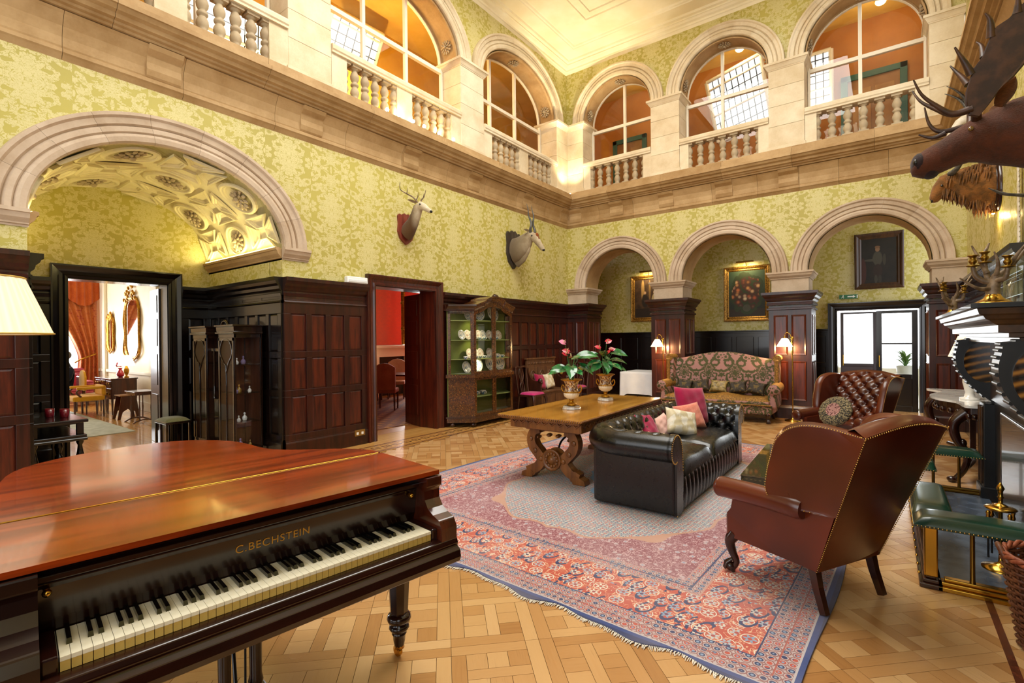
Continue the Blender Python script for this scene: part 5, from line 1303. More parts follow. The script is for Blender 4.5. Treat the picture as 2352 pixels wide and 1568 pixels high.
for s in (-1,1):
    g=G(); g.ball(rp((6.86,Y0+s*.085,3.09),o_),(.02,.02,.028),8,6); g.build('nostril',MNose,mo)
    g=G(); g.ball(rp((7.20,Y0+s*.128,3.27),o_),.02,10,7); g.build('eye',plain('amber_eye_%d'%s,h('6a4a14'),.05,coat=1.0),mo)
    ear(rp((7.38,Y0+s*.10,3.40),o_),rp((7.44,Y0+s*.24,3.56),o_),.06,hide('moose_ear_%d'%s,h('4a260e'),h('1a0c06'),h('9a5a20'),14),mo)
    k=.964 if s<0 else 1.045; yy=Y0+s*.20
    def Q(x,z,dy=0): return rp((6.65+(x-6.65)*k,yy+s*dy,1.62+(z-1.62)*k),o_)
    palm=[(7.205,3.42),(7.185,3.52),(7.19,3.62),(7.225,3.74),(7.27,3.80),(7.305,3.90),(7.335,3.97),(7.40,4.0),(7.46,4.06),(7.55,4.14),(7.66,4.2),(7.66,4.0),(7.56,3.82),(7.46,3.68),(7.37,3.58),(7.30,3.47),(7.25,3.40)]
    g=G(); n=len(palm); A=[Q(x,z,.0+.35*(z-3.4)) for x,z in palm]; B=[Q(x+.008,z,.03+.35*(z-3.4)) for x,z in palm]
    g.add(A+B,[tuple(range(n)),tuple(range(n,2*n))[::-1]]+[(i,(i+1)%n,n+(i+1)%n,n+i) for i in range(n)]); an=g.build('antler',MMa,mo,bevel=.008)
    G().tube([rp((7.24,Y0+s*.06,3.34),o_),rp((7.23,Y0+s*.14,3.39),o_),Q(7.225,3.45,.03)],[.035,.032,.04],8).build('pedicle',MMa,an)
    for tp in ([(7.22,3.46),(7.10,3.45),(7.0,3.53),(6.90,3.64),(6.845,3.765)],[(7.205,3.70),(7.17,3.78),(7.135,3.85),(7.10,3.92)],[(7.31,3.92),(7.305,4.0),(7.295,4.05),(7.27,4.09)],[(7.45,4.03),(7.45,4.09),(7.445,4.15)]):
        q=catmull([Q(x,z,.015+.35*(z-3.4)) for x,z in tp],4); m=len(q); G().tube(q,[.030-.026*i/m for i in range(m)],8).build('tine',MMa,an)
    if s>0:
        for tp in ([(7.16,3.32),(7.02,3.32),(6.95,3.40),(6.92,3.55)],[(7.05,3.30),(6.97,3.28),(6.88,3.33)]):
            q=catmull([Q(x,z,.0) for x,z in tp],4); m=len(q); G().tube(q,[.026-.022*i/m for i in range(m)],8).build('tine',MMa,an)
# shaggy wildebeest head
wi=thing('mounted_wildebeest','shaggy brown bearded animal head on a round board below the moose','trophy',(W,-3.0,3.38)); o_=Vector((W,-3.0,3.38)); Y0=-3.0
g=G(); g.lathe([(.30,0),(.30,.02),(.27,.04),(.25,.03),(.25,.045)],28,fn=lambda a,b,z:rp((W-z-.001,Y0+a*.75,3.40+b),o_)); g.build('backboard',MLegd,wi)
MWi=hide('shaggy_hide',h('8a5424'),h('3a200e'),h('b07a34'),12,.9)
body(rel([((7.12,Y0,3.33),.035,.035),((7.14,Y0,3.345),.06,.055),((7.17,Y0,3.39),.068,.07),((7.20,Y0,3.46),.07,.085),((7.25,Y0,3.53),.085,.11),((7.34,Y0,3.53),.10,.15),((7.47,Y0,3.47),.13,.21),((7.60,Y0,3.43),.16,.24),((7.73,Y0,3.41),.17,.25)],o_),18).build('head_and_neck',MWi,wi)
g=G(); R=random.Random(2)
for i in range(150):
    x=R.uniform(7.22,7.70); L=R.uniform(.06,.16)*(1.2 if x>7.5 else .8); y=Y0+R.uniform(-.09,.09); z=3.42-.27*(x-7.2)*1.2+.0*x
    z=3.46-.22*min(1,(x-7.2)/.35)-R.uniform(0,.03); dx=R.uniform(-.03,.03)
    g.tube([rp((x,y,z+.03),o_),rp((x+dx*.5,y*1.0,z-L*.5),o_),rp((x+dx,y,z-L),o_)],[.012,.008,.001],4)
for i in range(160):
    x=R.uniform(7.26,7.66); a=R.uniform(-1.3,1.3); rz=.15+.10*(x-7.3)/.3; y=Y0+math.sin(a)*(.10+.06*(x-7.25)/.4); z=3.50-.10*(x-7.3)+math.cos(a)*rz
    s=1 if y>Y0 else -1; g.tube([rp((x,y,z),o_),rp((x-.01,y+s*.015,z-.05),o_),rp((x-.02,y+s*.012,z-.12),o_)],[.012,.01,.001],4)
be=g.build('beard',MWi,wi); be['kind']='stuff'
for s in (-1,1):
    g=G(); g.ball(rp((7.215,Y0+s*.075,3.49),o_),.015,8,6); g.build('eye',MEye,wi); g=G(); g.ball(rp((7.125,Y0+s*.028,3.33),o_),(.012,.014,.02),8,6); g.build('nostril',MNose,wi)
    q=catmull([rp(p,o_) for p in ((7.30,Y0+s*.06,3.62),(7.34,Y0+s*.16,3.64),(7.38,Y0+s*.22,3.70),(7.37,Y0+s*.21,3.80))],4); G().tube(q,[.04-.034*i/len(q) for i in range(len(q))],8).build('horn',MHorn,wi)
# horned skull behind the moose
sk=thing('antelope_skull','white antelope skull with ridged black horns behind the moose antlers','trophy',(W,-1.8,4.45)); o_=Vector((W,-1.8,4.45)); Y0=-1.8
MBone=mottled('bone',h('e4dccb'),h('c9bda4'),10,.6)
g=G(); g.lathe([(.16,0),(.16,.02),(.14,.03)],20,fn=lambda a,b,z:rp((W-z-.001,Y0+a*.8,4.62+b*1.3),o_)); g.build('backboard',MLegd,sk)
body(rel([((7.36,Y0,4.44),.03,.02),((7.42,Y0,4.52),.05,.045),((7.50,Y0,4.62),.07,.07),((7.60,Y0,4.68),.08,.09),((7.72,Y0,4.66),.07,.08)],o_),14).build('skull',MBone,sk)
for s in (-1,1):
    P=[];rr=[]
    for i in range(40):
        t=i/39; P.append(rp((7.60-.05*t-.20*t*t,Y0+s*(.04+.10*t),4.74+.50*t-.10*t*t),o_)); rr.append((.030*(1-t)+.004)*(1+(.16 if i%3==0 and t<.75 else 0)))
    G().tube(P,rr,8).build('horn',MHorn,sk)
# sawfish rostrum and edge horns on the right wall
sw_=thing('sawfish_rostrum','long toothed sawfish rostrum hanging on the right wall','trophy',(W-.03,-4.27,2.5))
G().tube([(0,0,0),(0,0,.5),(0,0,1.0)],[(.01,.05),(.01,.042),(.008,.03)],8,up=(1,0,0)).build('blade',MBone,sw_)
g=G()
for i in range(19):
    for s in (-1,1): g.tube([(0,s*.035,.04+i*.05),(0,s*.085,.05+i*.05)],[.008,.002],5)
tt=g.build('teeth',MBone,sw_); tt['kind']='stuff'
hz=thing('curved_horns','pair of slim curved horns on a small board at the right edge','trophy',(W,-4.75,2.9))
G().lathe([(.1,0),(.1,.03),(.08,.035)],18,fn=lambda a,b,z:(-z,a,b)).build('backboard',MLegd,hz)
for s,dz in ((-1,.0),(1,.03)): 
    q=catmull([(-.03,s*.03,0),(-.10,s*.07,.0+dz),(-.20,s*.08,.03+dz),(-.30,s*.05,.10+dz)],5); G().tube(q,[.018-.015*i/len(q) for i in range(len(q))],8).build('horn',MHorn,hz)
# ================================================================ right wall panelling and chimneypiece
wainscot(PR,-15,-7.02,16,wr,top=6,mat=MWb,pmat=MW); wainscot(PR,-4.42,-.05,10,wr,top=4,mat=MWb,pmat=MW)
def agate():
    m=M_('banded_brown_marble'); x,y,z=m.coord('Object'); n=m.noise(m.vec,3,4,.6,1.0); r=hyp(x-.30,z-.02)+n*.05
    f=((r*95.0).sin()*.5+.5); m.set(col=m.ramp(f,[(0,h('120a06')),(.45,h('3a2410')),(.7,h('6a4218')),(1,h('9a6a2a'))]),rough=.1,coat=.6); return m.m
MAg=agate(); MBm=mottled('black_marble',h('050608'),h('0e1014'),6,.4,coat=.1); MBm2=wood('brown_veined_marble',h('140c08'),h('4a2e14'),.3,scale=6,stretch=(1,.2,1),coat=.15)
cp=thing('chimneypiece','black and brown marble chimneypiece on the right wall','fireplace',(7.45,-5.7,0))
ya,yb_=-1.30,1.30
def shelfring(prof):
    g=G(); rings=[]
    for e,z in prof: rings.append([(-e,ya-e*.0-(e-.2)*.45,z),(.285,ya-(e-.2)*.45,z),(.285,yb_+(e-.2)*.45,z),(-e,yb_+(e-.2)*.45,z)])
    g.loft(rings,True,False); return g
shelfring([(.36,1.785),(.38,1.79),(.38,1.815),(.37,1.82)]).build('shelf',MBm,cp)
shelfring([(.15,1.56),(.15,1.60),(.20,1.605),(.20,1.63),(.25,1.635),(.25,1.68),(.27,1.69),(.29,1.71),(.31,1.72),(.32,1.74),(.34,1.75),(.35,1.785)]).build('shelf_mouldings',MBm2,cp)
G().box(.0,.285,ya+.02,yb_-.02,1.0,1.57).build('frieze',MBm2,cp)
for s in (-1,1):
    VO_=catmull([(.02,1.575),(-.20,1.575),(-.235,1.50),(-.25,1.40),(-.23,1.28),(-.17,1.17),(-.10,1.08),(-.02,1.0),(.06,.93)],4)
    y0=s*1.19; g=G(); P=VO_+[(.1,.93),(.1,1.575)]
    g.prism(P,y0-.13,y0+.13,lambda a,b,c:(a,c,b)); br=g.build('scroll_bracket',MBm,cp,bevel=.012)
    for q in (-1,1):
        g=G(); C=(-.03,1.36); 
        g.prism([(C[0]+.16*math.cos(2*PI*i/32),C[1]+.20*math.sin(2*PI*i/32)) for i in range(32)],y0+q*.13,y0+q*.145,lambda a,b,c:(a,c,b)); g.build('roundel',MAg,br,bevel=.004)
    g=G()
    for i in range(3,len(VO_)-4,2): p=VO_[i]; g.tube([(p[0]-.003,y0-.10,p[1]),(p[0]-.003,y0+.10,p[1])],.013,8)
    g.build('acanthus_ribs',MBm,br)
    g=G(); g.box(-.05,.285,y0-.13,y0+.13,.0,.95).box(-.075,.1,y0-.15,y0+.15,.0,.14); g.build('jamb',MBm,cp,bevel=.01)
    for yy in (-.07,.07): G().tube([(-.055,y0+yy,.16),(-.055,y0+yy,.92)],.014,8).build('jamb_reed',MBm2,cp)
G().box(.03,.285,-1.06,-.72,0,1.0).build('slip',MBm,cp); G().box(.03,.285,.72,1.06,0,1.0).build('slip',MBm,cp); G().box(.03,.285,-.72,.72,.85,1.0).build('slip',MBm,cp)
G().box(.24,.28,-.72,.72,.0,.85).build('fireback',MBlk,cp)
hs=thing('hearthstone','grey slate hearth slab inside the fender','hearth',(7.1,-5.78,0)); G().box(-.27,.34,-1.22,1.22,0.0,.03).build('slab',mottled('slate',h('3b4450'),h('586474'),5,.25),hs,bevel=.004)
G().box(.27,.335,-.5,.5,.03,.10).build('curb',MBm,hs,bevel=.006)
# candelabra of antlers
MCu=MBd
def candel(label,loc,rz,sc=1.0):
    t=thing('antler_candelabrum',label,'candelabrum',loc,rz,'antler candelabra on the mantelshelf')
    G().lathe([(.105,0),(.105,.006),(.085,.014),(.05,.035),(.038,.055),(.036,.062),(0,.062)],24).build('base',MBr,t)
    G().tube([(0,0,.05),(.0,0,.10),(.01,0,.15),(.02,0,.19)],[.038,.034,.03,.022],10).build('stem',MAnt,t)
    cups=[(-.095,.0,.245),(-.03,.07,.27),(.06,-.06,.22)]
    for c in cups:
        q=catmull([(0,0,.14),(c[0]*.45,c[1]*.45,.15),(c[0]*.85,c[1]*.85,c[2]-.06),(c[0],c[1],c[2])],5); G().tube(q,[.020-.008*i/len(q) for i in range(len(q))],8).build('branch',MAnt,t)
        G().lathe([(.008,0),(.035,.004),(.037,.01),(.012,.014),(.012,.02),(.020,.03),(.022,.042),(.014,.052),(.018,.066),(.028,.072),(.028,.078),(.016,.078),(.014,.05)],16,c=c).build('candle_cup',MCu,t)
    for P in ([(.02,0,.18),(.09,.03,.24),(.17,.05,.36),(.26,.08,.47)],[(.07,.02,.22),(.10,-.03,.29),(.14,-.05,.36)],[(.01,0,.16),(.02,-.04,.25),(.0,-.05,.33)],[(-.02,.05,.2),(-.06,.09,.32),(-.09,.10,.40)],[(-.05,.08,.3),(-.02,.12,.36),(.0,.13,.41)],[(0,0,.10),(-.08,-.07,.10),(-.17,-.11,.17)]):
        q=catmull(P,5); G().tube(q,[.017-.014*i/len(q) for i in range(len(q))],8).build('tine',MAnt,t)
    return t
candel('nearer antler candelabrum with brass cups on the mantelshelf',(7.20,-6.85,1.82),0.0)
candel('farther antler candelabrum with brass cups on the mantelshelf',(7.19,-4.56,1.82),.5)
# mantel clock fragment: glass dome at the frame edge
g=G(); g.lathe([(.11,0),(.11,.02),(.10,.03),(.10,.26),(.085,.32),(.05,.36),(0,.37)],24); dm=g.build('glass_dome',thin_glass('dome_glass',(.85,.92,.9),.12)); dm.location=(7.40,-6.45,1.821); tag(dm,'glass dome on a dark base at the right end of the mantelshelf','dome')
# fire screen
fs=thing('fire_screen','dark blue fire screen with a steel frame standing in front of the hearth','fire screen',(7.36,-6.35,.03))
G().box(-.008,.008,-.42,.42,.06,.98).build('panel',plain('navy_panel',h('0b1620'),.25,coat=.3),fs); 
for a,b in (((0,-.42,.06),(0,-.42,.98)),((0,-.42,.98),(0,.42,.98)),((0,.42,.98),(0,.42,.06)),((0,.42,.06),(0,-.42,.06))): G().tube([a,b],.012,6).build('frame_bar',M_('steel_%d'%len(bpy.data.materials)).set(col=h('9aa4ac'),rough=.25,metal=1.0).m,fs)
for s in (-1,1): G().box(-.06,.02,s*.36-.02,s*.36+.02,.0,.06).build('foot',MBlk,fs)
# club fender
fe=thing('club_fender','brass club fender with padded green leather corner seats round the hearth','fender',(6.87,-5.80,0))
YN,YF,XR=-1.28,1.28,.50
def plinth(P,mat,nm,hh=.075):
    g=G()
    for (a,b) in zip(P[:-1],P[1:]):
        x0,x1=min(a[0],b[0])-.04,max(a[0],b[0])+.04; y0,y1=min(a[1],b[1])-.04,max(a[1],b[1])+.04
        g.box(x0-.02,x1+.02,y0-.02,y1+.02,0,.03).box(x0,x1,y0,y1,.03,.055).box(x0+.015,x1-.015,y0+.015,y1-.015,.055,hh)
    return g.build(nm,mat,fe,bevel=.006)
plinth([(0.09,YN),(XR,YN)],MBr,'plinth_near'); plinth([(0,YN+.0),(0,YF)],MLegd,'plinth_front'); plinth([(0.09,YF),(XR,YF)],MBd,'plinth_far')
for nm,(x,y),q in (('c',(0,YN),1),('c',(0,YF),1)):
    G().box(x-.035,x+.035,y-.035,y+.035,.07,.42).build('corner_post',MBr,fe,bevel=.008)
for x,y in ((.20,YN),(.42,YN),(.16,YF),(.36,YF),(0,YN+.45),(0,YN+.95),(0,YF-.45),(0,YF-.95)):
    G().lathe([(.016,.07),(.013,.09),(.012,.40),(.016,.42)],10).build('rail_post',MBd,fe,loc=(x,y,0))
def pad(x0,x1,y0,y1,nm='seat_pad'):
    def f(i,j):
        x=2*i-1;y=2*j-1; k=max(0,(1-x**6)*(1-y**6))**.4
        return ((x0+x1)/2+(x1-x0)/2*x,(y0+y1)/2+(y1-y0)/2*y,.415+.065*k)
    g=G(); g.grid(14,14,f); g.box(x0,x1,y0,y1,.405,.418); p=g.build(nm,MLg,fe)
    nl=G(); nn=int((x1-x0)/.02); mm=int((y1-y0)/.02)
    for i in range(nn+1):
        for y in (y0,y1): nl.ball((x0+(x1-x0)*i/nn,y,.412),.005,6,4)
    for i in range(mm+1):
        for x in (x0,x1): nl.ball((x,y0+(y1-y0)*i/mm,.412),.005,6,4)
    q=nl.build('nail_trim',MNail,p); q['kind']='stuff'
pad(-.09,.54,YN-.12,YN+.13); pad(-.09,.13,YN+.13,YN+.95); pad(-.09,.54,YF-.13,YF+.12); pad(-.09,.13,YF-.95,YF-.13)
bb=G()
for i in range(14): bb.ball((-.058,YN+.02+i*.16,.065),.009,8,5)
q=bb.build('stud',MBr,fe); q['kind']='stuff'
# brass companion set
co=thing('companion_set','brass fireside companion set with hanging tools inside the fender','fire tools',(7.26,-6.60,.03))
G().lathe([(.10,0),(.10,.012),(.04,.03),(.014,.05),(.011,.10),(.011,.40),(.020,.41),(.045,.43),(.03,.44),(.012,.45),(.012,.48),(.018,.49),(.012,.50),(.014,.53),(.022,.55),(.014,.57),(.006,.585),(.0,.59)],18).build('stand',MBr,co)
g=G(); g.ball((0,0,.415),(.085,.085,.02),16,6); g.build('hanger',MBr,co)
for i in range(4):
    a=i*PI/2+.5; x,y=.075*math.cos(a),.075*math.sin(a); tl_=G().tube([(x,y,.08),(x,y,.34)],.006,6).build('tool',MBlk,co); G().tube([(x,y,.33),(x,y,.345),(x,y,.37),(x,y,.385),(x,y,.40)],[.006,.014,.009,.014,.006],8).build('handle',MBr,tl_)
# wicker log basket
MWk=wood('wicker',h('4a2412'),h('7d4a28'),.5,scale=30,bump=.3); MWk2=wood('wicker_rim',h('7a3a20'),h('a35a38'),.5,scale=30,bump=.3)
ba=thing('wicker_basket','round wicker log basket at the bottom right corner beside the fender','basket',(7.37,-7.62,0))
def br_(z): return .17+.065*(z/.46)
st_=G()
for i in range(24): a=2*PI*i/24; st_.tube([(br_(z)*math.cos(a),br_(z)*math.sin(a),z) for z in (0,.23,.47)],.007,5)
st_.build('stakes',MWk,ba)['kind']='stuff'
g=G()
for k in range(27):
    z=.015+k*.0165; N=96; g.tube([((br_(z)+.010*math.cos(12*2*PI*i/N+k*PI))*math.cos(2*PI*i/N),(br_(z)+.010*math.cos(12*2*PI*i/N+k*PI))*math.sin(2*PI*i/N),z) for i in range(N)],.0085,5,closed=True)
g.build('weave',MWk,ba)['kind']='stuff'
g=G()
for k in range(3): g.tube([((br_(.47)+.012*math.cos(2*PI*i*9/72+k*2.1))*math.cos(2*PI*i/72),(br_(.47)+.012*math.cos(2*PI*i*9/72+k*2.1))*math.sin(2*PI*i/72),.475+.012*math.sin(2*PI*i*9/72+k*2.1)) for i in range(72)],.010,6,closed=True)
g.build('plaited_rim',MWk2,ba)
for s in (-1,1): G().tube(catmull([(s*.225,-.06,.44),(s*.25,-.03,.50),(s*.25,.03,.50),(s*.225,.06,.44)],4),.014,7).build('handle',MWk,ba)
G().lathe([(.16,.0),(.165,.012),(0,.012)],20).build('bottom',MWk,ba)
for i,(x,y,z,a) in enumerate(((-.05,.02,.30,.3),(.06,.05,.34,1.2),(.02,-.06,.37,2.1))):
    lg=G().tube([(-.12*math.cos(a)+x,-.12*math.sin(a)+y,z),(.12*math.cos(a)+x,.12*math.sin(a)+y,z+.03)],.045,10).build('firewood_log',mottled('birch_log_%d'%i,h('c9b08a'),h('8a6a48'),14,.8)); lg.location=(7.37,-7.62,0); tag(lg,('split log lying lowest in the wicker basket','split log leaning across the basket middle','split log on top in the wicker basket')[i],'log','logs in the wicker basket')
# ================================================================ marble-topped console beside the fireplace
ct=thing('console_table','carved dark console table with a white marble top beyond the fireplace','table',(7.34,-3.10,0))
TP=catmull([(.28,-1.05),(.05,-1.05),(-.03,-.98),(-.06,-.6),(-.20,-.35),(-.26,0),(-.20,.35),(-.10,.6),(-.20,.85),(-.24,1.0),(-.15,1.05),(.28,1.05)],4)
G().prism(TP,.845,.87).build('marble_top',mottled('white_marble',h('f0eee8'),h('d8d6d2'),4,.12,coat=.4),ct,bevel=.008)
G().prism([(x*.86+.02,y*.92) for x,y in TP],.72,.845).build('apron',MLegd,ct,bevel=.01)
g=G()
for i in range(2,len(TP)-2,2): g.ball((TP[i][0]*.86+.015,TP[i][1]*.92,.745),(.03,.03,.035),8,6)
g.build('carving',MLegd,ct)
for x,y,s in ((.0,-.88,-1),(-.12,.86,1)):
    q=catmull([(x,y,.78),(x-.10,y,.66),(x-.09,y,.50),(x+.0,y,.32),(x-.02,y,.16),(x-.10,y,.03)],5); n=len(q)
    lg=G().tube(q,[(.065-.035*math.sin(PI*.5*i/n)) for i in range(n)],10).ball((x-.12,y,.035),(.05,.04,.035),10,7).build('leg',MLegd,ct); G().ball((x-.10,y,.66),(.05,.055,.07),10,7).ball((x-.03,y,.44),(.035,.04,.05),8,6).build('carving',MLegd,lg)
for y in (-.9,.9): G().box(.20,.26,y-.03,y+.03,0,.73).build('rear_leg',MLegd,ct)
G().tube(catmull([(-.02,-.86,.15),(.10,-.4,.17),(.12,0,.18),(.10,.4,.17),(-.02,.84,.15)],5),.028,8).build('stretcher',MLegd,ct)
tl2=thing('table_lamp','cream-shaded table lamp on the marble console','table lamp',(7.42,-3.45,.871))
G().lathe([(.09,0),(.09,.02),(.05,.03),(.04,.08),(.065,.2),(.06,.3),(.03,.40),(.018,.46),(.018,.52)],20).build('base',plain('white_lamp_ceramic',h('e6e2da'),.2,coat=.4),tl2)
MSh=M_('lit_cream_shade').set(col=h('f1e3c4'),emit=(1.0,.80,.50),estr=.9,rough=.9).m
g=G(); g.lathe([(.19,.50),(.10,.74)],24); g.build('shade',MSh,tl2)
# socket and emergency light on the left wall
so=thing('double_socket','brass double socket plate on the skirting beside the doorway','socket',(.052,-6.51,.18)); G().box(0,.008,-.095,.095,-.035,.06).build('plate',M_('brushed_brass').set(col=h('b59a5e'),rough=.35,metal=1.0).m,so,bevel=.002)
for s in (-1,1): G().box(.008,.010,s*.045-.02,s*.045+.02,-.015,.025).build('outlet',plain('socket_white_%d'%s,h('e8e6e0'),.4),so,bevel=.002)
em=thing('emergency_light','white emergency light box resting on the panelling cornice by the doorway','light',(.06,-6.56,2.521)); G().box(-.03,.06,-.185,.185,.0,.10).build('housing',plain('white_plastic',h('f2f2f0'),.35),em,bevel=.012); G().box(-.02,.066,-.17,.17,.012,.06).build('diffuser',plain('frosted_plastic',h('dfe4e6'),.2),em,bevel=.01)
# ================================================================ marquetry display cabinet on the left wall
MMq=wood('walnut_veneer',h('260f07'),h('40200f'),.2,coat=.5,scale=12)
def marq():
    m=M_('floral_marquetry'); m.coord('Object'); v=m.voro(m.vec,26,rnd=.9); n=m.noise(m.vec,22,3,.6,1.0)
    c=m.mix(n.ss(.4,.6),h('2e140a'),h('4e280f')); c=m.mix(v.lt(.20)*(n.gt(.45)),c,h('8f6228')); c=m.mix((m.noise(m.vec,34,2,.5,2.0)-.5).abs().lt(.025),c,h('70461c')); m.set(col=c,rough=.2,coat=.5); return m.m
MMk=marq(); MVe=plain('olive_velvet_lining',h('5d6a1c'),.95,sheen=.3); MShf=plain('green_shelf_edge',h('8d9a5a'),.6)
cb=thing('display_cabinet','tall marquetry display cabinet of china with an arched top on the left wall','cabinet',(.12,-3.73,0))
def CO(e=0,f=0): return [(.0+f*0,-.90-e),(.40+e,-.58-e*.4),(.40+e,.58+e*.4),(.0,.90+e)]     # footprint: wall side is x=0 (canted corners)
G().prism(CO(.03)+[(-.0,.93)][:0],.09,.17).build('plinth',MMk,cb,bevel=.012)
G().prism(CO(.05),.17,.20).build('base_moulding',MMq,cb,bevel=.008); G().prism(CO(.045),.92,.985).build('waist_moulding',MMk,cb,bevel=.012)
for x,y in ((.34,-.56),(.34,.56),(.05,-.82),(.05,.82)): G().ball((x,y,.047),(.055,.055,.046),12,8).build('foot',MLegd,cb)
G().box(.0,.015,-.90,.90,.2,2.25).build('back_panel',MVe,cb)
for z in (.20,.985): G().prism(CO(-.02),z,z+.012).build('floor_board',MVe,cb)
for z,nm in ((.56,'shelf'),(1.27,'shelf'),(1.63,'shelf'),(2.0,'shelf')): G().prism(CO(-.035),z-.014,z).build('shelf',MShf,cb)
# canted corner stiles / panels
def cant(s,a,b): # point on canted side param 0 (wall)..1 (front)
    return (.0+.40*a,s*(.90-.32*a),b)
for s in (-1,1):
    for z0,z1,m_ in ((.20,.92,MMk),):
        g=G(); P=[cant(s,0,0)[:2],cant(s,1,0)[:2],(cant(s,1,0)[0]-.02,cant(s,1,0)[1]-s*.025),(.0,s*.875)]; g.prism(P if s>0 else P[::-1],z0,z1); g.build('side_panel',m_,cb)
    # upper canted glazed side with stiles
    for a0,a1 in ((0,.14),(.86,1.0)):
        p0,p1=cant(s,a0,0),cant(s,a1,0); P=[p0[:2],p1[:2],(p1[0]-.02,p1[1]-s*.025),(p0[0]-.02 if a0 else 0,p0[1]-s*.025)]; g=G(); g.prism(P if s>0 else P[::-1],.985,2.22); g.build('stile',MMk,cb,bevel=.004)
    p0,p1=cant(s,.14,0),cant(s,.86,0); G().add([(p0[0],p0[1],1.0),(p1[0],p1[1],1.0),(p1[0],p1[1],2.15),(p0[0],p0[1],2.15)],[(0,1,2,3)]).build('side_glass',MGl,cb)
    G().prism([cant(s,0,0)[:2],cant(s,1,0)[:2],(cant(s,1,0)[0]-.02,cant(s,1,0)[1]-s*.03),(.0,s*.87)][::s],2.12,2.22).build('side_head',MMk,cb)
def ctop(y): return 2.20+.20*max(0,math.cos(y*PI/1.16))**1.2+ (.05*math.cos(y*PI/.29) if abs(y)>.29 else -.05*0)*.35
def frame(y0,y1,z0,z1,st,top=None,x=.40,name='door'):
    root=G()
    root.box(x-.02,x+.006,y0,y0+st,z0,z1 if not top else top(y0+st/2)-.06).box(x-.02,x+.006,y1-st,y1,z0,z1 if not top else top(y1-st/2)-.06).box(x-.02,x+.006,y0+st,y1-st,z0,z0+st)
    d=None
    if top:
        n=10; ys=[y0+st+(y1-y0-2*st)*i/n for i in range(n+1)]; rr=[[(x-.02,y,top(y)-.13),(x+.006,y,top(y)-.13),(x+.006,y,top(y)-.05),(x-.02,y,top(y)-.05)] for y in ys]; root.loft(rr,True,False)
        d=root.build(name,MMk,cb)
        P=[(x-.008,y0+st,z0+st),(x-.008,y1-st,z0+st)]+[(x-.008,y,top(y)-.12) for y in ys[::-1]]
    else:
        root.box(x-.02,x+.006,y0+st,y1-st,z1-st,z1); d=root.build(name,MMk,cb); P=[(x-.008,y0+st,z0+st),(x-.008,y1-st,z0+st),(x-.008,y1-st,z1-st),(x-.008,y0+st,z1-st)]
    G().add(P,[tuple(range(len(P)))]).build('pane',MGl,d); return d
frame(-.58,-.005,.20,.92,.05); frame(.005,.58,.20,.92,.05); frame(-.58,-.005,.985,2.2,.05,ctop); frame(.005,.58,.985,2.2,.05,ctop)
n=40; g=G(); ys=[-.60+1.2*i/n for i in range(n+1)]
CPR=[(.36,-.05),(.412,-.05),(.418,-.02),(.44,.0),(.46,.03),(.48,.045),(.48,.07),(.05,.07),(.05,-.05)]
g.loft([[(d,y,ctop(y)+e) for d,e in CPR] for y in ys],True,False); g.build('arched_cornice',MMk,cb)
for s in (-1,1):
    z=ctop(s*.6); g=G(); A=[(d,s*.60,z+e) for d,e in CPR]; B=[(d-.40 if d>.1 else .0,s*(.60+.33),z+e) for d,e in CPR]; g.loft([A,B] if s>0 else [B,A],True,False); g.build('side_cornice',MMq,cb)
G().ball((.44,0,2.46),(.04,.06,.05),10,8).tube([(.44,-.10,2.44),(.44,-.03,2.50),(.44,.05,2.49),(.44,.11,2.44)],.02,8).build('carved_crest',MLegd,cb)
cl_=cb.location
for y,z in ((-.28,1.60),(-.30,.0+1.97),(-.25,1.24)):
    spot('cabinet_spot',(cl_.x+.30,cl_.y+y,z-.01),(cl_.x+.04,cl_.y+y,z-.30),6,(1,.86,.5),120,.01)
# china
def chinamat(name,c):
    m=M_(name); x,y,z=m.coord('Object'); r=hyp(x,y); v=m.voro(m.vec,60); n=m.noise(m.vec,30,3)
    cc=m.mix((r-.085).abs().lt(.02)*(v.lt(.45)),h('eee9df'),c); cc=m.mix((r.lt(.035))*(n.gt(.5)),cc,c); m.set(col=cc,rough=.15,coat=.5); return m.m
MC1=chinamat('blue_white_china',h('5a7a9a')); MC2=chinamat('pink_gilt_china',h('b07860'))
pl_me=G().lathe([(.0,.004),(.055,.004),(.062,.0),(.066,.003),(.074,.010),(.112,.022),(.115,.025),(.112,.027),(.072,.016),(.06,.010),(0,.010)],28).mesh('plate'); 
cup_me=G().lathe([(.018,0),(.02,.004),(.034,.03),(.036,.045),(.033,.045),(.03,.03),(.0,.008)],18).tube([(.033,0,.038),(.052,0,.036),(.052,0,.018),(.030,0,.014)],.004,6).mesh('cup')
def dish(me,mat,x,y,z,label,cat,group,lean=None,sc=1.0):
    o=bpy.data.objects.new('china_plate' if cat=='plate' else 'china_cup',me if mat is MC1 else me2[me.name]); COL.objects.link(o); o.location=(cl_.x+x,cl_.y+y,z); o.scale=(sc,)*3
    if lean is not None: o.rotation_euler=(0,lean,0); o.location.z=z+.113*sc*abs(math.sin(lean))
    tag(o,label,cat,group); return o
pl_me.materials.append(MC1); cup_me.materials.append(MC1); me2={}
for q in (pl_me,cup_me):
    c=q.copy(); c.materials.clear(); c.materials.append(MC2); me2[q.name]=c
LN=math.radians(76)
for i,(y,sc,lb) in enumerate(((-.46,.85,'small plate at the left of the top cabinet shelf'),(-.16,1.45,'large plate left of the glazing bar on the top cabinet shelf'),(.28,1.45,'large plate right of the glazing bar on the top cabinet shelf'))): dish(pl_me,MC1,.12,y,2.0,lb,'plate','plates on the top cabinet shelf',LN,sc)
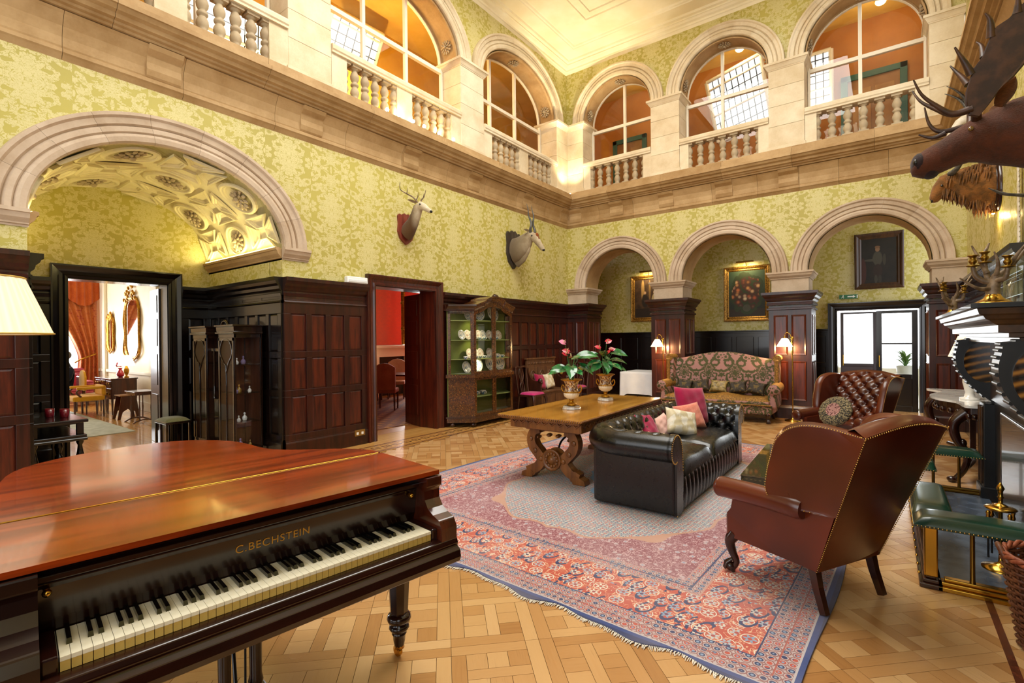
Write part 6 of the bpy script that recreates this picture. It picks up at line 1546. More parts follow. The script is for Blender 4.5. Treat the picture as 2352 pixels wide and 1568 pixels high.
for i,y in enumerate((-.62,-.45,-.30,-.13,.0,.20,.36,.50)): dish(pl_me,MC2 if i%2 else MC1,.10,y,1.63,('first','second','third','fourth','fifth','sixth','seventh','eighth')[i]+' plate from the left at the back of the second cabinet shelf','plate','plates on the second cabinet shelf',LN,.85)
for i,y in enumerate((-.38,-.24,-.10,.12,.28)): dish(cup_me,MC1,.24,y,1.63,('first','second','third','fourth','fifth','sixth','seventh','eighth')[i]+' cup from the left on the second cabinet shelf','cup','cups on the second cabinet shelf',None,1.2)
for i,y in enumerate((-.40,-.24,-.08,.20)): dish(pl_me,MC2,.10,y,1.27,('first','second','third','fourth','fifth','sixth','seventh','eighth')[i]+' pink plate from the left on the third cabinet shelf','plate','plates on the third cabinet shelf',LN,.85)
for i,y in enumerate((-.68,-.50,-.38,-.26,-.14,.14,.28,.42)): dish(cup_me,MC1,.27,y,1.27,('first','second','third','fourth','fifth','sixth','seventh','eighth')[i]+' cup from the left along the third cabinet shelf','cup','cups on the third cabinet shelf',None,1.15)
for i,(y,sc,lb) in enumerate(((-.55,1.0,'plate half hidden by the left stile on the bottom glazed shelf'),(-.27,1.45,'tilted plate lit from above on the bottom glazed shelf'),(.16,1.45,'broad cream plate on the bottom glazed shelf'),(.42,1.55,'broad blue plate at the right of the bottom glazed shelf'))): dish(pl_me,MC1,.15,y,.998,lb,'plate','plates on the bottom glazed shelf',LN,sc)
for y,lb in ((-.32,'dim bowl on the lower cupboard shelf at left'),(-.12,'dim bowl on the lower cupboard shelf at right')): dish(cup_me,MC1,.2,y,.561,lb,'bowl','bowls in the lower cupboard',None,1.8)
g=G().lathe([(.05,0),(.05,.01),(.012,.03),(.018,.08),(.01,.12),(.02,.17),(.012,.2),(.016,.24)],14); cs=g.build('glass_candlestick',plain('cut_glass',h('c8d2d0'),.1,coat=.6)); cs.location=(cl_.x+.22,cl_.y+.24,.213); tag(cs,'cut glass candlestick in the lower cupboard of the display cabinet','candlestick')
# ================================================================ carved chairs and settle
MMgs=fabric('magenta_seat_velvet',h('a01055'),h('c42070'),200)
MCv=wood('carved_dark_oak',h('2a120a'),h('4c2614'),.35,scale=16,coat=.2); MCv2=wood('carved_brown_oak',h('4a2c18'),h('6e4a2a'),.45,scale=16)
def side_chair(label,x,y,rz):
    t=thing('side_chair',label,'chair',(x,y,0),rz,'carved side chairs with magenta seats')
    g=G(); g.prism([(-.25,-.25),(.25,-.25),(.20,.20),(-.20,.20)],.40,.445); g.build('seat_rail',MCv,t,bevel=.01)
    def f(i,j):
        a=2*i-1;b=2*j-1; return (a*(.235-.04*j),-.02+b*.20,.445+.045*max(0,(1-a**6)*(1-b**6))**.5)
    g=G(); g.grid(12,12,f); g.build('seat',MMgs,t)
    for s in (-1,1):
        cabriole(G(),s*.215,-.21,.42,s*.6,-.8).build('front_leg',MCv,t); G().tube([(s*.18,.19,.42),(s*.185,.24,.0)],[.022,.018],8).build('rear_leg',MCv,t)
        q=catmull([(s*.185,.20,.42),(s*.19,.23,.62),(s*.20,.26,.85),(s*.20,.28,1.0)],4); G().tube(q,.018,8).build('back_post',MCv,t)
    q=catmull([(-.21,.28,1.0),(-.12,.285,1.03),(0,.29,1.01),(.12,.285,1.03),(.21,.28,1.0)],5); G().tube(q,.024,8).build('crest_rail',MCv,t)
    g=G(); g.tube(catmull([(-.05,.21,.44),(-.07,.235,.6),(-.03,.25,.7),(-.08,.27,.85),(-.04,.285,.99)],5),.016,8); g.tube(catmull([(.05,.21,.44),(.07,.235,.6),(.03,.25,.7),(.08,.27,.85),(.04,.285,.99)],5),.016,8); g.tube([(0,.21,.44),(0,.25,.7),(0,.285,1.0)],.014,8); g.ball((0,.25,.70),(.06,.012,.04),10,6); g.build('splat',MCv,t)
    return t
side_chair('carved side chair with a magenta seat beside the display cabinet',.48,-2.42,PI/2)
side_chair('carved side chair with a magenta seat in the far corner behind the urn',.50,-.48,0)
bn=thing('carved_settle','carved oak settle against the panelling with lion arms','bench',(.07,-1.47,0))
bw_=.60
G().box(.0,.05,-bw_,bw_,.45,1.16).build('back_board',MCv2,bn,bevel=.01); G().box(-.0,.075,-bw_-.03,bw_+.03,1.16,1.20).build('top_rail',MCv2,bn,bevel=.01)
cvg=[]
for i in range(3):
    y0=-bw_+.06+i*.37; p=G().box(.05,.062,y0,y0+.34,.55,.98).build('back_panel',MCv2,bn,bevel=.008)
    g=G(); g.tube([(.064,y0+.17+.10*math.cos(a/16*2*PI),.76+.15*math.sin(a/16*2*PI)) for a in range(16)],.014,6,closed=True); g.ball((.06,y0+.17,.76),(.02,.05,.08),10,7); g.build('carving',MCv2,p)
fr_=G()
for i in range(18): fr_.ball((.055,-bw_+.06+i*.064,1.07),(.015,.026,.03),8,5)
fr_.build('carved_frieze',MCv2,bn)
G().box(.0,.46,-bw_,bw_,.42,.46).build('seat',MCv2,bn,bevel=.008); ch=G().box(.02,.43,-bw_+.03,bw_-.03,.06,.42).build('chest_front',MCv2,bn); G().box(.0,.45,-bw_,bw_,.0,.07).build('plinth',MCv2,bn,bevel=.01)
for i in range(2): G().box(.43,.442,-bw_+.10+i*.52,-bw_+.54+i*.52,.13,.37).build('front_panel',MCv2,ch,bevel=.01)
for s in (-1,1):
    y=s*(bw_-.025); P=catmull([(.05,1.0),(.10,.86),(.18,.74),(.28,.69),(.40,.70),(.44,.64),(.42,.56),(.43,.46)],4)+[(.05,.46)]
    g=G(); g.prism(P,y-.025,y+.025,lambda a,b,c:(a,c,b)); ar=g.build('arm',MCv,bn,bevel=.008); G().ball((.40,y,.70),(.06,.045,.06),10,7).ball((.44,y,.66),(.03,.03,.03),8,6).build('lion_head',MCv,ar)
def wcush(label,mat,x,y,z,w,hh,t,rot,cat='cushion',group=None):
    o=pillow(w,hh,t,mat,'bench_cushion'); o.location=(x,y,z); o.rotation_euler=rot; tag(o,label,cat,group)
wcush('magenta velvet cushion at the near end of the carved settle',MMag,.30,-1.80,.66,.36,.36,.12,(-.35,.15,PI/2),group='cushions on the settle')
wcush('pale floral cushion in the middle of the carved settle',MCr,.29,-1.42,.655,.36,.36,.12,(-.35,-.1,PI/2),group='cushions on the settle')
# ================================================================ table under a white cloth in the corridor
wt=thing('round_side_table','plain wooden table hidden under the white cloth in the corridor','table',(1.62,1.20,0)); G().box(-.46,.46,-.46,.46,.74,.765).build('tabletop',MLegd,wt)
for a in (-.4,.4):
    for b in (-.4,.4): G().tube([(a,b,.0),(a,b,.74)],[.02,.028],8).build('leg',MLegd,wt)
def clothf(i,j):
    a=2*i-1; b=2*j-1; m=max(abs(a),abs(b)); k=.49
    if m<.45: return (a/.45*k,b/.45*k,.771)
    t=(m-.45)/.55; q=k/m; th=math.atan2(b,a); out=.02+.05*t+.035*t*math.sin(9*th); cr=abs(abs(a)-abs(b))<.12*m
    return (a*q*(1+out),b*q*(1+out),.771-t*(.56+.12*math.exp(-((abs(a)-abs(b))/m/.25)**2)))
g=G(); g.grid(44,44,clothf); tc=g.build('tablecloth',fabric('white_linen',h('f4f4f6'),h('e6e8ee'),150)); tc.location=(1.62,1.20,0); tag(tc,'white linen tablecloth hanging in folds over the corridor table','tablecloth')
# ================================================================ pictures in the corridor
def paint_flowers():
    m=M_('flower_painting'); x,y,z=m.coord('Object'); r=hyp(x,z*.8-.02); n=m.noise(m.vec,5,4); v=m.voro(m.vec,8,rnd=.9); vc=m.node('TexVoronoi'); vc.inputs['Scale'].default_value=8; m.t.links.new(m.vec,vc.inputs['Vector'])
    sp=m.node('SeparateColor'); m.t.links.new(vc.outputs['Color'],sp.inputs[0]); rv=E(m.t,sp.outputs[0])
    base=m.mix(z.ss(-.5,.6),h('1d241c'),h('3f5238')); base=m.mix(z.lt(-.38),base,h('33271a'))
    fl_=m.ramp(rv,[(0,h('d9b48a')),(.3,h('c98a4a')),(.55,h('b8482c')),(.8,h('e6d3ae')),(1,h('8a5a6a'))])
    msk=(r+(n-.5)*.3).lt(.33)*(v.lt(.66)); leaf=(r+(n-.5)*.35).lt(.40)
    c=m.mix(leaf,base,h('2f3a1c')); c=m.mix(msk,c,m.mix(v.ss(.1,.5),fl_,h('4a2a1a'))); c=m.mix(hyp(x,z+.36).lt(.09),c,h('4a4a3a')); m.set(col=c,rough=.55); return m.m
def paint_fig(name,bgd,figs):
    m=M_(name); x,y,z=m.coord('Object'); n=m.noise(m.vec,6,4); c=m.mix(n.ss(.3,.7),bgd[0],bgd[1]); c=m.mix(z.lt(bgd[2]),c,bgd[3])
    for cx,cz,rx,rz,col in figs:
        d=hyp((x-cx)/rx,(z-cz)/rz)+(n-.5)*.35; c=m.mix(1.0-d.ss(.85,1.05),c,col)
    m.set(col=c,rough=.6); return m.m
def picture(label,x0,x1,z0,z1,mat,fw,fmat,light):
    xc,zc=(x0+x1)/2,(z0+z1)/2; t=thing('framed_painting',label,'painting',(xc,CY-.0,zc)); w,hh=(x1-x0)/2,(z1-z0)/2
    prof=[(0,.0),(0,.05),(.02,.065),(.04,.06),(fw*.55,.035),(fw*.7,.04),(fw*.9,.02),(fw,.018),(fw,0)]
    rings=[[(sx*(w-e),-d,sz*(hh-e)) for e,d in prof] for sx,sz in ((-1,-1),(1,-1),(1,1),(-1,1))]
    g=G(); g.loft(rings+[rings[0]],False,False); g.build('frame',fmat,t,merge=True)
    G().add([(-w+fw*.8,-.02,-hh+fw*.8),(w-fw*.8,-.02,-hh+fw*.8),(w-fw*.8,-.02,hh-fw*.8),(-w+fw*.8,-.02,hh-fw*.8)],[(0,1,2,3)]).build('canvas',mat,t)
    if light:
        pl_=G().tube([(-.2,-.20,hh+.09),(.2,-.20,hh+.09)],.022,10).build('picture_light',MBd,t); G().tube([(0,-.02,hh-.02),(0,-.10,hh+.12),(0,-.20,hh+.10)],.008,6).build('arm',MBd,pl_)
        a=area('picture_light_glow',(xc,CY-.20,zc+hh+.06),(math.radians(18),0,0),.36,.03,light,(1,.78,.42))
    return t
MFr=mottled('gilt_frame',h('b98a3a'),h('6e4c1a'),40,.35,.6,.4)
picture('gilt framed painting of two figures under a picture light in the left arch',.78,1.86,2.10,3.40,paint_fig('figures_painting',(h('5a3f24'),h('3a2716'),-.28,h('2c1f12')),[(-.18,.2,.05,.34,h('b08a50')),(.02,.22,.03,.32,h('8a6a3c')),(-.12,-.06,.10,.20,h('2a2018')),(-.12,.16,.035,.045,h('caa07a')),(.16,-.1,.10,.24,h('bda87c')),(.16,.17,.04,.05,h('d8b48c'))]),.13,MFr,7)
picture('gilt framed flower still life in the middle arch',3.32,4.39,2.03,3.41,paint_flowers(),.13,MFr,7)
picture('dark full-length portrait of a boy in a brown frame in the right arch',6.09,6.96,2.66,3.88,paint_fig('portrait_painting',(h('0d0a08'),h('1a130e'),-.5,h('140d09')),[(-.28,-.22,.06,.3,h('3a1a14')),(-.02,.05,.09,.17,h('3c382e')),(-.12,.02,.14,.03,h('3c382e')),(.10,.02,.03,.13,h('332e24')),(-.02,-.22,.085,.16,h('24140f')),(-.05,-.40,.03,.1,h('332f28')),(.02,-.40,.03,.1,h('2a261f')),(-.02,.25,.042,.052,h('7a5a40')),(-.02,.30,.05,.03,h('6a4a30'))]),.14,wood('dark_frame',h('2a170a'),h('4a2c14'),.35),0)
g=G(); 
for c in ((.0,0,0),): pass
ex=thing('exit_sign','small green exit sign above the porch doorway','sign',(5.975,CY-.005,2.515)); G().box(-.175,.175,-.025,0,-.045,.045).build('sign_box',plain('sign_green',h('0f6a3c'),.4),ex)
MWh=plain('sign_white',h('f2f4ee'),.4)
G().add([(-.02,-.027,.012),(-.02,-.027,-.012),(.08,-.027,-.012),(.08,-.027,-.03),(.13,-.027,0),(.08,-.027,.03),(.08,-.027,.012)],[(0,1,2,3,4,5,6)]).build('arrow_mark',MWh,ex)
g=G(); g.prism([(-.10+.011*math.cos(i*PI/5),.026+.011*math.sin(i*PI/5)) for i in range(10)],-.0275,-.026,lambda a,b,c:(a,c,b)); g.tube([(-.10,-.0265,.014),(-.108,-.0265,-.008)],[(.008,.001)]*2,4); g.tube([(-.108,-.0265,-.008),(-.09,-.0265,-.02),(-.095,-.0265,-.036)],.004,4); g.tube([(-.108,-.0265,-.008),(-.125,-.0265,-.022),(-.14,-.0265,-.022)],.004,4); g.tube([(-.085,-.0265,.0),(-.10,-.0265,.012),(-.122,-.0265,.004)],.0035,4); g.build('running_figure_mark',MWh,ex)
G().box(.150,.170,-.0265,-.025,-.035,.035).build('doorway_mark',MWh,ex)
# ================================================================ glazed porch doors
def gdoor(n,x0,x1,zb,y,fm,lm,st=.10,rail=True):
    g=G(); g.box(x0,x0+st,y-.03,y+.03,0,2.17).box(x1-st,x1,y-.03,y+.03,0,2.17).box(x0+st,x1-st,y-.03,y+.03,2.17-st*.6,2.17).box(x0+st,x1-st,y-.03,y+.03,0,.12).box(x0+st,x1-st,y-.03,y+.03,zb-st,zb)
    d=struct(g.build('door_%d'%n,fm,bevel=.006)); G().box(x0+st,x1-st,y-.012,y+.012,.12,zb-st).build('panel',lm,d)
    if rail: G().box(x0+st,x1-st,y-.015,y+.015,1.44,1.47).build('glazing_bar',fm,d)
    G().add([(x0+st,y,zb),(x1-st,y,zb),(x1-st,y,2.12),(x0+st,y,2.12)],[(0,1,2,3)]).build('pane',MGl,d)
    G().tube([(x0+.05,y-.06,.95),(x0+.05,y-.06,1.2)],.012,8).build('handle',MBr,d); return d
gdoor(3,6.47,7.18,.80,CY+.02,MWb,MWb)
gdoor(4,5.80,6.47,1.0,CY+.28,plain('mauve_grey_door',h('4a4048'),.4),plain('mauve_grey_panel',h('53464e'),.4),.06,False)
pp=thing('porch_plant','spiky green plant in a white pot outside the porch door','plant',(7.0,3.6,0)); G().lathe([(.13,0),(.15,.7),(.18,.92),(.15,.92),(.14,.85),(0,.85)],20).build('pot',plain('white_planter',h('d8dce4'),.4),pp)
R=random.Random(9); lm_=G(); lm_.grid(2,8,lambda i,j:((2*i-1)*.022*math.sin(PI*min(1,.1+.9*j)),.42*j,.34*j-.42*j*j)); lme=lm_.mesh('leaf'); lme.materials.append(plain('spiky_leaf',h('4f7a34'),.5))
for i in range(34):
    c=bpy.data.objects.new('leaf',lme); COL.objects.link(c); c.parent=pp; c.location=(0,0,.88); c.rotation_euler=(R.uniform(.4,1.2),0,R.uniform(0,6.28)); k=R.uniform(.9,1.4); c.scale=(k,k,k)
# door leaf of the dining room, folded open into the room
dl=G(); dl.box(0,.045,0,.62,0.005,2.50); dd=struct(dl.build('door_5',MWr)); dd.location=(-.36,-4.86,0); dd.rotation_euler=(0,0,math.radians(76))
for z0,z1 in ((.22,.78),(.9,1.42),(1.54,2.0),(2.1,2.4)):
    G().box(-.008,.0,.10,.52,z0,z1).build('panel',MWr,dd,bevel=.01); G().box(.045,.053,.10,.52,z0,z1).build('panel',MWr,dd,bevel=.01)
G().ball((.085,.57,1.02),.025,10,7).build('handle',MBr,dd)
# second leaf in the alcove doorway
dl=G(); dl.box(0,.045,0,.58,0.005,2.50); d6=struct(dl.build('door_6',MW)); d6.location=(AX-.30,-8.33,0); d6.rotation_euler=(0,0,math.radians(84))
for z0,z1 in ((.22,.80),(.95,1.45),(1.58,2.02),(2.12,2.40)): G().box(-.008,.0,.10,.48,z0,z1).build('panel',MW,d6,bevel=.01); G().box(.045,.053,.10,.48,z0,z1).build('panel',MW,d6,bevel=.01)
# ================================================================ alcove: twin-towered display cabinet
MVt=wood('black_walnut_cabinet',h('120a07'),h('2a1810'),.16,coat=.6,scale=12); MVb=wood('brown_cabinet_back',h('3a2015'),h('5a3422'),.35,scale=10)
vc_=thing('glass_display_case','twin-towered glazed display case standing in the alcove','cabinet',(-.44,-7.78,0))
def tower(x0,x1,y0=-.37,y1=0.0):
    z0,z1=.16,1.74; t=.022
    fr_=G(); 
    for a in (x0,x1-t):
        for b in (y0,y1-t): fr_.box(a,a+t,b,b+t,0 if True else z0,z1)
    fr_.box(x0,x1,y0,y1,z0-.03,z0).box(x0,x1,y0,y1,z1-.05,z1); f=fr_.build('tower_frame',MVt,vc_,bevel=.003)
    G().loft([[(x0-e,y0-e,z),(x1+e,y0-e,z),(x1+e,y1,z),(x0-e,y1,z)] for e,z in ((.0,1.74),(.03,1.75),(.03,1.77),(.015,1.78),(.02,1.84),(.04,1.85),(.04,1.87))],True,False).build('cornice',MVt,vc_,merge=True)
    G().box(x0,x1,y1-.012,y1,z0,z1).build('back_panel',MVb,vc_); G().box(x0,x0+.01,y0,y1,z0,z1).build('inner_side',MVb,vc_)
    for z in (.52,.92,1.32): G().box(x0+.02,x1-.02,y0+.03,y1-.015,z-.008,z).build('shelf',MGl2,vc_)
    G().add([(x1-.005,y0+t,z0),(x1-.005,y1-t,z0),(x1-.005,y1-t,z1-.05),(x1-.005,y0+t,z1-.05)],[(0,1,2,3)]).build('side_glass',MGl,vc_)
    d=G(); d.box(x0+t,x0+t+.03,y0-.008,y0+.01,z0,z1-.05).box(x1-t-.03,x1-t,y0-.008,y0+.01,z0,z1-.05).box(x0+t,x1-t,y0-.008,y0+.01,z0,z0+.04).box(x0+t,x1-t,y0-.008,y0+.01,z1-.09,z1-.05); dd_=d.build('door',MVt,vc_)
    m=(x0+x1)/2; w=(x1-x0)/2-.06; G().tube(catmull([(m,y0-.005,z0+.03),(m,y0-.005,1.2),(m-w*.4,y0-.005,1.34),(m-w,y0-.005,1.48),(m-w*.6,y0-.005,1.64),(m,y0-.005,1.67),(m+w*.6,y0-.005,1.64),(m+w,y0-.005,1.48),(m+w*.4,y0-.005,1.34),(m,y0-.005,1.2)],4),.008,6).build('glazing_bar',MVt,dd_)
    G().add([(x0+t+.03,y0,z0+.04),(x1-t-.03,y0,z0+.04),(x1-t-.03,y0,z1-.09),(x0+t+.03,y0,z1-.09)],[(0,1,2,3)]).build('pane',MGl,dd_)
MGl2=thin_glass('shelf_glass',(.9,.95,.93),.12)
tower(-.50,0.0); tower(-1.38,-.88)
G().box(-.88,-.50,-.28,0,.16,.80).build('centre_cupboard',MVt,vc_,bevel=.006); G().box(-.88,-.50,-.02,0,.80,1.74).build('centre_back',MVb,vc_)
for x in (-.86,-.52): G().lathe([(.022,.80),(.022,.83),(.014,.84),(.016,1.0),(.014,1.44),(.022,1.46),(.026,1.5)],12).build('column',MVt,vc_,loc=(x,-.28,0))
G().box(-.88,-.50,-.31,0,1.50,1.54).build('centre_shelf',MVt,vc_)
G().tube(catmull([(-.88,-.2,1.76),(-.78,-.2,1.90),(-.69,-.2,1.94),(-.60,-.2,1.90),(-.50,-.2,1.76)],5),.02,8).build('pediment',MVt,vc_)
MCry=plain('crystal',h('cfd4dc'),.08,coat=.8); MVio=plain('violet_glass',h('7a6a9a'),.1,coat=.6); MAmb=plain('amber_glass',h('8a6a2a'),.1,coat=.6)
ck=0
for z,ys,lv in ((.16,(-.30,-.22,-.13),'bottom'),(.52,(-.28,-.16),'third'),(.92,(-.31,-.23,-.13),'second'),(1.32,(-.30,-.17),'top')):
    for i,y in enumerate(ys):
        m_=(MCry,MVio,MAmb,MCry)[(ck)%4]; ck+=1
        g=G().lathe([(.022,0),(.026,.01),(.03,.03),(.022,.05),(.009,.06),(.009,.075),(.014,.08),(.009,.095),(.0,.1)],12); o=g.build('scent_bottle',m_); o.location=(-.44-.10-.09*(i%2),-7.78+y,z+.001); k=.9+.25*(i%2); o.scale=(k,k,k)
        tag(o,('left','middle','right')[i if len(ys)==3 else i*2]+' small glass bottle on the '+lv+' shelf of the alcove display case','bottle','glass bottles in the alcove display case')
# stool
ms=thing('upholstered_stool','low stool with a pale green padded top in the alcove','stool',(-2.02,-8.36,0))
G().box(-.23,.23,-.17,.17,.42,.455).build('seat_rail',MVt,ms,bevel=.006); g=G(); g.grid(12,12,lambda i,j:((2*i-1)*.22,(2*j-1)*.16,.455+.05*max(0,(1-(2*i-1)**4)*(1-(2*j-1)**4))**.5)); g.build('seat_pad',fabric('sage_damask',h('7a7a52'),h('98966a'),90),ms)
for a in (-1,1):
    for b in (-1,1): G().box(a*.21-.015,a*.21+.015,b*.15-.015,b*.15+.015,0,.42).build('leg',MVt,ms)
# carved side table left of the doorway
sd=thing('carved_side_table','black carved two-tier side table left of the alcove doorway','table',(-1.45,-9.88,0))
G().box(-.60,.62,-.26,.26,.71,.75).build('tabletop',MWb,sd,bevel=.008); G().box(-.52,.54,-.22,.20,.69,.71).build('underframe',MWb,sd)
G().box(-.56,.60,-.25,.25,.53,.57).build('second_tier',MWb,sd,bevel=.01); G().box(-.54,.58,-.24,.24,.08,.13).build('lower_shelf',MWb,sd,bevel=.008); G().box(-.55,.57,-.24,.24,0,.08).build('plinth',MWb,sd)
for x in (-.5,.52):
    for y in (-.2,.2): G().lathe([(.04,.13),(.04,.17),(.022,.19),(.03,.23),(.045,.29),(.03,.36),(.02,.44),(.034,.47),(.04,.53)],14).build('baluster_leg',MWb,sd,loc=(x,y,0)); G().box(x-.03,x+.03,y-.03,y+.03,.57,.70).build('upper_post',MWb,sd)
G().tube([(.60,-.25,.52),(.60,.25,.52)],.02,8).build('edge_carving',MWb,sd)
bkm=fabric('red_book_cloth',h('5a1410'),h('7a2018'),200)
for i,(a,z) in enumerate(((.0,.131),(.04,.161))):
    o=G().box(-.18,.18,-.12,.12,0,.028).build('book',(bkm,plain('cream_page_book',h('8a7a5a'),.7))[i],bevel=.003); o.location=(-1.30,-9.80,z); o.rotation_euler=(0,0,a*3); tag(o,('red book lying at the bottom on the side table shelf','tan book lying on top of the red one on the side table shelf')[i],'book','books on the side table shelf')
MRm=plain('red_mug_glaze',h('6a0f1c'),.25,coat=.3)
for i,(x,y) in enumerate(((-1.40,-9.86),(-1.22,-9.76))):
    o=G().lathe([(.038,0),(.042,.01),(.045,.10),(.041,.10),(.038,.012),(0,.012)],18).build('red_tumbler',MRm); o.location=(x,y,.751); tag(o,('left of the two dark red tumblers on the carved side table','right of the two dark red tumblers on the carved side table')[i],'tumbler','red tumblers on the side table')
# tall lamp at the left edge
ll=thing('pleated_floor_lamp','tall lamp with a large cream pleated shade at the left edge','floor lamp',(1.60,-10.76,0))
def shademat():
    m=M_('lit_pleated_shade'); x,y,z=m.coord('Object'); th=y.atan2(x); p=(th*44.0).sin()
    m.set(col=m.mix(p.ss(-1,1),h('efe0bd'),h('f6ecd2')),emit=(1.0,.84,.56),estr=.38,rough=.9); m.bump(p,.5,.01); return m.m
G().lathe([(.40,1.70),(.25,2.10)],64,sq=lambda a:1+.008*math.cos(44*a)).build('shade',shademat(),ll)
for z,r in ((1.70,.402),(2.10,.252)): G().tube([(r*math.cos(2*PI*i/40),r*math.sin(2*PI*i/40),z) for i in range(40)],.006,6,closed=True).build('shade_ring',plain('gold_trim_%d'%int(z*10),h('c9a84e'),.5),ll)
G().lathe([(.17,0),(.17,.02),(.06,.05),(.025,.09),(.02,.5),(.03,.55),(.02,.6),(.018,1.6),(.025,1.65),(.01,1.9)],18).build('stand',MLegd,ll)
point('left_lamp_light',(0,0,1.85),14,(1,.78,.45),.08,ll)
# ================================================================ drawing room furniture
DR='seen through the alcove doorway'
MCur=damask('red_gold_curtain',h('a8442a'),h('c8743a'),.3,.45,jitter=.01)
cu=thing('curtain','long red patterned curtain tied back beside the drawing room window','curtain',(-11.2,-7.55,0))
def curf(i,j,s=0):
    z=.05+3.25*j; t=max(0,1-abs(z-1.25)/2.2); w=.21+.34*max(0,min(1,(z-1.25)/1.6))**1.3+.06*max(0,(1.2-z)/1.2)
    y=.42-w*2*i
    return (.10+.045*math.sin(i*30+.6*math.sin(z*2)),y,z)
g=G(); g.grid(70,24,curf); g.build('drape',MCur,cu)
def valf(i,j):
    y=.45-1.05*i; z=3.35-(.45+.22*abs(math.sin(i*PI*1.5)))*j; return (.20+.04*math.sin(i*40),y,z)
g=G(); g.grid(50,6,valf); g.build('swag',fabric('rust_swag',h('b04a1c'),h('c86428'),60),cu); G().tube([(.18,.35,1.35),(.22,.0,1.2),(.18,-.1,1.12)],.018,8).build('tie_back',MGold,cu)
wn=struct(G().box(-11.42,-11.34,-9.9,-9.82,.7,3.4).box(-11.42,-11.34,-7.38,-7.30,.7,3.4).box(-11.42,-11.34,-9.9,-7.30,3.32,3.4).box(-11.42,-11.34,-9.9,-7.30,.7,.78).box(-11.40,-11.36,-8.84,-8.78,.78,3.32).box(-11.40,-11.36,-9.82,-7.38,2.0,2.05).build('window_11',MWp)); G().add([(-11.38,-9.82,.78),(-11.38,-7.38,.78),(-11.38,-7.38,3.32),(-11.38,-9.82,3.32)],[(0,1,2,3)]).build('pane',MGl,wn)
def mirror(label,xc,zc,w,hh,crest):
    t=thing('gilt_mirror',label,'mirror',(xc,-7.06,zc)); prof=[(0,.0),(0,.03),(.02,.05),(.06,.03),(.07,0)]
    P=[(w/2*math.cos(a)*(1 if abs(math.cos(a))>.3 else 1),hh/2*math.sin(a)) for a in [2*PI*i/32 for i in range(32)]]
    P=[(max(-w/2,min(w/2,x*1.25)),max(-hh/2,min(hh/2,z*1.12))) for x,z in P]
    rings=[[(x*(1-e/(w/2)),-d,z*(1-e/(hh/2))) for e,d in prof] for x,z in P]; g=G(); g.loft(rings+[rings[0]],False,False); g.build('frame',MGold,t)
    G().add([(x*.85,-.012,z*.93) for x,z in P],[tuple(range(len(P)))]).build('mirror_glass',M_('mirror_silver_%d'%int(w*100)).set(col=(.85,.87,.88),rough=.03,metal=1.0).m,t)
    g=G(); R=random.Random(int(w*100))
    for i in range(22): a=R.uniform(0,PI); g.ball((math.cos(a)*w*.5*R.uniform(.3,1),-.04,hh/2-.08+math.sin(a)*crest*R.random()),(.04,.03,.05),8,5)
    for s in (-1,1): g.tube(catmull([(s*w*.5,-.03,hh*.3),(s*w*.55,-.04,hh*.1),(s*w*.48,-.03,-hh*.1),(s*w*.55,-.04,-hh*.4),(0,-.04,-hh*.55)],4),.022,6)
    g.build('scrollwork',MGold,t)
mirror('tall gilt pier mirror with a scrolled crest in the drawing room',-8.42,2.02,1.05,1.55,.40)
mirror('small gilt wall mirror nearest the curtain in the drawing room',-10.12,1.9,.52,.95,.18)
dk=thing('writing_desk','mahogany kneehole desk against the drawing room wall','desk',(-8.0,-7.52,0)); MDk=wood('desk_mahogany',h('3a1a12'),h('5e2c1c'),.2,coat=.4)
G().box(-.62,.62,-.26,.26,.80,.83).build('desktop',MDk,dk,bevel=.006); G().box(.20,.60,-.24,.24,.36,.80).build('pedestal',MDk,dk); G().box(-.60,-.2,-.24,.24,.60,.80).build('side_drawer_case',MDk,dk); G().box(-.2,.2,-.24,.24,.68,.80).build('centre_case',MDk,dk)
for x,z,w,hh in ((.40,.71,.34,.13),(.40,.48,.34,.24),(-.40,.71,.34,.13),(0,.74,.34,.09)):
    d=G().box(x-w/2,x+w/2,-.252,-.24,z-hh/2,z+hh/2).build('drawer',MDk,dk,bevel=.004)
    for q in (-.08,.08): G().ball((x+q,-.265,z),(.02,.012,.026),8,6).build('pull',MBr,d)
for x in (-.57,.23,.57):
    for y in (-.22,.22): G().tube([(x,y,0),(x,y,.62 if x<0 else .38)],[.012,.026],6).build('leg',MDk,dk)
nt_=thing('nesting_tables','nest of small dark tables with splayed feet by the drawing room desk','table',(-5.75,-7.68,0)); 
G().box(-.30,.30,-.20,.20,.62,.645).build('tabletop',MDk,nt_,bevel=.004); G().box(-.28,.28,-.18,.18,.57,.62).build('apron',MDk,nt_)
for s in (-1,1):
    for q in (-.10,.10): G().lathe([(.010,.06),(.012,.2),(.016,.3),(.010,.4),(.012,.58)],8).build('spindle',MDk,nt_,loc=(s*.25,q,0))
    G().tube(catmull([(s*.25,-.22,.0),(s*.25,-.12,.05),(s*.25,0,.07),(s*.25,.12,.05),(s*.25,.22,.0)],4),.014,6).build('foot',MDk,nt_)
nt2=thing('low_side_table','low cut-out side table in front of the drawing room desk','table',(-6.55,-7.72,0)); G().box(-.2,.2,-.16,.16,.50,.52).build('tabletop',wood('honey_table',h('8a5a28'),h('a8743a'),.3),nt2,bevel=.004)
for s in (-1,1): G().prism([(-.20,0),(-.15,0),(-.11,.16),(0,.24),(.11,.16),(.15,0),(.20,0),(.13,.50),(-.13,.50)],s*.17-.012,s*.17+.012,lambda a,b,c:(c,a,b)).build('shaped_leg',MDk,nt2)
MYel=fabric('yellow_damask',h('d89a20'),h('e8b23a'),120)
yc_=thing('yellow_armchair','yellow upholstered open armchair in the drawing room','armchair',(-7.75,-8.14,0),math.radians(0))
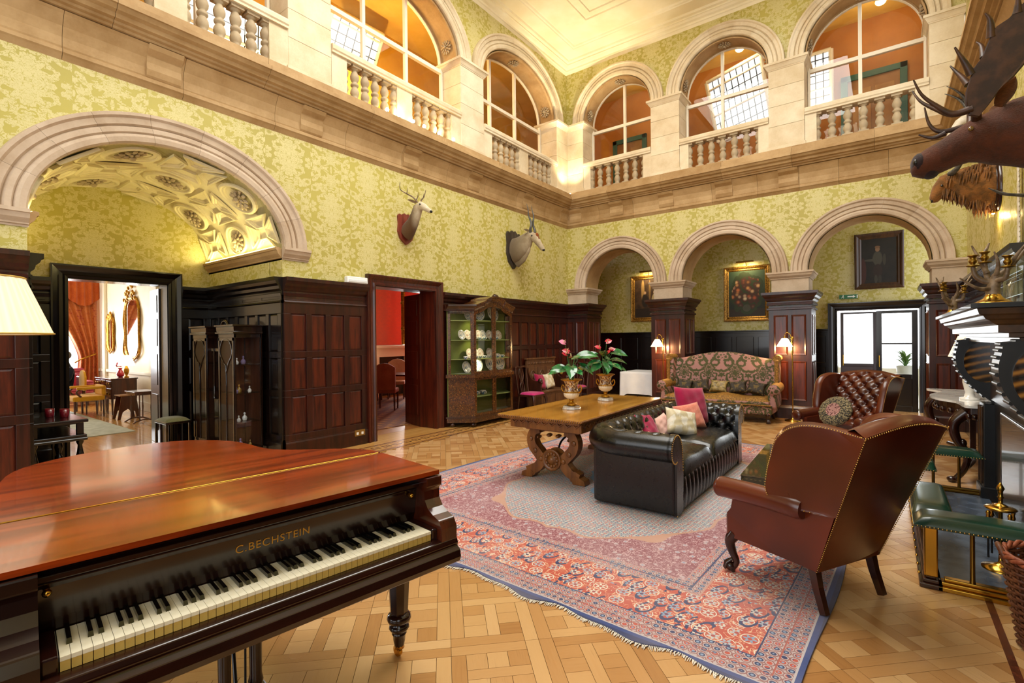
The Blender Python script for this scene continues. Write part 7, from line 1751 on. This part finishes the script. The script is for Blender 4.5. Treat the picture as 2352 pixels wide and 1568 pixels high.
G().box(-.30,.30,-.28,.28,.36,.47).build('seat',MYel,yc_,bevel=.03); G().box(-.30,.30,.22,.30,.46,.70).build('backrest',MYel,yc_,bevel=.04)
for s in (-1,1):
    G().box(s*.29-.035,s*.29+.035,-.22,.26,.62,.68).build('arm_pad',MYel,yc_,bevel=.02); G().tube(catmull([(s*.29,-.16,.63),(s*.29,-.22,.56),(s*.29,-.14,.46)],4),.02,6).build('arm_support',MDk,yc_)
    for y in (-.25,.26): G().tube([(s*.27,y,0),(s*.27,y*.97,.38)],[.014,.024],6).build('leg',MDk,yc_)
y2=thing('yellow_desk_chair','yellow-backed chair tucked in at the drawing room desk','chair',(-8.35,-7.86,0),math.radians(180)); G().box(-.22,.22,-.20,.20,.40,.46).build('seat',MYel,y2,bevel=.02)
G().prism([(-.22,.55),(.22,.55),(.24,.85),(.14,.98),(0,1.02),(-.14,.98),(-.24,.85)],.18,.22,lambda a,b,c:(a,c,b)).build('backrest',MYel,y2,bevel=.015)
for a in (-1,1):
    for b in (-1,1): G().tube([(a*.2,b*.18,0),(a*.2,b*.18,.42)],[.012,.02],6).build('leg',MDk,y2)
rs=thing('striped_red_sofa','crimson striped sofa below the drawing room window','sofa',(-10.55,-8.25,0),math.radians(90)); 
def strip():
    m=M_('crimson_stripe'); x,y,z=m.coord('Object'); m.set(col=m.mix((z*90.0).sin().ss(-.2,.2),h('8a1c30'),h('b4505c')),rough=.8); return m.m
MStr=strip(); G().box(-.75,.75,-.35,.3,.22,.46).build('seat',MStr,rs,bevel=.05); G().box(-.75,.75,.22,.38,.40,.98).build('backrest',MStr,rs,bevel=.05)
for s in (-1,1): G().box(s*.75-.07,s*.75+.07,-.35,.36,.2,.66).build('arm',MStr,rs,bevel=.05)
for a in (-1,1):
    for b in (-.3,.32): G().tube([(a*.7,b,0),(a*.7,b,.22)],.025,8).build('leg',MDk,rs)
o=pillow(.42,.42,.14,fabric('crimson_cushion_cloth',h('8a0f24'),h('a81c34')),'crimson_cushion'); o.location=(-10.30,-7.85,.68); o.rotation_euler=(-.3,.2,math.radians(100)); tag(o,'crimson cushion on the striped red sofa','cushion')
rug2=G().box(-2.3,2.3,-1.35,1.35,0,.012).build('pale_carpet',mottled('pale_grey_carpet',h('c9cdc2'),h('b4b9ab'),7,.95)); rug2.location=(-6.75,-9.50,.002); tag(rug2,'pale grey-green carpet on the drawing room floor','carpet')
tl3=thing('glass_urn_lamp','lit table lamp with a gilt urn base on the drawing room desk','table lamp',(-7.62,-7.42,.831)); G().lathe([(.05,0),(.05,.02),(.02,.04),(.05,.12),(.055,.18),(.03,.24),(.015,.30)],16).build('base',MGold,tl3); G().lathe([(.17,.28),(.09,.52)],20).build('shade',emis('lit_white_shade',(1,.88,.62),3.0),tl3); point('desk_lamp_light',(0,0,.36),14,(1,.8,.5),.06,tl3)
rv=thing('red_vase','ruby red vase on the drawing room desk','vase',(-7.95,-7.45,.831)); G().lathe([(.04,0),(.07,.03),(.08,.08),(.05,.14),(.03,.18),(.045,.22)],16).build('vessel',plain('ruby_glass',h('b0102c'),.1,coat=.6),rv); g=G(); R=random.Random(4)
for i in range(14): g.ball((R.uniform(-.06,.06),R.uniform(-.06,.06),.25+R.uniform(0,.08)),.025,8,5)
g.build('blooms',plain('pink_blooms',h('d84a6a'),.7),rv)['kind']='stuff'
# seated visitor, mostly hidden by the door jamb
def skin_person():
    t=thing('person','person in a dark navy jacket sitting with a newspaper, half hidden by the door jamb','person',(-8.70,-8.29,0),math.radians(0))
    me=bpy.data.meshes.new('figure'); V=[(0,.0,.52),(0,.03,.72),(0,.05,.95),(0,.05,1.08),(0,.03,1.16),(0,.0,1.27),(.17,.05,1.04),(.25,.0,.80),(.20,-.24,.74),(.16,-.36,.80),(-.17,.05,1.04),(-.25,.0,.80),(-.20,-.24,.74),(-.16,-.36,.80),(.10,-.02,.52),(.13,-.42,.52),(.13,-.44,.12),(.13,-.56,.05),(-.10,-.02,.52),(-.13,-.42,.52),(-.13,-.44,.12),(-.13,-.56,.05)]
    Ed=[(0,1),(1,2),(2,3),(3,4),(4,5),(2,6),(6,7),(7,8),(8,9),(2,10),(10,11),(11,12),(12,13),(0,14),(14,15),(15,16),(16,17),(0,18),(18,19),(19,20),(20,21)]
    me.from_pydata(V,Ed,[]); o=bpy.data.objects.new('figure',me); COL.objects.link(o); o.parent=t
    o.modifiers.new('skin','SKIN'); R=[.15,.15,.17,.07,.055,.06,.08,.06,.045,.03,.08,.06,.045,.03,.10,.075,.05,.04,.10,.075,.05,.04]
    for i,r in enumerate(R): me.skin_vertices[0].data[i].radius=(r,r*.85)
    me.skin_vertices[0].data[0].use_root=True
    s=o.modifiers.new('sub','SUBSURF'); s.levels=s.render_levels=2; me.materials.append(fabric('navy_wool',h('0c1424'),h('16203a'),150))
    g=G(); g.ball((0,-.02,1.33),(.078,.095,.115),16,12); hd_=g.build('head',plain('skin_tone',h('c99a7c'),.6),t)
    G().ball((0,-.115,1.325),(.014,.02,.022),8,6).build('nose',hd_.data.materials[0],hd_)
    for s_ in (-1,1): G().ball((s_*.078,-.0,1.33),(.014,.025,.035),8,6).build('ear',hd_.data.materials[0],hd_); G().ball((s_*.03,-.098,1.35),.010,8,6).build('eye',MEye,hd_)
    G().ball((0,-.10,1.275),(.025,.012,.008),8,5).build('mouth',plain('lips',h('a05a50'),.5),hd_); g=G(); g.ball((0,.012,1.37),(.084,.096,.10),14,10); g.build('hair',plain('grey_hair',h('6a625a'),.8),hd_)
    for s_ in (-1,1):
        hn=G(); hn.ball((s_*.155,-.40,.815),(.035,.045,.018),10,6)
        for k in range(4): hn.tube([(s_*(.13+.018*k),-.43,.82),(s_*(.13+.018*k),-.465-.006*(k%2),.825),(s_*(.13+.018*k),-.475,.805)],[.009,.008,.006],6)
        hn.tube([(s_*.12,-.40,.825),(s_*.10,-.43,.835),(s_*.095,-.45,.825)],[.010,.009,.007],6); hn.build('hand',hd_.data.materials[0],t)
    return t
skin_person()
vs_=thing('visitor_chair','dark upholstered chair under the seated person','chair',(-8.70,-8.29,0),math.radians(0)); G().box(-.28,.28,-.30,.26,.30,.40).build('seat',MDk,vs_,bevel=.02); G().box(-.28,.28,.24,.30,.40,.86).build('backrest',MDk,vs_,bevel=.02)
for a in (-1,1):
    for b in (-.26,.24): G().tube([(a*.25,b,0),(a*.25,b,.32)],.02,6).build('leg',MDk,vs_)
np_=G().grid(8,4,lambda i,j:(-.26+.52*i,-.02*math.sin(PI*i),.34*j)).build('newspaper',mottled('newsprint',h('d8d4ca'),h('b0aca2'),40,.9)); np_.location=(-8.70,-8.77,.80); np_.rotation_euler=(.5,0,0); tag(np_,'open newspaper held by the seated person','newspaper')
# ================================================================ dining room
MPch=fabric('blush_chair_linen',h('b98a6a'),h('d0a684'),160); MBch=fabric('russet_chair_cloth',h('8a4a2c'),h('a86440'),160)
def dchair(label,x,y,rz,mat):
    t=thing('dining_chair',label,'chair',(x,y,.0145),rz,'upholstered dining chairs')
    G().box(-.24,.24,-.24,.24,.40,.50).build('seat',mat,t,bevel=.025); G().prism([(-.24,.48),(.24,.48),(.25,1.0),(.12,1.08),(0,1.10),(-.12,1.08),(-.25,1.0)],.20,.28,lambda a,b,c:(a,c+.1*max(0,b-.6),b)).build('backrest',mat,t,bevel=.02)
    for a in (-1,1):
        for b in (-1,1): G().tube([(a*.21,b*.21,0),(a*.21,b*.21,.41)],[.016,.026],4).build('leg',MDk,t)
    return t
dchair('russet dining chair with its back to the doorway',-2.75,-3.72,math.radians(-140),MBch)
dchair('pale dining chair beyond the dining table',-4.35,-2.10,math.radians(45),MPch)
dchair('blush dining chair at the right of the dining table',-2.62,-2.30,math.radians(-60),MPch)
dchair('pale dining chair farthest left in the dining room',-4.45,-3.05,math.radians(100),MPch)
dt=thing('dining_table','dark dining table with a bare top in the red dining room','table',(-3.65,-2.72,.0145),math.radians(20)); G().box(-.75,.75,-.45,.45,.72,.76).build('tabletop',MDk,dt,bevel=.008)
for a in (-.65,.65):
    for b in (-.36,.36): G().tube([(a,b,0),(a,b,.72)],[.025,.04],8).build('leg',MDk,dt)
cr_=G().box(-2.0,2.0,-2.6,2.2,0,.012).build('dining_carpet',damask('russet_carpet',h('a87440'),h('6a3a20'),.3,.34,kind='Object',rough=.95)); cr_.location=(-2.75,-3.2,.002); tag(cr_,'russet patterned carpet on the dining room floor','carpet')
mp=thing('white_mantelpiece','white classical mantelpiece on the far dining room wall','fireplace',(-5.38,-1.55,0)); MWm=plain('white_mantel_paint',h('efe2cf'),.4)
G().box(0,.34,-.85,.85,1.42,1.50).build('shelf',MWm,mp,bevel=.01); G().box(0,.24,-.78,.78,1.16,1.42).build('frieze',MWm,mp)
for s in (-1,1): G().box(0,.26,s*.66-.14,s*.66+.14,0,1.2).build('jamb',MWm,mp,bevel=.01)
G().box(0,.10,-.52,.52,0,1.16).build('firebox',MBlk,mp); G().ball((.14,0,.35),(.06,.22,.2),12,8).build('blue_tile_grate',plain('grate_blue',h('34506a'),.3),mp)
mm=thing('gilt_overmantel','slim gilt pilaster frame above the dining room mantelpiece','mirror',(-5.39,-1.55,1.51)); 
for s in (-1,1): G().tube([(.05,s*.60,0),(.05,s*.60,1.9)],.05,10).ball((.06,s*.60,.5),(.06,.07,.07),8,6).ball((.06,s*.60,1.3),(.06,.07,.07),8,6).build('gilt_column',MGold,mm)
G().box(.0,.02,-.55,.55,.0,1.9).build('mirror_glass',M_('overmantel_mirror').set(col=(.85,.87,.88),rough=.03,metal=1.0).m,mm)
dl3=thing('dining_lamp','lit cylinder-shaded lamp on a small black stand in the dining room','table lamp',(-4.90,-2.60,0)); G().box(-.14,.14,-.14,.14,0,.80).build('stand',MBlk,dl3,bevel=.01); G().lathe([(.07,.80),(.08,.84),(.05,1.05),(.03,1.20)],16).build('base',plain('cream_lamp_base',h('e8d8b8'),.3),dl3); G().lathe([(.14,1.18),(.13,1.62)],20).build('shade',emis('lit_parchment_shade',(1,.78,.42),3.0),dl3); point('dining_lamp_light',(0,0,1.4),20,(1,.7,.35),.06,dl3)
# ================================================================ gallery lamps and uplights
MBulb=emis('glowing_bulb',(1.0,.86,.58),18.0)
for i,y in enumerate((-5.94,-5.68,-5.38,-5.12,-4.75,-4.37)):
    t=thing('ledge_uplight','small glowing uplight on the gallery ledge, '+('first','second','third','fourth','fifth','sixth')[i]+' from the left','light',(.10,y,5.376),group='uplights along the gallery ledge')
    G().lathe([(.02,0),(.022,.02),(.016,.03)],10).build('lamp_holder',MBlk,t); G().ball((0,0,.062),.032,10,8).build('bulb',MBulb,t)
    if i in (1,4): point('uplight_glow',(0,0,.10),9,(1,.78,.42),.04,t)
t=thing('corner_floodlight','small floodlight on the ledge at the foot of the bright corner pier','light',(.22,-.22,5.301)); G().box(-.03,.03,-.03,.03,0,.02).build('housing',MBlk,t,rot=(0,0,.78)); G().ball((0,0,.03),.02,10,8).build('bulb',MBulb,t)
spot('corner_flood_beam',(.34,-.38,5.42),(.18,-.2,7.4),70,(1,.86,.58),110,.05,.8)
spot('corner_ceiling_beam',(.55,-.60,5.45),(.9,-1.0,8.7),420,(1,.87,.62),75,.05,.9)
t=thing('gallery_wall_lamp','glowing wall lamp behind the gallery window nearest the moose','wall lamp',(5.45,2.49,6.95)); G().lathe([(.05,0),(.05,.02),(.03,.03)],14,fn=lambda a,b,z:(a,-z,b)).build('backplate',MBr,t); G().tube([(0,0,0),(0,-.10,.02),(0,-.12,.06)],.01,6).build('arm',MBr,t); G().lathe([(.10,.05),(.06,.20)],16,c=(0,-.12,0)).build('shade',emis('lit_gallery_shade',(1,.75,.35),6.0),t); point('gallery_lamp_light',(0,-.2,.15),30,(1,.7,.3),.06,t)
for i,y in enumerate((-6.3,-4.6)):
    t=thing('gallery_table_lamp',('glowing lamp behind the balusters above the deer, left one','glowing lamp behind the balusters above the deer, right one')[i],'lamp',(-2.2,y,5.2),group='lamps in the left gallery'); G().lathe([(.15,0),(.15,.7),(.17,.72),(.05,.74),(.03,1.0)],14).build('stand',MDk,t); G().lathe([(.20,.98),(.12,1.26)],18).build('shade',emis('lit_gallery_table_shade_%d'%i,(1,.72,.28),8.0),t); point('gallery_lamp_light',(.0,0,1.45),150,(1,.72,.28),.08,t)
# warm strip light hidden on the alcove impost
for s,y in ((1,-7.76),(-1,-10.19)):
    t=thing('cove_strip_light',('warm strip light on the right impost of the alcove vault','warm strip light on the left impost of the alcove vault')[0 if s>0 else 1],'light',(-1.2,y,2.932),group='cove lights of the alcove vault'); G().box(-1.1,1.1,-.012,.012,0,.012).build('tube',emis('cove_tube_%d'%s,(1,.84,.32),7.0),t)
    area('cove_strip_beam',(-1.2,y-s*.02,2.95),(PI+s*.5,0,0),2.1,.03,16 if s>0 else 9,(1,.86,.36))
# little downlight under the shaggy head's board
t=thing('trophy_downlight','small warm downlight fixed below the shaggy head on the right wall','light',(W-.005,-3.0,3.08)); G().lathe([(.03,0),(.035,.05),(.0,.055)],14,c=(-.05,0,0)).build('cowl',MBr,t); G().ball((-.05,0,.01),.02,8,6).build('bulb',MBulb,t); point('downlight_glow',(-.07,0,-.04),5,(1,.7,.3),.03,t)
for i,(x,y) in enumerate(((1.4,2.2),(3.9,2.2),(6.6,2.2))):  # globe lamps added to brighten the back gallery
    t=thing('added_gallery_lamp',('added glass ceiling lamp lighting the back gallery, left one','added glass ceiling lamp lighting the back gallery, middle one','added glass ceiling lamp lighting the back gallery, right one')[i],'lamp',(x,1.5,8.5),group='added ceiling lamps of the back gallery'); G().lathe([(.04,.25),(.05,.22),(.012,.2),(.012,.05)],12).build('stem',MBr,t); G().ball((0,0,0),(.10,.10,.07),14,8).build('globe',emis('lit_globe_%d'%i,(1,.82,.5),2.0),t); point('added_gallery_light',(0,0,-.14),28,(1,.80,.5),.1,t)
# ---------------------------------------------------------------- tiny joined ornament
for o in bpy.data.objects:
    if o.type=='MESH' and o.name.split('.')[0] in ('nail_trim','carving','button','rope_edge','acanthus_ribs','carved_frieze','scrollwork','teeth'): o['kind']='stuff'
